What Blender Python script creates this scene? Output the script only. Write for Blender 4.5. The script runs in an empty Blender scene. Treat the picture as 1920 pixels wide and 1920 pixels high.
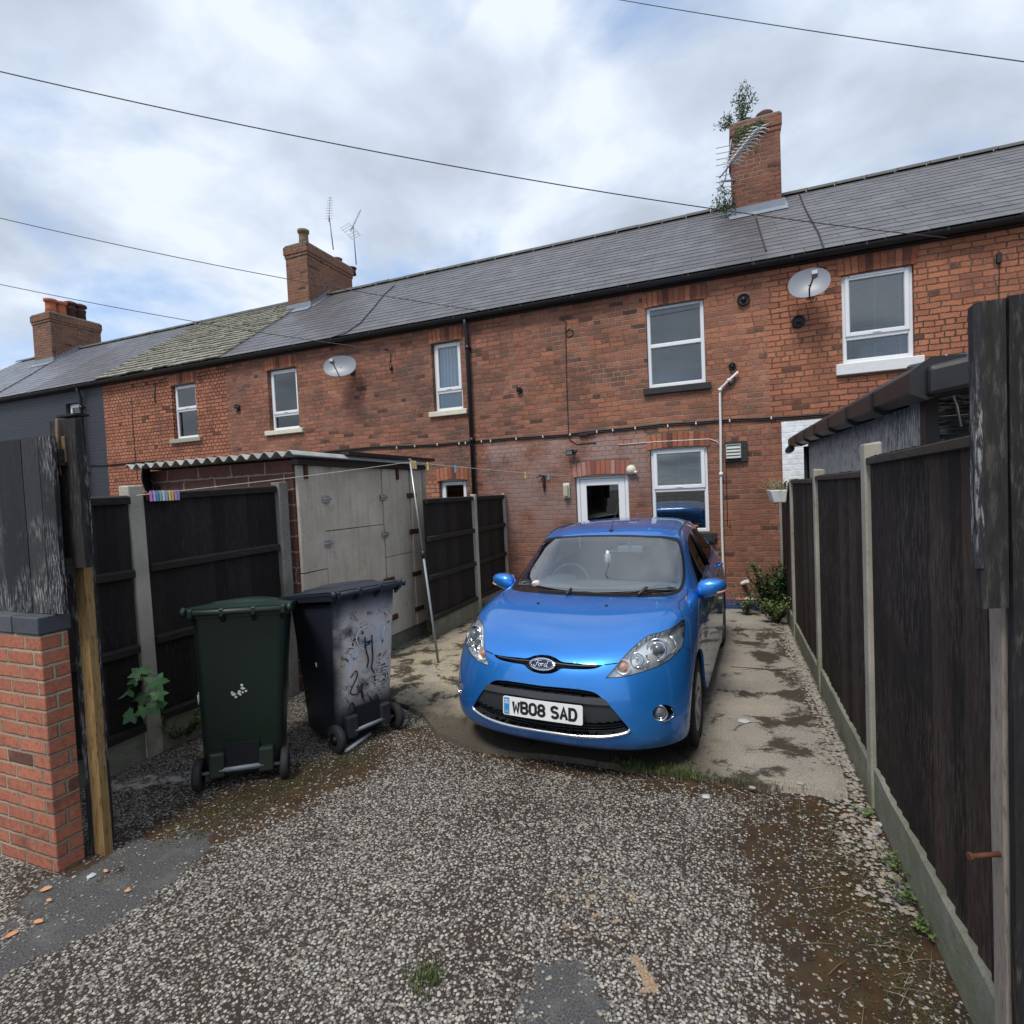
import bpy, bmesh, math, random
from math import sin, cos, pi, radians, floor
from mathutils import Vector, Matrix, noise, geometry
from mathutils.bvhtree import BVHTree
random.seed(7)
SC = bpy.context.scene
COL = SC.collection

# ------------------------------------------------------------------ camera
YAW, PITCH, ROLL, FOC, CAMH = .37394, .03589, -.0447956, 1015.4, 1.82
def _cam_rows():
    A = Matrix(((1, 0, 0), (0, 0, -1), (0, 1, 0)))
    cy, sy, cp, sp, cr, sr = cos(YAW), sin(YAW), cos(PITCH), sin(PITCH), cos(ROLL), sin(ROLL)
    Ry = Matrix(((cy, 0, sy), (0, 1, 0), (-sy, 0, cy)))
    Rp = Matrix(((1, 0, 0), (0, cp, -sp), (0, sp, cp)))
    Rr = Matrix(((cr, -sr, 0), (sr, cr, 0), (0, 0, 1)))
    return Rr @ Rp @ Ry @ A
CM = _cam_rows()
cd = bpy.data.cameras.new('camera')
cam = bpy.data.objects.new('camera', cd)
COL.objects.link(cam)
R3 = Matrix((CM[0], -CM[1], -CM[2])).transposed()
cam.matrix_world = Matrix.Translation((0, 0, CAMH)) @ R3.to_4x4()
cd.sensor_width = 36
cd.lens = 36 * FOC / 1920
cd.clip_start = .05
cd.clip_end = 3000
SC.camera = cam

# ------------------------------------------------------------------ sky, sun, exposure
SUN_EL, SUN_AZ = radians(60), radians(192)      # azimuth measured from +Y clockwise: sun behind the camera to its left
w = bpy.data.worlds.new('World')
SC.world = w
w.use_nodes = True
nt = w.node_tree
for n in list(nt.nodes):
    nt.nodes.remove(n)
def wn(t, **k):
    n = nt.nodes.new(t)
    for a, b in k.items():
        setattr(n, a, b)
    return n
def lk(a, b):
    nt.links.new(a, b)
wo = wn('ShaderNodeOutputWorld')
wb = wn('ShaderNodeBackground')
wb.inputs['Strength'].default_value = .10
sky = wn('ShaderNodeTexSky', sky_type='NISHITA', sun_disc=False, sun_elevation=SUN_EL, sun_rotation=SUN_AZ)
tc = wn('ShaderNodeTexCoord')
sp = wn('ShaderNodeSeparateXYZ')
lk(tc.outputs['Generated'], sp.inputs[0])
az = wn('ShaderNodeMath', operation='ADD'); az.inputs[1].default_value = .22
mz = wn('ShaderNodeMath', operation='MAXIMUM'); mz.inputs[1].default_value = 0
lk(sp.outputs[2], mz.inputs[0]); lk(mz.outputs[0], az.inputs[0])
dx = wn('ShaderNodeMath', operation='DIVIDE'); lk(sp.outputs[0], dx.inputs[0]); lk(az.outputs[0], dx.inputs[1])
dy = wn('ShaderNodeMath', operation='DIVIDE'); lk(sp.outputs[1], dy.inputs[0]); lk(az.outputs[0], dy.inputs[1])
cb = wn('ShaderNodeCombineXYZ'); lk(dx.outputs[0], cb.inputs[0]); lk(dy.outputs[0], cb.inputs[1])
n1 = wn('ShaderNodeTexNoise'); n1.inputs['Scale'].default_value = 1.5; n1.inputs['Detail'].default_value = 9
n1.inputs['Roughness'].default_value = .56; n1.inputs['Distortion'].default_value = .35
mp = wn('ShaderNodeMapping'); mp.inputs['Location'].default_value = (2.3, 7.1, 0)
lk(cb.outputs[0], mp.inputs[0]); lk(mp.outputs[0], n1.inputs['Vector'])
cr = wn('ShaderNodeValToRGB')
cr.color_ramp.elements[0].position = .32; cr.color_ramp.elements[0].color = (0, 0, 0, 1)
cr.color_ramp.elements[1].position = .50; cr.color_ramp.elements[1].color = (1, 1, 1, 1)
lk(n1.outputs[0], cr.inputs[0])
n2 = wn('ShaderNodeTexNoise'); n2.inputs['Scale'].default_value = 2.3; n2.inputs['Detail'].default_value = 8
n2.inputs['Roughness'].default_value = .52; n2.inputs['Distortion'].default_value = .2
mp2 = wn('ShaderNodeMapping'); mp2.inputs['Location'].default_value = (11.4, 3.7, 2)
lk(cb.outputs[0], mp2.inputs[0]); lk(mp2.outputs[0], n2.inputs['Vector'])
cc = wn('ShaderNodeValToRGB')
e = cc.color_ramp.elements
e[0].position = .35; e[0].color = (2.5, 2.85, 3.4, 1)
e[1].position = .63; e[1].color = (4.2, 4.6, 5.15, 1)
m = e.new(.5); m.color = (3.2, 3.65, 4.35, 1)
lk(n2.outputs[0], cc.inputs[0])
mx = wn('ShaderNodeMixRGB')
blue = wn('ShaderNodeMixRGB'); blue.inputs[0].default_value = .45
blue.inputs[2].default_value = (2.3, 3.2, 4.8, 1)
lk(sky.outputs[0], blue.inputs[1])
lk(cr.outputs[0], mx.inputs[0]); lk(blue.outputs[0], mx.inputs[1]); lk(cc.outputs[0], mx.inputs[2])
lk(mx.outputs[0], wb.inputs['Color']); lk(wb.outputs[0], wo.inputs[0])

sd = bpy.data.lights.new('sun', 'SUN')
sd.energy = 1.5; sd.angle = radians(16); sd.color = (1, .95, .88)
so = bpy.data.objects.new('sun', sd)
COL.objects.link(so)
sdir = Vector((sin(SUN_AZ) * cos(SUN_EL), cos(SUN_AZ) * cos(SUN_EL), sin(SUN_EL)))
so.rotation_euler = sdir.to_track_quat('Z', 'Y').to_euler()
so.location = sdir * 60
SC.view_settings.view_transform = 'Standard'
SC.view_settings.look = 'None'
SC.view_settings.gamma = 1
SC.view_settings.exposure = 1.05
SC.view_settings.use_curve_mapping = False

# ------------------------------------------------------------------ pixel (1920 x 1920) to place
def ray(px, py):
    v = Vector(((px - 960) / FOC, (py - 960) / FOC, 1))
    return CM.transposed() @ v
O = Vector((0, 0, CAMH))
def G(px, py, z=0.):
    d = ray(px, py); return O + d * ((z - CAMH) / d.z)
def AY(px, py, y):
    d = ray(px, py); return O + d * (y / d.y)
def AX(px, py, x):
    d = ray(px, py); return O + d * (x / d.x)
FD = G(1458, 1143).y          # distance of the house fronts

# ------------------------------------------------------------------ objects
def tag(o, label=None, cat=None, group=None, kind=None):
    if label: o['label'] = label
    if cat: o['category'] = cat
    if group: o['group'] = group
    if kind: o['kind'] = kind
    return o
def thing(name, label, cat, group=None, kind=None):
    o = bpy.data.objects.new(name, None); COL.objects.link(o)
    o.empty_display_size = .1
    return tag(o, label, cat, group, kind)
def settle(root, loc):
    """put a thing's origin at its base: children were modelled in world coordinates"""
    loc = Vector(loc)
    root.location = loc
    for ch in root.children:
        ch.location = Vector(ch.location) - loc
def copy_tree(o, parent=None):
    c = o.copy(); COL.objects.link(c)
    if parent: c.parent = parent
    for ch in o.children:
        copy_tree(ch, c)
    return c
class MB:
    def __init__(s):
        s.v = []; s.f = []; s.m = []; s.sm = []
    def add(s, vs, fs, mat=0, smooth=False):
        b = len(s.v)
        s.v += [tuple(v) for v in vs]
        for f in fs:
            s.f.append(tuple(b + i for i in f)); s.m.append(mat); s.sm.append(smooth)
        return s
    def box(s, a, b, mat=0, jit=0):
        x0, y0, z0 = a; x1, y1, z1 = b
        v = [(x0, y0, z0), (x1, y0, z0), (x1, y1, z0), (x0, y1, z0), (x0, y0, z1), (x1, y0, z1), (x1, y1, z1), (x0, y1, z1)]
        if jit:
            v = [tuple(c + random.uniform(-jit, jit) for c in p) for p in v]
        return s.add(v, [(3, 2, 1, 0), (4, 5, 6, 7), (0, 1, 5, 4), (1, 2, 6, 5), (2, 3, 7, 6), (3, 0, 4, 7)], mat)
    def hexa(s, p, mat=0):
        """8 corners: bottom ring 4, top ring 4"""
        return s.add(p, [(3, 2, 1, 0), (4, 5, 6, 7), (0, 1, 5, 4), (1, 2, 6, 5), (2, 3, 7, 6), (3, 0, 4, 7)], mat)
    def obox(s, c, ex, ey, ez, mat=0):
        c = Vector(c); ex = Vector(ex); ey = Vector(ey); ez = Vector(ez)
        p = [c - ex - ey - ez, c + ex - ey - ez, c + ex + ey - ez, c - ex + ey - ez,
             c - ex - ey + ez, c + ex - ey + ez, c + ex + ey + ez, c - ex + ey + ez]
        return s.hexa(p, mat)
    def tube(s, pts, r, n=8, mat=0, cap=True, smooth=True):
        pts = [Vector(p) for p in pts]
        rs = r if isinstance(r, (list, tuple)) else [r] * len(pts)
        b = len(s.v); up = Vector((0, 0, 1))
        N = len(pts)
        prev = None
        for i, p in enumerate(pts):
            t = (pts[min(i + 1, N - 1)] - pts[max(i - 1, 0)])
            t = t.normalized() if t.length > 1e-9 else Vector((0, 0, 1))
            if prev is None:
                a = t.cross(up) if abs(t.z) < .95 else t.cross(Vector((0, 1, 0)))
            else:
                a = prev - t * prev.dot(t)
            a.normalize(); prev = a
            c = t.cross(a)
            for k in range(n):
                q = p + (a * cos(2 * pi * k / n) + c * sin(2 * pi * k / n)) * rs[i]
                s.v.append(tuple(q))
        for i in range(N - 1):
            for k in range(n):
                k2 = (k + 1) % n
                s.f.append((b + i * n + k, b + i * n + k2, b + (i + 1) * n + k2, b + (i + 1) * n + k)); s.m.append(mat); s.sm.append(smooth)
        if cap:
            s.f.append(tuple(b + k for k in reversed(range(n)))); s.m.append(mat); s.sm.append(False)
            s.f.append(tuple(b + (N - 1) * n + k for k in range(n))); s.m.append(mat); s.sm.append(False)
        return s
    def lathe(s, prof, c, axis=(0, 0, 1), n=24, mat=0, smooth=True, cap=True):
        """prof: (radius, height) along axis from centre c"""
        c = Vector(c); ax = Vector(axis).normalized()
        a = ax.cross(Vector((0, 0, 1))) if abs(ax.z) < .9 else ax.cross(Vector((0, 1, 0)))
        a.normalize(); d = ax.cross(a)
        b = len(s.v)
        for r, h in prof:
            for k in range(n):
                t = 2 * pi * k / n
                s.v.append(tuple(c + ax * h + (a * cos(t) + d * sin(t)) * r))
        for i in range(len(prof) - 1):
            for k in range(n):
                k2 = (k + 1) % n
                s.f.append((b + i * n + k, b + i * n + k2, b + (i + 1) * n + k2, b + (i + 1) * n + k)); s.m.append(mat); s.sm.append(smooth)
        if cap:
            s.f.append(tuple(b + k for k in reversed(range(n)))); s.m.append(mat); s.sm.append(False)
            q = b + (len(prof) - 1) * n
            s.f.append(tuple(q + k for k in range(n))); s.m.append(mat); s.sm.append(False)
        return s
    def sheet(s, P, mat=0, smooth=False):
        """P: rows of points"""
        b = len(s.v); R = len(P); C = len(P[0])
        for r in P:
            for p in r:
                s.v.append(tuple(p))
        for i in range(R - 1):
            for j in range(C - 1):
                s.f.append((b + i * C + j, b + i * C + j + 1, b + (i + 1) * C + j + 1, b + (i + 1) * C + j)); s.m.append(mat); s.sm.append(smooth)
        return s
    def build(s, name, mats, parent=None, bevel=0, fix=True, seg=1):
        me = bpy.data.meshes.new(name)
        me.from_pydata(s.v, [], s.f)
        if not isinstance(mats, (list, tuple)): mats = [mats]
        for mm in mats: me.materials.append(mm)
        me.polygons.foreach_set('material_index', s.m)
        me.polygons.foreach_set('use_smooth', s.sm)
        me.update()
        if fix:
            bm = bmesh.new(); bm.from_mesh(me)
            bmesh.ops.recalc_face_normals(bm, faces=bm.faces)
            if bevel:
                ed = [e for e in bm.edges if len(e.link_faces) == 2 and e.calc_face_angle(0) > .6]
                bmesh.ops.bevel(bm, geom=ed, offset=bevel, segments=seg, profile=.5, affect='EDGES')
            bm.to_mesh(me); bm.free()
        o = bpy.data.objects.new(name, me)
        COL.objects.link(o)
        if parent is not None: o.parent = parent
        return o
def shift(o, loc):
    """move a single-mesh thing's origin to its base without moving its shape"""
    loc = Vector(loc)
    o.data.transform(Matrix.Translation(-loc)); o.location = loc
    return o

# ------------------------------------------------------------------ material tools
class NT:
    def __init__(s, name):
        s.mat = bpy.data.materials.new(name); s.mat.use_nodes = True
        s.nt = s.mat.node_tree
        s.p = s.nt.nodes['Principled BSDF']
        s.geo = s.nt.nodes.new('ShaderNodeNewGeometry')
        s.pos = s.geo.outputs['Position']; s.isl = s.geo.outputs['Random Per Island']
        s._oc = None
    def oc(s):
        if s._oc is None:
            s._oc = s.nt.nodes.new('ShaderNodeTexCoord').outputs['Object']
        return s._oc
    def set(s, inp, v):
        if inp is None: return
        if isinstance(v, bpy.types.NodeSocket): s.nt.links.new(v, inp)
        else:
            if isinstance(v, (tuple, list)) and len(v) == 3 and inp.type == 'RGBA': v = (*v, 1)
            inp.default_value = v
    def m(s, op, a, b=None, c=None, clamp=False):
        n = s.nt.nodes.new('ShaderNodeMath'); n.operation = op; n.use_clamp = clamp
        s.set(n.inputs[0], a)
        if b is not None: s.set(n.inputs[1], b)
        if c is not None: s.set(n.inputs[2], c)
        return n.outputs[0]
    def vm(s, op, a, b=None):
        n = s.nt.nodes.new('ShaderNodeVectorMath'); n.operation = op
        s.set(n.inputs[0], a)
        if b is not None: s.set(n.inputs[3] if op == 'SCALE' else n.inputs[1], b)
        return n.outputs[0]
    def sep(s, v):
        n = s.nt.nodes.new('ShaderNodeSeparateXYZ'); s.set(n.inputs[0], v); return n.outputs
    def comb(s, x=0, y=0, z=0):
        n = s.nt.nodes.new('ShaderNodeCombineXYZ'); s.set(n.inputs[0], x); s.set(n.inputs[1], y); s.set(n.inputs[2], z); return n.outputs[0]
    def noise(s, scale=5, detail=4, rough=.5, vec=None, dist=0, col=False):
        n = s.nt.nodes.new('ShaderNodeTexNoise')
        s.set(n.inputs['Vector'], vec if vec is not None else s.pos)
        n.inputs['Scale'].default_value = scale; n.inputs['Detail'].default_value = detail
        n.inputs['Roughness'].default_value = rough; n.inputs['Distortion'].default_value = dist
        return n.outputs[1 if col else 0]
    def vor(s, scale=5, vec=None, feature='F1', out=0, rnd=1):
        n = s.nt.nodes.new('ShaderNodeTexVoronoi'); n.feature = feature
        s.set(n.inputs['Vector'], vec if vec is not None else s.pos)
        n.inputs['Scale'].default_value = scale; n.inputs['Randomness'].default_value = rnd
        return n.outputs[out]
    def white(s, v):
        n = s.nt.nodes.new('ShaderNodeTexWhiteNoise'); n.noise_dimensions = '3D'; s.set(n.inputs['Vector'], v); return n.outputs
    def ramp(s, f, *st, interp='LINEAR'):
        n = s.nt.nodes.new('ShaderNodeValToRGB'); s.set(n.inputs[0], f)
        e = n.color_ramp.elements; n.color_ramp.interpolation = interp
        for i, (p, c) in enumerate(st):
            if not isinstance(c, (tuple, list)): c = (c, c, c)
            if i < 2: q = e[i]; q.position = p
            else: q = e.new(p)
            q.color = (*c[:3], 1)
        return n.outputs[0]
    def mix(s, f, a, b, mode='MIX'):
        n = s.nt.nodes.new('ShaderNodeMixRGB'); n.blend_type = mode
        s.set(n.inputs[0], f); s.set(n.inputs[1], a); s.set(n.inputs[2], b); return n.outputs[0]
    def ss(s, x, lo, hi):
        n = s.nt.nodes.new('ShaderNodeMapRange'); n.interpolation_type = 'SMOOTHSTEP'
        s.set(n.inputs[0], x); s.set(n.inputs[1], lo); s.set(n.inputs[2], hi); return n.outputs[0]
    def bump(s, h, strength=.5, dist=.01, normal=None):
        n = s.nt.nodes.new('ShaderNodeBump'); s.set(n.inputs['Height'], h)
        n.inputs['Strength'].default_value = strength; n.inputs['Distance'].default_value = dist
        if normal is not None: s.set(n.inputs['Normal'], normal)
        return n.outputs[0]
    def stretch(s, vec, x, y, z):
        return s.vm('MULTIPLY', vec, (x, y, z))
    def out(s, color=None, rough=.7, normal=None, metal=0, spec=None, coat=None, coatr=.03, **k):
        p = s.p
        if color is not None: s.set(p.inputs['Base Color'], color)
        s.set(p.inputs['Roughness'], rough); s.set(p.inputs['Metallic'], metal)
        if normal is not None: s.set(p.inputs['Normal'], normal)
        if spec is not None: s.set(p.inputs['Specular IOR Level'], spec)
        if coat is not None: s.set(p.inputs['Coat Weight'], coat); s.set(p.inputs['Coat Roughness'], coatr)
        for a, b in k.items(): s.set(p.inputs[a.replace('_', ' ')], b)
        return s.mat
def simple(name, col, rough=.6, metal=0, var=.12, scale=8, bump=.15, **k):
    t = NT(name)
    n = t.noise(scale, 5, .6)
    c = t.mix(n, tuple(x * (1 - var) for x in col), tuple(min(1, x * (1 + var)) for x in col))
    return t.out(c, rough, t.bump(n, bump, .004) if bump else None, metal, **k)
# ------------------------------------------------------------------ materials of the place
def brick_mat(name, cols, mortar, w=.225, h=.075, mw=.010, ux='sum', mortar2=None, soot=.5, rough=.9, bumpd=.008, warp=.010, spread=1., paint=None, half=.72, extra=None):
    t = NT(name)
    P = t.pos
    s3 = t.sep(P)
    u = t.m('ADD', s3[0], s3[1]) if ux == 'sum' else s3[ux]
    v = s3[2]
    wv = t.noise(5, 3, .6, col=True)
    wz = t.sep(wv)
    wf = t.sep(t.noise(22, 3, .6, col=True))
    u = t.m('ADD', u, t.m('ADD', t.m('MULTIPLY', t.m('SUBTRACT', wz[0], .5), warp * 6), t.m('MULTIPLY', t.m('SUBTRACT', wf[0], .5), warp * 2.5)))
    v = t.m('ADD', v, t.m('ADD', t.m('MULTIPLY', t.m('SUBTRACT', wz[1], .5), warp * 3.2), t.m('MULTIPLY', t.m('SUBTRACT', wf[1], .5), warp * 2.2)))
    rv = t.m('DIVIDE', v, h)
    row = t.m('FLOOR', rv)
    fv = t.m('FRACT', rv)
    rw = t.white(t.comb(row, 3.1, 7.7))[0]
    hd = t.m('GREATER_THAN', rw, half)                       # header courses
    ww = t.m('MULTIPLY', w, t.m('SUBTRACT', 1, t.m('MULTIPLY', hd, .5)))
    off = t.m('ADD', t.m('MULTIPLY', t.m('MODULO', row, 2), .5), t.m('MULTIPLY', rw, .22))
    uu = t.m('ADD', t.m('DIVIDE', u, ww), off)
    col = t.m('FLOOR', uu); fu = t.m('FRACT', uu)
    du = t.m('MULTIPLY', t.m('MINIMUM', fu, t.m('SUBTRACT', 1, fu)), ww)
    dv = t.m('MULTIPLY', t.m('MINIMUM', fv, t.m('SUBTRACT', 1, fv)), h)
    # rounded corner distance
    d = t.m('SUBTRACT', t.m('ADD', du, dv), t.m('POWER', t.m('ADD', t.m('POWER', du, 2.2), t.m('POWER', dv, 2.2)), 1 / 2.2))
    dd = t.m('MINIMUM', t.m('MINIMUM', du, dv), t.m('MULTIPLY', d, 1.6))
    edgen = t.noise(55, 4, .7)
    dd = t.m('ADD', dd, t.m('MULTIPLY', t.m('SUBTRACT', edgen, .5), mw * 1.5))
    face = t.ss(dd, mw * .35, mw * .85)
    idc = t.white(t.comb(col, row, 1.3))
    r1 = idc[0]; r2 = t.sep(idc[1])
    big = t.noise(.55, 4, .55)
    med = t.noise(2.3, 4, .6)
    x = t.m('ADD', t.m('MULTIPLY', r1, .52 * spread), t.m('ADD', t.m('MULTIPLY', t.m('SUBTRACT', med, .5), 1.15), t.m('ADD', t.m('MULTIPLY', t.m('SUBTRACT', big, .5), 1.0), .24)))
    n = len(cols)
    base = t.ramp(x, *[(i / (n - 1), c) for i, c in enumerate(cols)])
    base = t.mix(.13, base, (.42, .28, .21))
    # each brick's own mottling, burnt heads
    fine = t.noise(48, 6, .75)
    base = t.mix(t.m('MULTIPLY', t.ss(fine, .48, .70), .7), base, tuple(c * .35 for c in cols[len(cols) // 2]))
    base = t.mix(t.m('MULTIPLY', t.ss(fine, .5, .28), .45), base, tuple(min(1, c * 1.25) for c in cols[-1]))
    dark = t.m('MULTIPLY', t.m('GREATER_THAN', r2[1], .94), t.ss(med, .38, .6))
    base = t.mix(t.m('MULTIPLY', dark, .75), base, (.035, .025, .024))
    mcol = t.mix(t.ss(t.noise(1.3, 4, .6), .42, .6), mortar, mortar2 or mortar)
    c = t.mix(face, mcol, base)
    # soot and damp that run over bricks and joints alike
    st = t.m('MULTIPLY', t.ss(t.noise(1.1, 6, .68, dist=.6), .5, .74), soot)
    c = t.mix(st, c, t.mix(.5, c, (.03, .022, .02)))
    if extra: c = extra(t, c, s3, face, med, fine)
    hgt = t.m('ADD', t.m('MULTIPLY', face, 1.0), t.m('ADD', t.m('MULTIPLY', fine, .45), t.m('MULTIPLY', r2[2], .35)))
    if paint:
        pn = t.noise(12, 5, .6)
        c = t.mix(t.ss(pn, .3, .7), paint, tuple(x * 1.35 for x in paint))
        return t.out(c, .55, t.bump(hgt, .55, bumpd * .6))
    return t.out(c, rough, t.bump(hgt, 1., bumpd * 1.4), spec=.25)

def zone_D(t, c, s3, face, med, fine):
    # chalky pink-white bloom around the back door; cooler damp brickwork low on the right
    def win(v, a, b, c_, d): return t.m('MULTIPLY', t.ss(v, a, b), t.ss(v, d, c_))
    n = t.noise(1.7, 5, .65)
    xw = t.m('ADD', s3[0], t.m('MULTIPLY', t.m('SUBTRACT', n, .5), .5)); zw = t.m('ADD', s3[2], t.m('MULTIPLY', t.m('SUBTRACT', n, .5), .4))
    m_ = t.m('MULTIPLY', win(xw, -3.80, -3.62, -1.15, -.85), win(zw, .6, 1.6, 2.55, 2.75))
    m_ = t.m('MULTIPLY', m_, t.m('MULTIPLY', t.ss(t.m('ADD', t.m('MULTIPLY', med, .6), t.m('MULTIPLY', fine, .4)), .38, .56), .75))
    c = t.mix(m_, c, (.34, .25, .23))
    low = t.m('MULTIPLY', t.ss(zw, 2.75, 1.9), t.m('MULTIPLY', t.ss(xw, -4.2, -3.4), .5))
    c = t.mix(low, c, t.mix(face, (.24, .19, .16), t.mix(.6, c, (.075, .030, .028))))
    return c
def zone_E(t, c, s3, face, med, fine):
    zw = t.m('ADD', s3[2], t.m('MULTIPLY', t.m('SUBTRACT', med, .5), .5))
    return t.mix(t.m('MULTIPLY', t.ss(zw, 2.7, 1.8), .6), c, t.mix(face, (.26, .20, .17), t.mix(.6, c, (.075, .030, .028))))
# linear base colours
BR_D = [(.075, .036, .028), (.18, .066, .040), (.30, .102, .054), (.40, .145, .076), (.50, .21, .11)]
BR_C = [(.070, .036, .030), (.16, .062, .042), (.27, .095, .056), (.37, .14, .080), (.48, .21, .12)]
BR_B = [(.15, .056, .036), (.27, .092, .052), (.38, .135, .074), (.44, .17, .092), (.49, .205, .115)]
BR_E = [(.11, .044, .032), (.23, .075, .044), (.36, .122, .062), (.44, .16, .082), (.51, .21, .11)]
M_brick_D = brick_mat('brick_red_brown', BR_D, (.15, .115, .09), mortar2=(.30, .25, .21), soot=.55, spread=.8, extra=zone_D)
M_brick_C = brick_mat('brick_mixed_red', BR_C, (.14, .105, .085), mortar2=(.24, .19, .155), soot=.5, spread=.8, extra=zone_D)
M_brick_B = brick_mat('brick_orange_header', BR_B, (.055, .03, .024), w=.225, mw=.011, soot=.25, half=.25, spread=.8)
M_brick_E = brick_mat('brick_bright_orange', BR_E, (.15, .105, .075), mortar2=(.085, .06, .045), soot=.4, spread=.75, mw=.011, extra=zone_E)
M_brick_paint = brick_mat('brick_painted_charcoal', BR_C, (.02, .02, .02), paint=(.020, .022, .030), mw=.012)
M_brick_white = brick_mat('brick_painted_white', BR_C, (.5, .5, .5), paint=(.62, .64, .66), mw=.012)
M_brick_chim = brick_mat('brick_chimney_brown', [(.07, .035, .026), (.15, .06, .035), (.22, .085, .045), (.28, .11, .06)], (.34, .27, .21), mortar2=(.24, .18, .14), soot=.45, spread=.9, half=.8)
M_brick_chimR = brick_mat('brick_chimney_red', [(.075, .035, .028), (.16, .058, .042), (.23, .080, .05), (.29, .105, .065)], (.10, .065, .05), mortar2=(.34, .26, .20), soot=.7, half=.8)
M_brick_shed = brick_mat('brick_shed_purple', [(.045, .018, .016), (.075, .024, .02), (.10, .032, .026), (.12, .04, .03)], (.30, .24, .20), w=.45, h=.15, mw=.014, soot=.3, half=1.1)
M_brick_pier = brick_mat('brick_pier_smooth', [(.25, .075, .045), (.37, .115, .065), (.43, .14, .082), (.48, .165, .10)], (.38, .32, .235), w=.225, h=.0755, mw=.012, mortar2=(.26, .21, .155), warp=.0025, soot=.35, half=1.1, bumpd=.008, spread=.8)

def isl_mat(name, cols, rough=.8, spec=.3, nscale=30, bump=.3, mott=.35):
    t = NT(name)
    n = len(cols)
    c = t.ramp(t.isl, *[(i / (n - 1), q) for i, q in enumerate(cols)])
    f = t.noise(nscale, 5, .65)
    c = t.mix(t.m('MULTIPLY', t.ss(f, .45, .75), mott), c, tuple(x * .4 for x in cols[0]))
    return t.out(c, rough, t.bump(f, bump, .004), spec=spec)
M_arch = isl_mat('arch_bricks', [(.13, .05, .034), (.25, .085, .05), (.34, .12, .064), (.42, .165, .09)], .95, mott=.6)
M_arch_pale = isl_mat('arch_bricks_flaking', [(.22, .08, .06), (.33, .13, .10), (.36, .10, .05), (.42, .24, .20)], .9)
M_mortar = simple('mortar', (.12, .09, .07), .95, var=.3, scale=30)
M_blue_brick = isl_mat('blue_engineering_brick', [(.045, .05, .062), (.07, .075, .09), (.09, .095, .11)], .6, .4)

def slate_mat(name, a, b, rough=.38, lichen=None, lam=.0):
    t = NT(name)
    c = t.ramp(t.isl, (0, a), (1, b))
    n = t.noise(3, 5, .6); f = t.noise(40, 4, .6)
    c = t.mix(t.ss(n, .35, .7), c, tuple(x * .82 for x in a))
    if lichen:
        l = t.m('MULTIPLY', t.ss(t.noise(14, 6, .7), .42, .58), lam)
        c = t.mix(l, c, lichen)
    r = t.m('ADD', rough, t.m('MULTIPLY', t.m('SUBTRACT', n, .5), .22))
    return t.out(c, r, t.bump(f, .12, .003), spec=.5)
M_slate = slate_mat('slate_purple_grey', (.088, .086, .093), (.120, .117, .126), .45)
M_slate_r = slate_mat('slate_grey', (.108, .107, .112), (.140, .138, .144), .52)
M_slate_l = slate_mat('slate_blue_grey', (.125, .132, .155), (.16, .17, .195), .40)
M_stone = slate_mat('stone_slate_lichen', (.13, .125, .105), (.24, .23, .19), .85, (.36, .35, .28), .75)
M_ridge = simple('ridge_tile', (.085, .088, .080), .8, var=.35, scale=12)
M_lead = simple('lead_flashing', (.20, .23, .27), .5, var=.3, scale=14, bump=.4)
M_blackplastic = simple('black_plastic', (.012, .012, .014), .38, var=.3, scale=6, bump=.05)
M_fascia = simple('black_fascia', (.010, .010, .012), .45, var=.3, scale=6, bump=.05)
M_upvc = simple('white_pvc', (.74, .76, .79), .35, var=.05, scale=3, bump=.03)
M_sealant = simple('window_bead', (.30, .31, .32), .5, var=.1, scale=5, bump=0)
M_cream = simple('cream_sill_paint', (.60, .57, .46), .7, var=.25, scale=16, bump=.4)
M_white_sill = simple('white_sill_paint', (.66, .68, .68), .6, var=.12, scale=14, bump=.3)
M_grey_sill = simple('stone_sill', (.30, .30, .25), .85, var=.25, scale=16, bump=.4)
M_black_sill = simple('black_stone_sill', (.020, .021, .022), .75, var=.5, scale=18, bump=.6)
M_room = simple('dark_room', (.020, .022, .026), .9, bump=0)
M_blind = simple('blind_slats', (.82, .85, .88), .5, var=.05, bump=0)
M_blind_dark = simple('blind_slats_dark', (.30, .33, .37), .5, var=.05, bump=0)  # slats of the dark grey kitchen blind
M_net = None
def curtain():
    t = NT('net_curtain')
    s3 = t.sep(t.pos)
    wv = t.m('SINE', t.m('MULTIPLY', t.m('ADD', s3[0], t.m('MULTIPLY', t.noise(3, 2), .08)), 95))
    c = t.mix(t.m('ADD', t.m('MULTIPLY', wv, .5), .5), (.42, .46, .54), (.85, .88, .92))  # dark and pale stripes put the shading of the folds into the colour
    return t.out(c, .9)
M_net = curtain()
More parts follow.
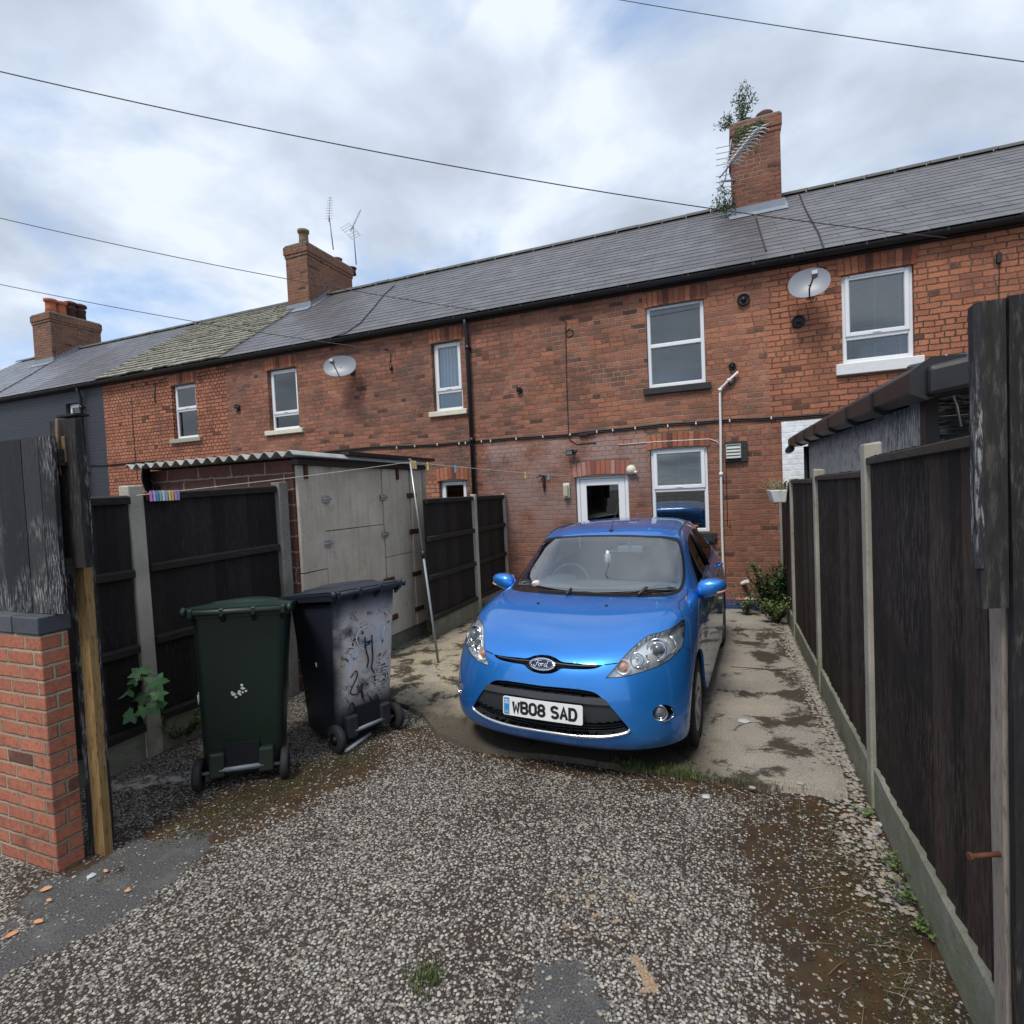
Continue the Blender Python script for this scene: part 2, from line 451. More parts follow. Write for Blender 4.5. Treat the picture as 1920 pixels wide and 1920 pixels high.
def glass_mat(name, refl=.22, tint=(.75, .8, .82), rough=.01, wav=.02, cap=1.):
    t = NT(name); n = t.nt.nodes
    tr = n.new('ShaderNodeBsdfTransparent'); tr.inputs[0].default_value = (*tint, 1)
    gl = n.new('ShaderNodeBsdfGlossy'); gl.inputs['Roughness'].default_value = rough; gl.inputs['Color'].default_value = (1, 1, 1, 1)
    bm_ = t.bump(t.noise(1.7, 2), wav, .02); t.nt.links.new(bm_, gl.inputs['Normal'])
    fr = n.new('ShaderNodeFresnel'); fr.inputs[0].default_value = 1.5
    f = t.m('ADD', t.m('MULTIPLY', fr.outputs[0], 1 - refl), refl, clamp=True)
    f = t.m('MINIMUM', f, cap)
    mxs = n.new('ShaderNodeMixShader')
    t.set(mxs.inputs[0], f); t.nt.links.new(tr.outputs[0], mxs.inputs[1]); t.nt.links.new(gl.outputs[0], mxs.inputs[2])
    n.remove(t.p)
    t.nt.links.new(mxs.outputs[0], n['Material Output'].inputs[0])
    return t.mat
M_glass = glass_mat('window_glass', .075)
M_glass_door = glass_mat('door_glass', .03)

def wood_mat(name, cols, axis=2, rough=.75, streak=.5, pale=(.28, .27, .25), pale_amt=.35, scl=1., spec=.25, warm=None, pt=(.5, .66, .44, .66)):
    """weathered boards: grain runs along the given axis"""
    t = NT(name)
    st = [14 * scl, 14 * scl, 14 * scl]; st[axis] = 1.9 * scl
    v = t.stretch(t.pos, *st)
    # push each board to its own part of the grain
    v = t.vm('ADD', v, t.comb(t.m('MULTIPLY', t.isl, 37), t.m('MULTIPLY', t.isl, 91), t.m('MULTIPLY', t.isl, 53)))
    g = t.noise(1, 7, .7, vec=v, dist=.4)
    g2 = t.noise(5.5, 5, .7, vec=v, dist=.2)
    n = len(cols)
    x = t.m('ADD', t.m('MULTIPLY', t.isl, .5), t.m('MULTIPLY', g, .5))
    c = t.ramp(x, *[(.15 + .7 * i / (n - 1), q) for i, q in enumerate(cols)])
    patch = t.noise(1.6 * scl, 5, .6)
    pm = t.m('MULTIPLY', t.m('MULTIPLY', t.ss(g2, pt[0], pt[1]), t.ss(patch, pt[2], pt[3])), pale_amt)
    c = t.mix(pm, c, pale)
    c = t.mix(t.m('MULTIPLY', t.ss(g2, .5, .3), streak), c, tuple(q * .35 for q in cols[0]))
    if warm:
        c = t.mix(t.m('MULTIPLY', t.ss(t.noise(2.2, 4, .6), .45, .7), .6), c, warm)
    h = t.m('ADD', g2, t.m('MULTIPLY', g, .6))
    return t.out(c, rough, t.bump(h, .45, .004), spec=spec)
M_fence_l = wood_mat('fence_boards_stained_black', [(.009, .008, .009), (.017, .014, .013), (.030, .025, .023)], pale=(.07, .065, .06), pale_amt=.35)
M_fence_r = wood_mat('fence_boards_dark_brown', [(.007, .006, .006), (.022, .016, .014), (.060, .040, .032)], pale=(.11, .09, .075), pale_amt=.4, pt=(.47, .6, .38, .6))
M_fence_rail = wood_mat('fence_rail_dark', [(.014, .012, .012), (.028, .023, .021)], axis=1, pale=(.08, .075, .07))
M_gate_board = wood_mat('black_boards_flaking_paint', [(.012, .012, .015), (.024, .024, .028), (.045, .044, .046)], pale=(.36, .355, .35), pale_amt=.7, rough=.7, scl=1.4, pt=(.48, .61, .40, .58))
M_gate_big = wood_mat('black_boards_worn', [(.010, .010, .011), (.020, .019, .019), (.045, .040, .037)], pale=(.13, .12, .105), pale_amt=.4, rough=.7, scl=1., pt=(.50, .64, .42, .6))
M_post_wood = wood_mat('raw_timber_post', [(.10, .055, .02), (.25, .155, .062), (.38, .26, .12)], pale=(.38, .30, .18), pale_amt=.4, scl=1.3, streak=.8)
M_post_grey = wood_mat('weathered_grey_post', [(.16, .135, .115), (.25, .215, .185), (.34, .30, .26)], pale=(.42, .38, .34), pale_amt=.4, scl=1.6, streak=.7)

def concrete_mat(name, a, b, speck=.5, green=0, dark=(.03, .028, .025), scale=1., streaky=0, bd=.004):
    t = NT(name)
    n = t.noise(3 * scale, 6, .65); f = t.noise(70 * scale, 4, .7)
    c = t.mix(t.ss(n, .3, .7), a, b)
    c = t.mix(t.m('MULTIPLY', t.ss(f, .55, .72), speck), c, dark)
    c = t.mix(t.m('MULTIPLY', t.ss(t.noise(9 * scale, 6, .7), .58, .75), speck), c, dark)
    if streaky:
        v = t.stretch(t.pos, 9, 9, .7)
        c = t.mix(t.m('MULTIPLY', t.ss(t.noise(1.5, 5, .65, vec=v), .48, .7), streaky), c, tuple(q * .55 for q in a))
    if green:
        z = t.sep(t.pos)[2]
        gm = t.m('MULTIPLY', t.ss(t.noise(7, 5, .7), .35, .62), t.m('MULTIPLY', t.ss(z, .55, .05), green))
        c = t.mix(gm, c, (.13, .15, .055))
    return t.out(c, .9, t.bump(t.m('ADD', n, f), .5, bd), spec=.2)
M_conc_post = concrete_mat('concrete_post', (.35, .33, .275), (.46, .435, .37), .34, green=.5)
M_conc_post_r = concrete_mat('concrete_post_right', (.27, .25, .20), (.38, .355, .30), .4, green=.6)
M_conc_dark = concrete_mat('concrete_post_lichen', (.14, .13, .11), (.25, .24, .21), .95, dark=(.02, .018, .016), scale=.8)
M_gravelboard = concrete_mat('gravel_board_concrete', (.18, .175, .145), (.29, .28, .235), .55, green=.5, bd=.012)
M_shed_conc = concrete_mat('shed_concrete_panels', (.47, .41, .325), (.61, .545, .445), .36, streaky=.35, scale=.7)
M_corr = concrete_mat('corrugated_cement', (.26, .26, .24), (.42, .42, .39), .5)
M_rust = simple('rusty_iron', (.10, .035, .018), .8, metal=.3, var=.5, scale=40, bump=.4)
M_galv = simple('galvanised_steel', (.42, .44, .46), .38, metal=.7, var=.3, scale=20)
M_greymetal = simple('grey_paint_metal', (.24, .26, .29), .45, var=.2, scale=10)
M_dish = simple('grey_dish_face', (.19, .205, .235), .42, var=.08, scale=3, bump=.02)
M_cable = simple('black_cable', (.012, .011, .012), .5, var=.2, bump=0)
M_whiteplastic = simple('white_plastic_pipe', (.66, .64, .60), .4, var=.12, scale=6, bump=.05)
M_terracotta = simple('terracotta', (.42, .13, .06), .85, var=.25, scale=20)
M_pot_buff = simple('buff_chimney_pot', (.20, .14, .08), .85, var=.4, scale=20)
M_pot_dark = simple('dark_chimney_pot', (.075, .035, .028), .85, var=.4, scale=20)
# ------------------------------------------------------------------ ground
def ground_mat():
    t = NT('chipped_asphalt')
    P = t.pos; s3 = t.sep(P); X, Y = s3[0], s3[1]
    wob = t.sep(t.noise(6, 5, .65, col=True))
    wx = t.m('ADD', X, t.m('MULTIPLY', t.m('SUBTRACT', wob[0], .5), .35))
    wy = t.m('ADD', Y, t.m('MULTIPLY', t.m('SUBTRACT', wob[1], .5), .35))
    def blob(cx, cy, rx, ry, ang=0, lo=1.15, hi=.75):
        c, s = cos(ang), sin(ang)
        dx = t.m('SUBTRACT', wx, cx); dy = t.m('SUBTRACT', wy, cy)
        a = t.m('DIVIDE', t.m('ADD', t.m('MULTIPLY', dx, c), t.m('MULTIPLY', dy, s)), rx)
        b = t.m('DIVIDE', t.m('SUBTRACT', t.m('MULTIPLY', dy, c), t.m('MULTIPLY', dx, s)), ry)
        return t.ss(t.m('SQRT', t.m('ADD', t.m('MULTIPLY', a, a), t.m('MULTIPLY', b, b))), lo, hi)
    flat = t.comb(X, Y, 0)
    jit = t.vm('ADD', flat, t.vm('MULTIPLY', t.noise(60, 2, .5, col=True), (.008, .008, 0)))
    SC_ = 80
    d1 = t.vor(SC_, jit, rnd=.95); c1 = t.vor(SC_, jit, out=1, rnd=.95)
    cs = t.sep(c1)
    d2 = t.vor(SC_ * 2.1, t.vm('ADD', jit, (3, 7, 0))); c2 = t.sep(t.vor(SC_ * 2.1, t.vm('ADD', jit, (3, 7, 0)), out=1))
    big = t.noise(1.3, 6, .66, vec=flat); med = t.noise(5.5, 5, .65, vec=flat)
    # moss and dirt: left, right, and before the car with bumper shade painted in
    moss = t.m('MAXIMUM', blob(*MOSS_AND_SHADE[0]), t.m('MAXIMUM', blob(*MOSS_AND_SHADE[1]), t.m('MAXIMUM', blob(*MOSS_AND_SHADE[2]), t.m('MULTIPLY', blob(*MOSS_AND_SHADE[3]), .8))))
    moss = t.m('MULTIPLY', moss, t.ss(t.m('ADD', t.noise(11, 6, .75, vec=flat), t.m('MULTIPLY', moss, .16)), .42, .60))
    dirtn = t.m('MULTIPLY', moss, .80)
    cov = t.m('SUBTRACT', t.m('ADD', 1.0, t.m('MULTIPLY', t.m('SUBTRACT', big, .5), -2.7)), t.m('ADD', t.m('MULTIPLY', t.ss(med, .42, .72), .30), dirtn))
    pres = t.ss(t.m('SUBTRACT', cov, cs[0]), -.03, .03)
    rad = t.m('ADD', .42, t.m('MULTIPLY', cs[1], .24))
    chip = t.m('MULTIPLY', t.ss(t.m('DIVIDE', d1, rad), 1.12, .82), pres)
    pres2 = t.ss(t.m('SUBTRACT', t.m('ADD', cov, -.25), c2[0]), -.03, .03)
    chip2 = t.m('MULTIPLY', t.ss(d2, .42, .30), t.m('MULTIPLY', pres2, t.m('SUBTRACT', 1, chip)))
    ccol = t.ramp(cs[2], (0, (.12, .112, .10)), (.3, (.23, .215, .19)), (.7, (.34, .32, .29)), (.92, (.46, .44, .39)), (1, (.50, .43, .31)))
    ccol = t.mix(t.m('MULTIPLY', t.noise(150, 3, .6), .45), ccol, (.12, .115, .11))
    ccol2 = t.ramp(c2[2], (0, (.09, .082, .073)), (1, (.23, .215, .19)))
    binder = t.mix(t.noise(30, 4, .6), (.018, .012, .009), (.052, .038, .030))
    mossc = t.ramp(t.noise(9, 5, .7), (.3, (.022, .012, .008)), (.46, (.045, .024, .012)), (.60, (.062, .038, .015)), (.74, (.072, .036, .018)))
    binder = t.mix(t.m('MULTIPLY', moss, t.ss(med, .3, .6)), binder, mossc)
    c = t.mix(chip2, binder, ccol2)
    c = t.mix(chip, c, ccol)
    # fine grey tarmac repairs
    tar = t.m('MAXIMUM', blob(*TAR[0], lo=1.06, hi=.96), t.m('MAXIMUM', blob(*TAR[1], lo=1.05, hi=.95), blob(*TAR[2], lo=1.1, hi=.85)))
    tar = t.m('MULTIPLY', tar, t.ss(t.noise(3.2, 6, .7, vec=flat), .36, .45))
    tn = t.noise(130, 4, .7, vec=flat)
    tcol = t.mix(t.ss(tn, .35, .68), (.035, .035, .037), (.115, .112, .108))
    tcol = t.mix(t.m('MULTIPLY', t.ss(t.noise(7, 5, .6, vec=flat), .5, .7), .35), tcol, (.15, .145, .135))
    c = t.mix(tar, c, tcol)
    # sandy worn spots
    sand = t.m('MAXIMUM', blob(*SAND[0], lo=1.1, hi=.8), t.m('MULTIPLY', blob(*SAND[1], lo=1.1, hi=.7), t.ss(t.noise(22, 4, .6, vec=flat), .56, .66)))
    c = t.mix(t.m('MULTIPLY', sand, .8), c, t.mix(tn, (.30, .20, .12), (.42, .30, .19)))
    # whitish spill by the green bin
    sp_ = t.m('MULTIPLY', blob(*SPILL, lo=1.1, hi=.6), t.ss(t.noise(16, 5, .7, vec=flat), .42, .56))
    c = t.mix(t.m('MULTIPLY', sp_, .8), c, (.50, .50, .48))
    # lane verge further off: plain
    h = t.m('ADD', t.m('MULTIPLY', chip, t.m('ADD', .7, t.m('MULTIPLY', cs[1], .6))), t.m('ADD', t.m('MULTIPLY', chip2, .4), t.m('MULTIPLY', tn, .12)))
    h = t.m('MULTIPLY', h, t.m('SUBTRACT', 1, t.m('MULTIPLY', tar, .8)))
    return t.out(c, t.m('ADD', .74, t.m('MULTIPLY', moss, .22)), t.bump(h, .75, .006), spec=.22)
def gxy(px, py): p = G(px, py); return p.x, p.y
_a = gxy(330, 1560); _b = gxy(640, 1430)
_m = ((_a[0] + _b[0]) / 2, (_a[1] + _b[1]) / 2); _an = math.atan2(_b[1] - _a[1], _b[0] - _a[0])
_r = gxy(1620, 1650); _r2 = gxy(1500, 1490)
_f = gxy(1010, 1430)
_f2 = gxy(760, 1395)
MOSS_AND_SHADE = [(_m[0] + .05, _m[1] - .02, 1.25, .36, _an, 1.3, .5), (_r[0] - .05, _r[1] + .05, .50, 1.35, .05, 1.4, .45), (_f[0] + .2, _f[1] + .08, 1.7, .20, -.05, 1.5, .4), (_f2[0], _f2[1], .6, .35, .2, 1.5, .3)]
_t0 = gxy(120, 1720); _t1 = gxy(1050, 1900); _t2 = gxy(260, 1610)
_tang = math.atan2(gxy(300, 1640)[1] - gxy(0, 1800)[1], gxy(300, 1640)[0] - gxy(0, 1800)[0])
TAR = [(_t0[0] - .08, _t0[1] - .03, .72, .27, _tang), (_t1[0], _t1[1] - .02, .17, .24, 0), (_t2[0], _t2[1], .22, .16, 0)]
_s0 = gxy(1208, 1822); _s1 = gxy(1130, 1700)
SAND = [(_s0[0], _s0[1], .062, .035, -.5), (_s1[0], _s1[1], .28, .2, 0)]
_sp = gxy(290, 1465)
SPILL = (_sp[0], _sp[1], .42, .10, .55)
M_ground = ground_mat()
# ------------------------------------------------------------------ the terrace
Z_FASC = AY(1480, 500, FD).z              # bottom of the gutter board
Y_EAVE = FD - .13
Z_EAVE = AY(1480, 478, Y_EAVE).z
Y_RID = FD + 2.85
Z_RID = AY(1480, 366, Y_RID).z
_sl = Vector((0, Y_RID - Y_EAVE, Z_RID - Z_EAVE)); SLEN = _sl.length; SL = _sl.normalized()
SN = Vector((0, -SL.z, SL.y))
def RP(px, py):
    """pixel -> point on the roof plane"""
    d = ray(px, py); p0 = Vector((0, Y_EAVE, Z_EAVE))
    t = (p0 - O).dot(SN) / d.dot(SN)
    return O + d * t
def rpt(x, s, lift=0):
    return Vector((x, Y_EAVE, Z_EAVE)) + SL * s + SN * lift
XA0 = AY(60, 741, FD).x; XA = AY(193, 742, FD).x; XB = RP(437, 655).x; XC = AY(951, 590, FD).x; XD = RP(1437, 481).x
XL = XA0 - 6; XR = 7.5

def wall_mesh(x0, x1, holes, z0=-.1, z1=None, y=None, th=.3):
    """front wall with real openings and their reveals"""
    y = FD if y is None else y
    z1 = Z_FASC + .12 if z1 is None else z1
    xs = sorted({x0, x1, *[h[0] for h in holes], *[h[1] for h in holes]})
    zs = sorted({z0, z1, *[h[2] for h in holes], *[h[3] for h in holes]})
    mb = MB()
    def hole(cx, cz):
        return any(h[0] < cx < h[1] and h[2] < cz < h[3] for h in holes)
    for i in range(len(xs) - 1):
        for j in range(len(zs) - 1):
            a, b, c, d = xs[i], xs[i + 1], zs[j], zs[j + 1]
            if hole((a + b) / 2, (c + d) / 2): continue
            mb.add([(a, y, c), (b, y, c), (b, y, d), (a, y, d)], [(0, 1, 2, 3)])
            mb.add([(a, y + th, c), (b, y + th, c), (b, y + th, d), (a, y + th, d)], [(3, 2, 1, 0)])
    for a, b, c, d in holes:
        mb.add([(a, y, c), (a, y + th, c), (a, y + th, d), (a, y, d)], [(0, 1, 2, 3)])
        mb.add([(b, y, c), (b, y + th, c), (b, y + th, d), (b, y, d)], [(3, 2, 1, 0)])
        mb.add([(a, y, c), (b, y, c), (b, y + th, c), (a, y + th, c)], [(0, 1, 2, 3)])
        mb.add([(a, y, d), (b, y, d), (b, y + th, d), (a, y + th, d)], [(3, 2, 1, 0)])
    return mb
def arch(parent, x0, x1, z, mat, h=.215, rise=.035, over=.04):
    """soldier course over an opening, slightly arched"""
    mb = MB(); a = x0 - over; b = x1 + over; n = max(5, round((b - a) / .078)); wd = (b - a) / n
    for i in range(n):
        u0 = a + i * wd + .005; u1 = a + (i + 1) * wd - .005
        def zc(u):
            t = (u - a) / (b - a) * 2 - 1
            return z - .03 + rise * (1 - t * t)
        f = ((a + b) / 2 - (u0 + u1) / 2) * .03
        j = random.uniform(-.006, .006); p = random.uniform(0, .006)
        mb.hexa([(u0, FD - .006 - p, zc(u0)), (u1, FD - .006 - p, zc(u1)), (u1, FD + .09, zc(u1)), (u0, FD + .09, zc(u0)),
                 (u0 - f, FD - .006 - p, zc(u0) + h + j), (u1 - f, FD - .006 - p, zc(u1) + h + j), (u1 - f, FD + .09, zc(u1) + h + j), (u0 - f, FD + .09, zc(u0) + h + j)])
    o = mb.build('arch', mat, parent, bevel=.004)
    mo = MB(); mo.box((a - .0, FD - .003, z - .02), (b + .0, FD + .085, z + h + rise * .7)); mo.build('mortar', M_mortar, o)
    return o
def frame_ring(mb, x0, x1, z0, z1, t, y0, y1, tb=None, tt=None):
    tb = t if tb is None else tb; tt = t if tt is None else tt
    mb.box((x0, y0, z0), (x0 + t, y1, z1)); mb.box((x1 - t, y0, z0), (x1, y1, z1))
    mb.box((x0 + t, y0, z0), (x1 - t, y1, z0 + tb)); mb.box((x0 + t, y0, z1 - tt), (x1 - t, y1, z1))
def window(parent, x0, x1, z0, z1, zt=None, sash='top', blind=None, inset=.085, sill=None, sillh=.1, sillo=.07, handle=True, vent=False):
    """white framed window: outer frame, opening sash (proud), glass, what hangs behind, sill"""
    y = FD + inset
    fr = MB(); t = .05
    frame_ring(fr, x0, x1, z0, z1, t, y, y + .06)
    panes = []
    if zt:
        fr.box((x0 + t, y, zt - .028), (x1 - t, y + .06, zt + .028))
        lo = (x0 + t, x1 - t, z0 + t, zt - .028); hi = (x0 + t, x1 - t, zt + .028, z1 - t)
    else:
        lo = None; hi = (x0 + t, x1 - t, z0 + t, z1 - t)
    f = fr.build('frame', M_upvc, parent, bevel=.006)
    for q, op in ((hi, sash in ('top', 'both')), (lo, sash == 'both')):
        if q is None: continue
        a, b, c, d = q
        if op:
            s = MB(); e = .012
            frame_ring(s, a - e, b + e, c - e, d + e, .052, y - .018, y + .03)
            if handle: s.box(((a + b) / 2 - .05, y - .026, c + .005), ((a + b) / 2 + .05, y - .018, c + .02))
            s.build('sash', M_upvc, f, bevel=.006)
            a += .040; b -= .040; c += .040; d -= .040
            yy = y + .004
        else:
            yy = y + .024
        bd = MB(); frame_ring(bd, a, b, c, d, .008, yy - .003, yy + .01); bd.build('bead', M_sealant, f)
        g = MB(); g.box((a + .004, yy + .004, c + .004), (b - .004, yy + .012, d - .004)); g.build('pane', M_glass if parent.get('category') != 'door' else M_glass_door, f)
        panes.append((a, b, c, d))
    if vent:
        v = MB(); v.box((x0 + .1, y - .03, z1 - .058), (x1 - .1, y - .018, z1 - .040)); v.build('trickle_vent', M_upvc, f)
    yb = y + .085
    if blind in ('venetian', 'venetian_dark'):
        b = MB(); z = z1 - .06; st = .050
        while z > z0 + .05:
            b.add([(x0 + .04, yb, z), (x1 - .04, yb, z), (x1 - .04, yb + .022, z + .006), (x0 + .04, yb + .022, z + .006)], [(0, 1, 2, 3)])
            z -= st
        for u in (.15, .5, .85):
            xx = x0 + (x1 - x0) * u
            b.box((xx - .002, yb - .002, z0 + .05), (xx + .002, yb, z1 - .06))
        b.build('blind', M_blind if blind == 'venetian' else M_blind_dark, f)
    elif blind == 'net':
        P = []
        for zz in (z0 + .04, z1 - .04):
            P.append([Vector((x0 + .03 + (x1 - x0 - .06) * k / 80, yb + .02 + .012 * sin(k * .9) + .004 * sin(k * 2.3), zz)) for k in range(81)])
        MB().sheet(P, smooth=True).build('net_curtain', M_net, f)
    elif blind == 'roller':
        b = MB(); b.box((x0 + .04, yb, z0 + (z1 - z0) * .30), (x1 - .04, yb + .006, z1 - .04)); b.build('roller_blind', M_net, f)
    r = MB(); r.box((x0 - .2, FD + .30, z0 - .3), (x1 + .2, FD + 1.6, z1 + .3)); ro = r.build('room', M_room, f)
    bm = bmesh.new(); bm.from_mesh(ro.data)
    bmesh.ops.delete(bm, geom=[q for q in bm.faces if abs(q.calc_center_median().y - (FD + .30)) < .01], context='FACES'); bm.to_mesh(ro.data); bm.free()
    if sill:
        s = MB()
        s.hexa([(x0 - sillo, FD - .055, z0 - sillh), (x1 + sillo, FD - .055, z0 - sillh), (x1 + sillo, FD + .1, z0 - sillh), (x0 - sillo, FD + .1, z0 - sillh),
                (x0 - sillo, FD - .055, z0 - .012), (x1 + sillo, FD - .055, z0 - .012), (x1 + sillo, FD + .1, z0 + .004), (x0 - sillo, FD + .1, z0 + .004)])
        s.build('sill', sill, f, bevel=.008)
    return f
def rect(tl, tr, br, bl, yy=None):
    yy = FD + .06 if yy is None else yy
    a, b, c, d = [AY(*q, yy) for q in (tl, tr, br, bl)]
    return (a.x + d.x) / 2, (b.x + c.x) / 2, (c.z + d.z) / 2, (a.z + b.z) / 2
def zat(px, py): return AY(px, py, FD + .06).z

def roof(parent, x0, x1, mat, w=.46, gauge=.195, stone=False, skip=None, diag=None):
    """courses of separate slates, each lapping the one below"""
    mb = MB(); rows = int(SLEN / gauge) + 1
    for r in range(rows):
        s0 = r * gauge - .02; s1 = min(s0 + gauge * 1.9, SLEN)
        if s0 > SLEN - .04: break
        x = x0 - (r % 2) * w * .5 - (random.uniform(0, .1) if stone else .0)
        while x < x1:
            ww = w * (random.uniform(.6, 1.35) if stone else 1)
            a = max(x + .0025, x0); b = min(x + ww - .0025, x1)
            if b - a > .03:
                j = (random.uniform(0, .014), random.uniform(-.02, .02), random.uniform(-.02, .02)) if stone else (random.uniform(0, .0022), random.uniform(-.002, .002), random.uniform(-.001, .001))
                l0 = (.045 if stone else .012) + j[0]; th = .028 if stone else .006
                p = [rpt(a, s0 + j[1], l0 - th), rpt(b, s0 + j[1] + j[2], l0 - th), rpt(b, s1, .002 - th), rpt(a, s1, .002 - th),
                     rpt(a, s0 + j[1], l0), rpt(b, s0 + j[1] + j[2], l0), rpt(b, s1, .002), rpt(a, s1, .002)]
                mb.hexa(p)
            x += ww
    ro = mb.build('roof', mat, parent)
    u = MB()   # boarding below and the far slope
    u.add([rpt(x0, 0, -.03), rpt(x1, 0, -.03), rpt(x1, SLEN, -.03), rpt(x0, SLEN, -.03)], [(0, 1, 2, 3)])
    dz = Vector((0, 2 * (Y_RID - Y_EAVE), 0))
    u.add([rpt(x0, SLEN, -.005), rpt(x1, SLEN, -.005), rpt(x1, 0, -.005) + dz, rpt(x0, 0, -.005) + dz], [(0, 1, 2, 3)])
    u.build('far_slope', mat, ro)
    rg = MB(); x = x0; c = rpt(0, SLEN)
    while x < x1 - .01:
        b = min(x + .45, x1)
        k = 7; jz = random.uniform(-.004, .004)
        P = [[Vector((xx, c.y + cos(pi * i / (k - 1)) * .12 * -1, c.z - .035 + jz + sin(pi * i / (k - 1)) * .085)) for i in range(k)] for xx in (x + .004, b - .004)]
        rg.sheet(P, smooth=True)
        x = b
    rg.build('ridge_tiles', M_ridge, ro)
    return ro
def gutter(parent, x0, x1):
    f = MB(); f.box((x0, FD - .06, Z_FASC + .0), (x1, FD - .002, Z_EAVE - .01)); f.build('fascia_board', M_fascia, parent)
    g = MB(); k = 9; cy, cz, r = FD - .115, Z_EAVE - .035, .062
    P = [[Vector((x, cy + cos(pi + pi * i / (k - 1)) * r, cz + sin(pi + pi * i / (k - 1)) * r)) for i in range(k)] for x in (x0, x1)]
    g.sheet(P, smooth=True)
    for x in (x0, x1): pass
    x = x0 + .3
    while x < x1:
        g.box((x - .012, cy - r - .004, cz - .03), (x + .012, cy - r + .002, cz + .008)); x += .85
    g.build('gutter', M_blackplastic, parent)
def downpipe(x, z0, z1, parent):
    p = MB(); y = FD - .06
    p.tube([(x, FD - .115, z1), (x, FD - .11, z1 - .12), (x, y, z1 - .25), (x, y, z0)], .035, 12)
    z = z1 - .5
    while z > z0 + .2:
        p.box((x - .05, y + .02, z), (x + .05, FD + .004, z + .03)); p.tube([(x, y, z - .02), (x, y, z + .05)], .041, 12)
        z -= 1.55
    return p.build('downpipe', M_blackplastic, parent)
def chimney(parent, x0, x1, y0, y1, z0, z1, mat, crown=2, flash=True, ov=.035):
    root = MB(); root.box((x0, y0, z0), (x1, y1, z1 - .075 * crown * 2 - .01))
    # corbelled crown
    z = z1 - .075 * crown * 2 - .01
    root.box((x0 - ov * .5, y0 - ov * .5, z), (x1 + ov * .5, y1 + ov * .5, z + .075))
    root.box((x0 - ov, y0 - ov, z + .075), (x1 + ov, y1 + ov, z1 - .045))
    o = root.build('chimney', mat, parent, bevel=.006)
    cp = MB(); cp.box((x0 - ov * .4, y0 - ov * .4, z1 - .045), (x1 + ov * .4, y1 + ov * .4, z1)); cp.build('chimney_cap', M_conc_dark, o, bevel=.012)
    if flash:
        fl = MB()
        def rz(y): return Z_EAVE + (y - Y_EAVE) / SL.y * SL.z
        fl.box((x0 - .05, y0 - .012, rz(y0) - .04), (x1 + .05, y0 - .004, rz(y0) + .15))
        fl.add([(x0 - .08, y0 - .01, rz(y0) + .03), (x1 + .08, y0 - .01, rz(y0) + .03), (x1 + .08, y0 - .18, rz(y0 - .18) + .03), (x0 - .08, y0 - .18, rz(y0 - .18) + .03)], [(0, 1, 2, 3)])
        for xs, sg in ((x1, 1), (x0, -1)):
            n = 9
            for i in range(n):
                ya = y0 + (Y_RID - y0) * i / n; yb = y0 + (Y_RID - y0) * (i + 1) / n
                xx = xs + sg * .006
                fl.add([(xx, ya, rz(ya) - .02), (xx, yb, rz(yb) - .02), (xx, yb, rz(yb) + .09), (xx, ya, rz(yb) + .09)], [(0, 1, 2, 3)])
            fl.add([(xs, y0, rz(y0) + .025), (xs, Y_RID, rz(Y_RID) + .025), (xs + sg * .1, Y_RID, rz(Y_RID) + .02), (xs + sg * .1, y0, rz(y0) + .02)], [(0, 1, 2, 3)])
        fl.build('lead_flashing', M_lead, o)
    return o
def pot(parent, x, y, z, r, h, mat, kind='plain'):
    m = MB()
    if kind == 'cowl':
        m.lathe([(r, 0), (r * .93, h * .55), (r * 1.05, h * .56), (r * 1.05, h * .66), (r * .85, h * .67), (r * .85, h * .8), (r * 1.25, h * .8), (r * 1.2, h * .92), (r * .4, h)], (x, y, z), n=20)
    else:
        m.lathe([(r * 1.05, 0), (r * .92, h * .5), (r * .9, h * .82), (r * 1.15, h * .86), (r * 1.18, h), (r * .95, h), (r * .9, h * .7)], (x, y, z), n=20)
    return m.build('chimney_pot', mat, parent)

G_T = 'houses of the brick terrace'
# --- farthest left house and the painted one
hA0 = thing('terraced_house', 'far left end of the terrace with pale blue-grey slates beyond the left chimney', 'house', G_T)
wall_mesh(XL, XA0, []).build('wall', M_brick_paint, hA0)
gutter(hA0, XL, XA0); roof(hA0, XL, XA0, M_slate_l)
settle(hA0, (XA0 - 3, FD, 0))

hA = thing('terraced_house', 'house with charcoal painted brickwork beyond the left gate boards', 'house', G_T)
q = rect((127, 759), (147, 755), (153, 800), (133, 803))
a, b, c, d = q; c = d - 1.25
wall_mesh(XA0, XA, [(a, b + .12, c, d)]).build('wall', M_brick_paint, hA)
window(hA, a + .02, b + .1, c + .01, d - .01, d - .75, sash='top', blind='net', sill=M_grey_sill)
gutter(hA, XA0, XA); roof(hA, XA0, XA, M_slate)
downpipe(AY(152, 760, FD - .06).x, 0, Z_EAVE - .06, hA)
p0 = RP(66, 686); p1 = RP(97, 680)
zt = AY(57, 592, p0.y).z
c1 = chimney(hA, p0.x, p1.x + .02, p0.y, Y_RID + .6, p0.z - .1, zt, M_brick_chim)
for k, (m_, kd) in enumerate([(M_terracotta, 'plain'), (M_terracotta, 'plain'), (M_pot_dark, 'cowl'), (M_pot_dark, 'cowl')]):
    yy = p0.y + .30 + k * ((Y_RID + .6 - p0.y) - .60) / 3
    pot(c1, (p0.x + p1.x) / 2, yy, zt, .15, .50 if k < 2 else .62, m_, kd)
settle(hA, ((XA0 + XA) / 2, FD, 0))

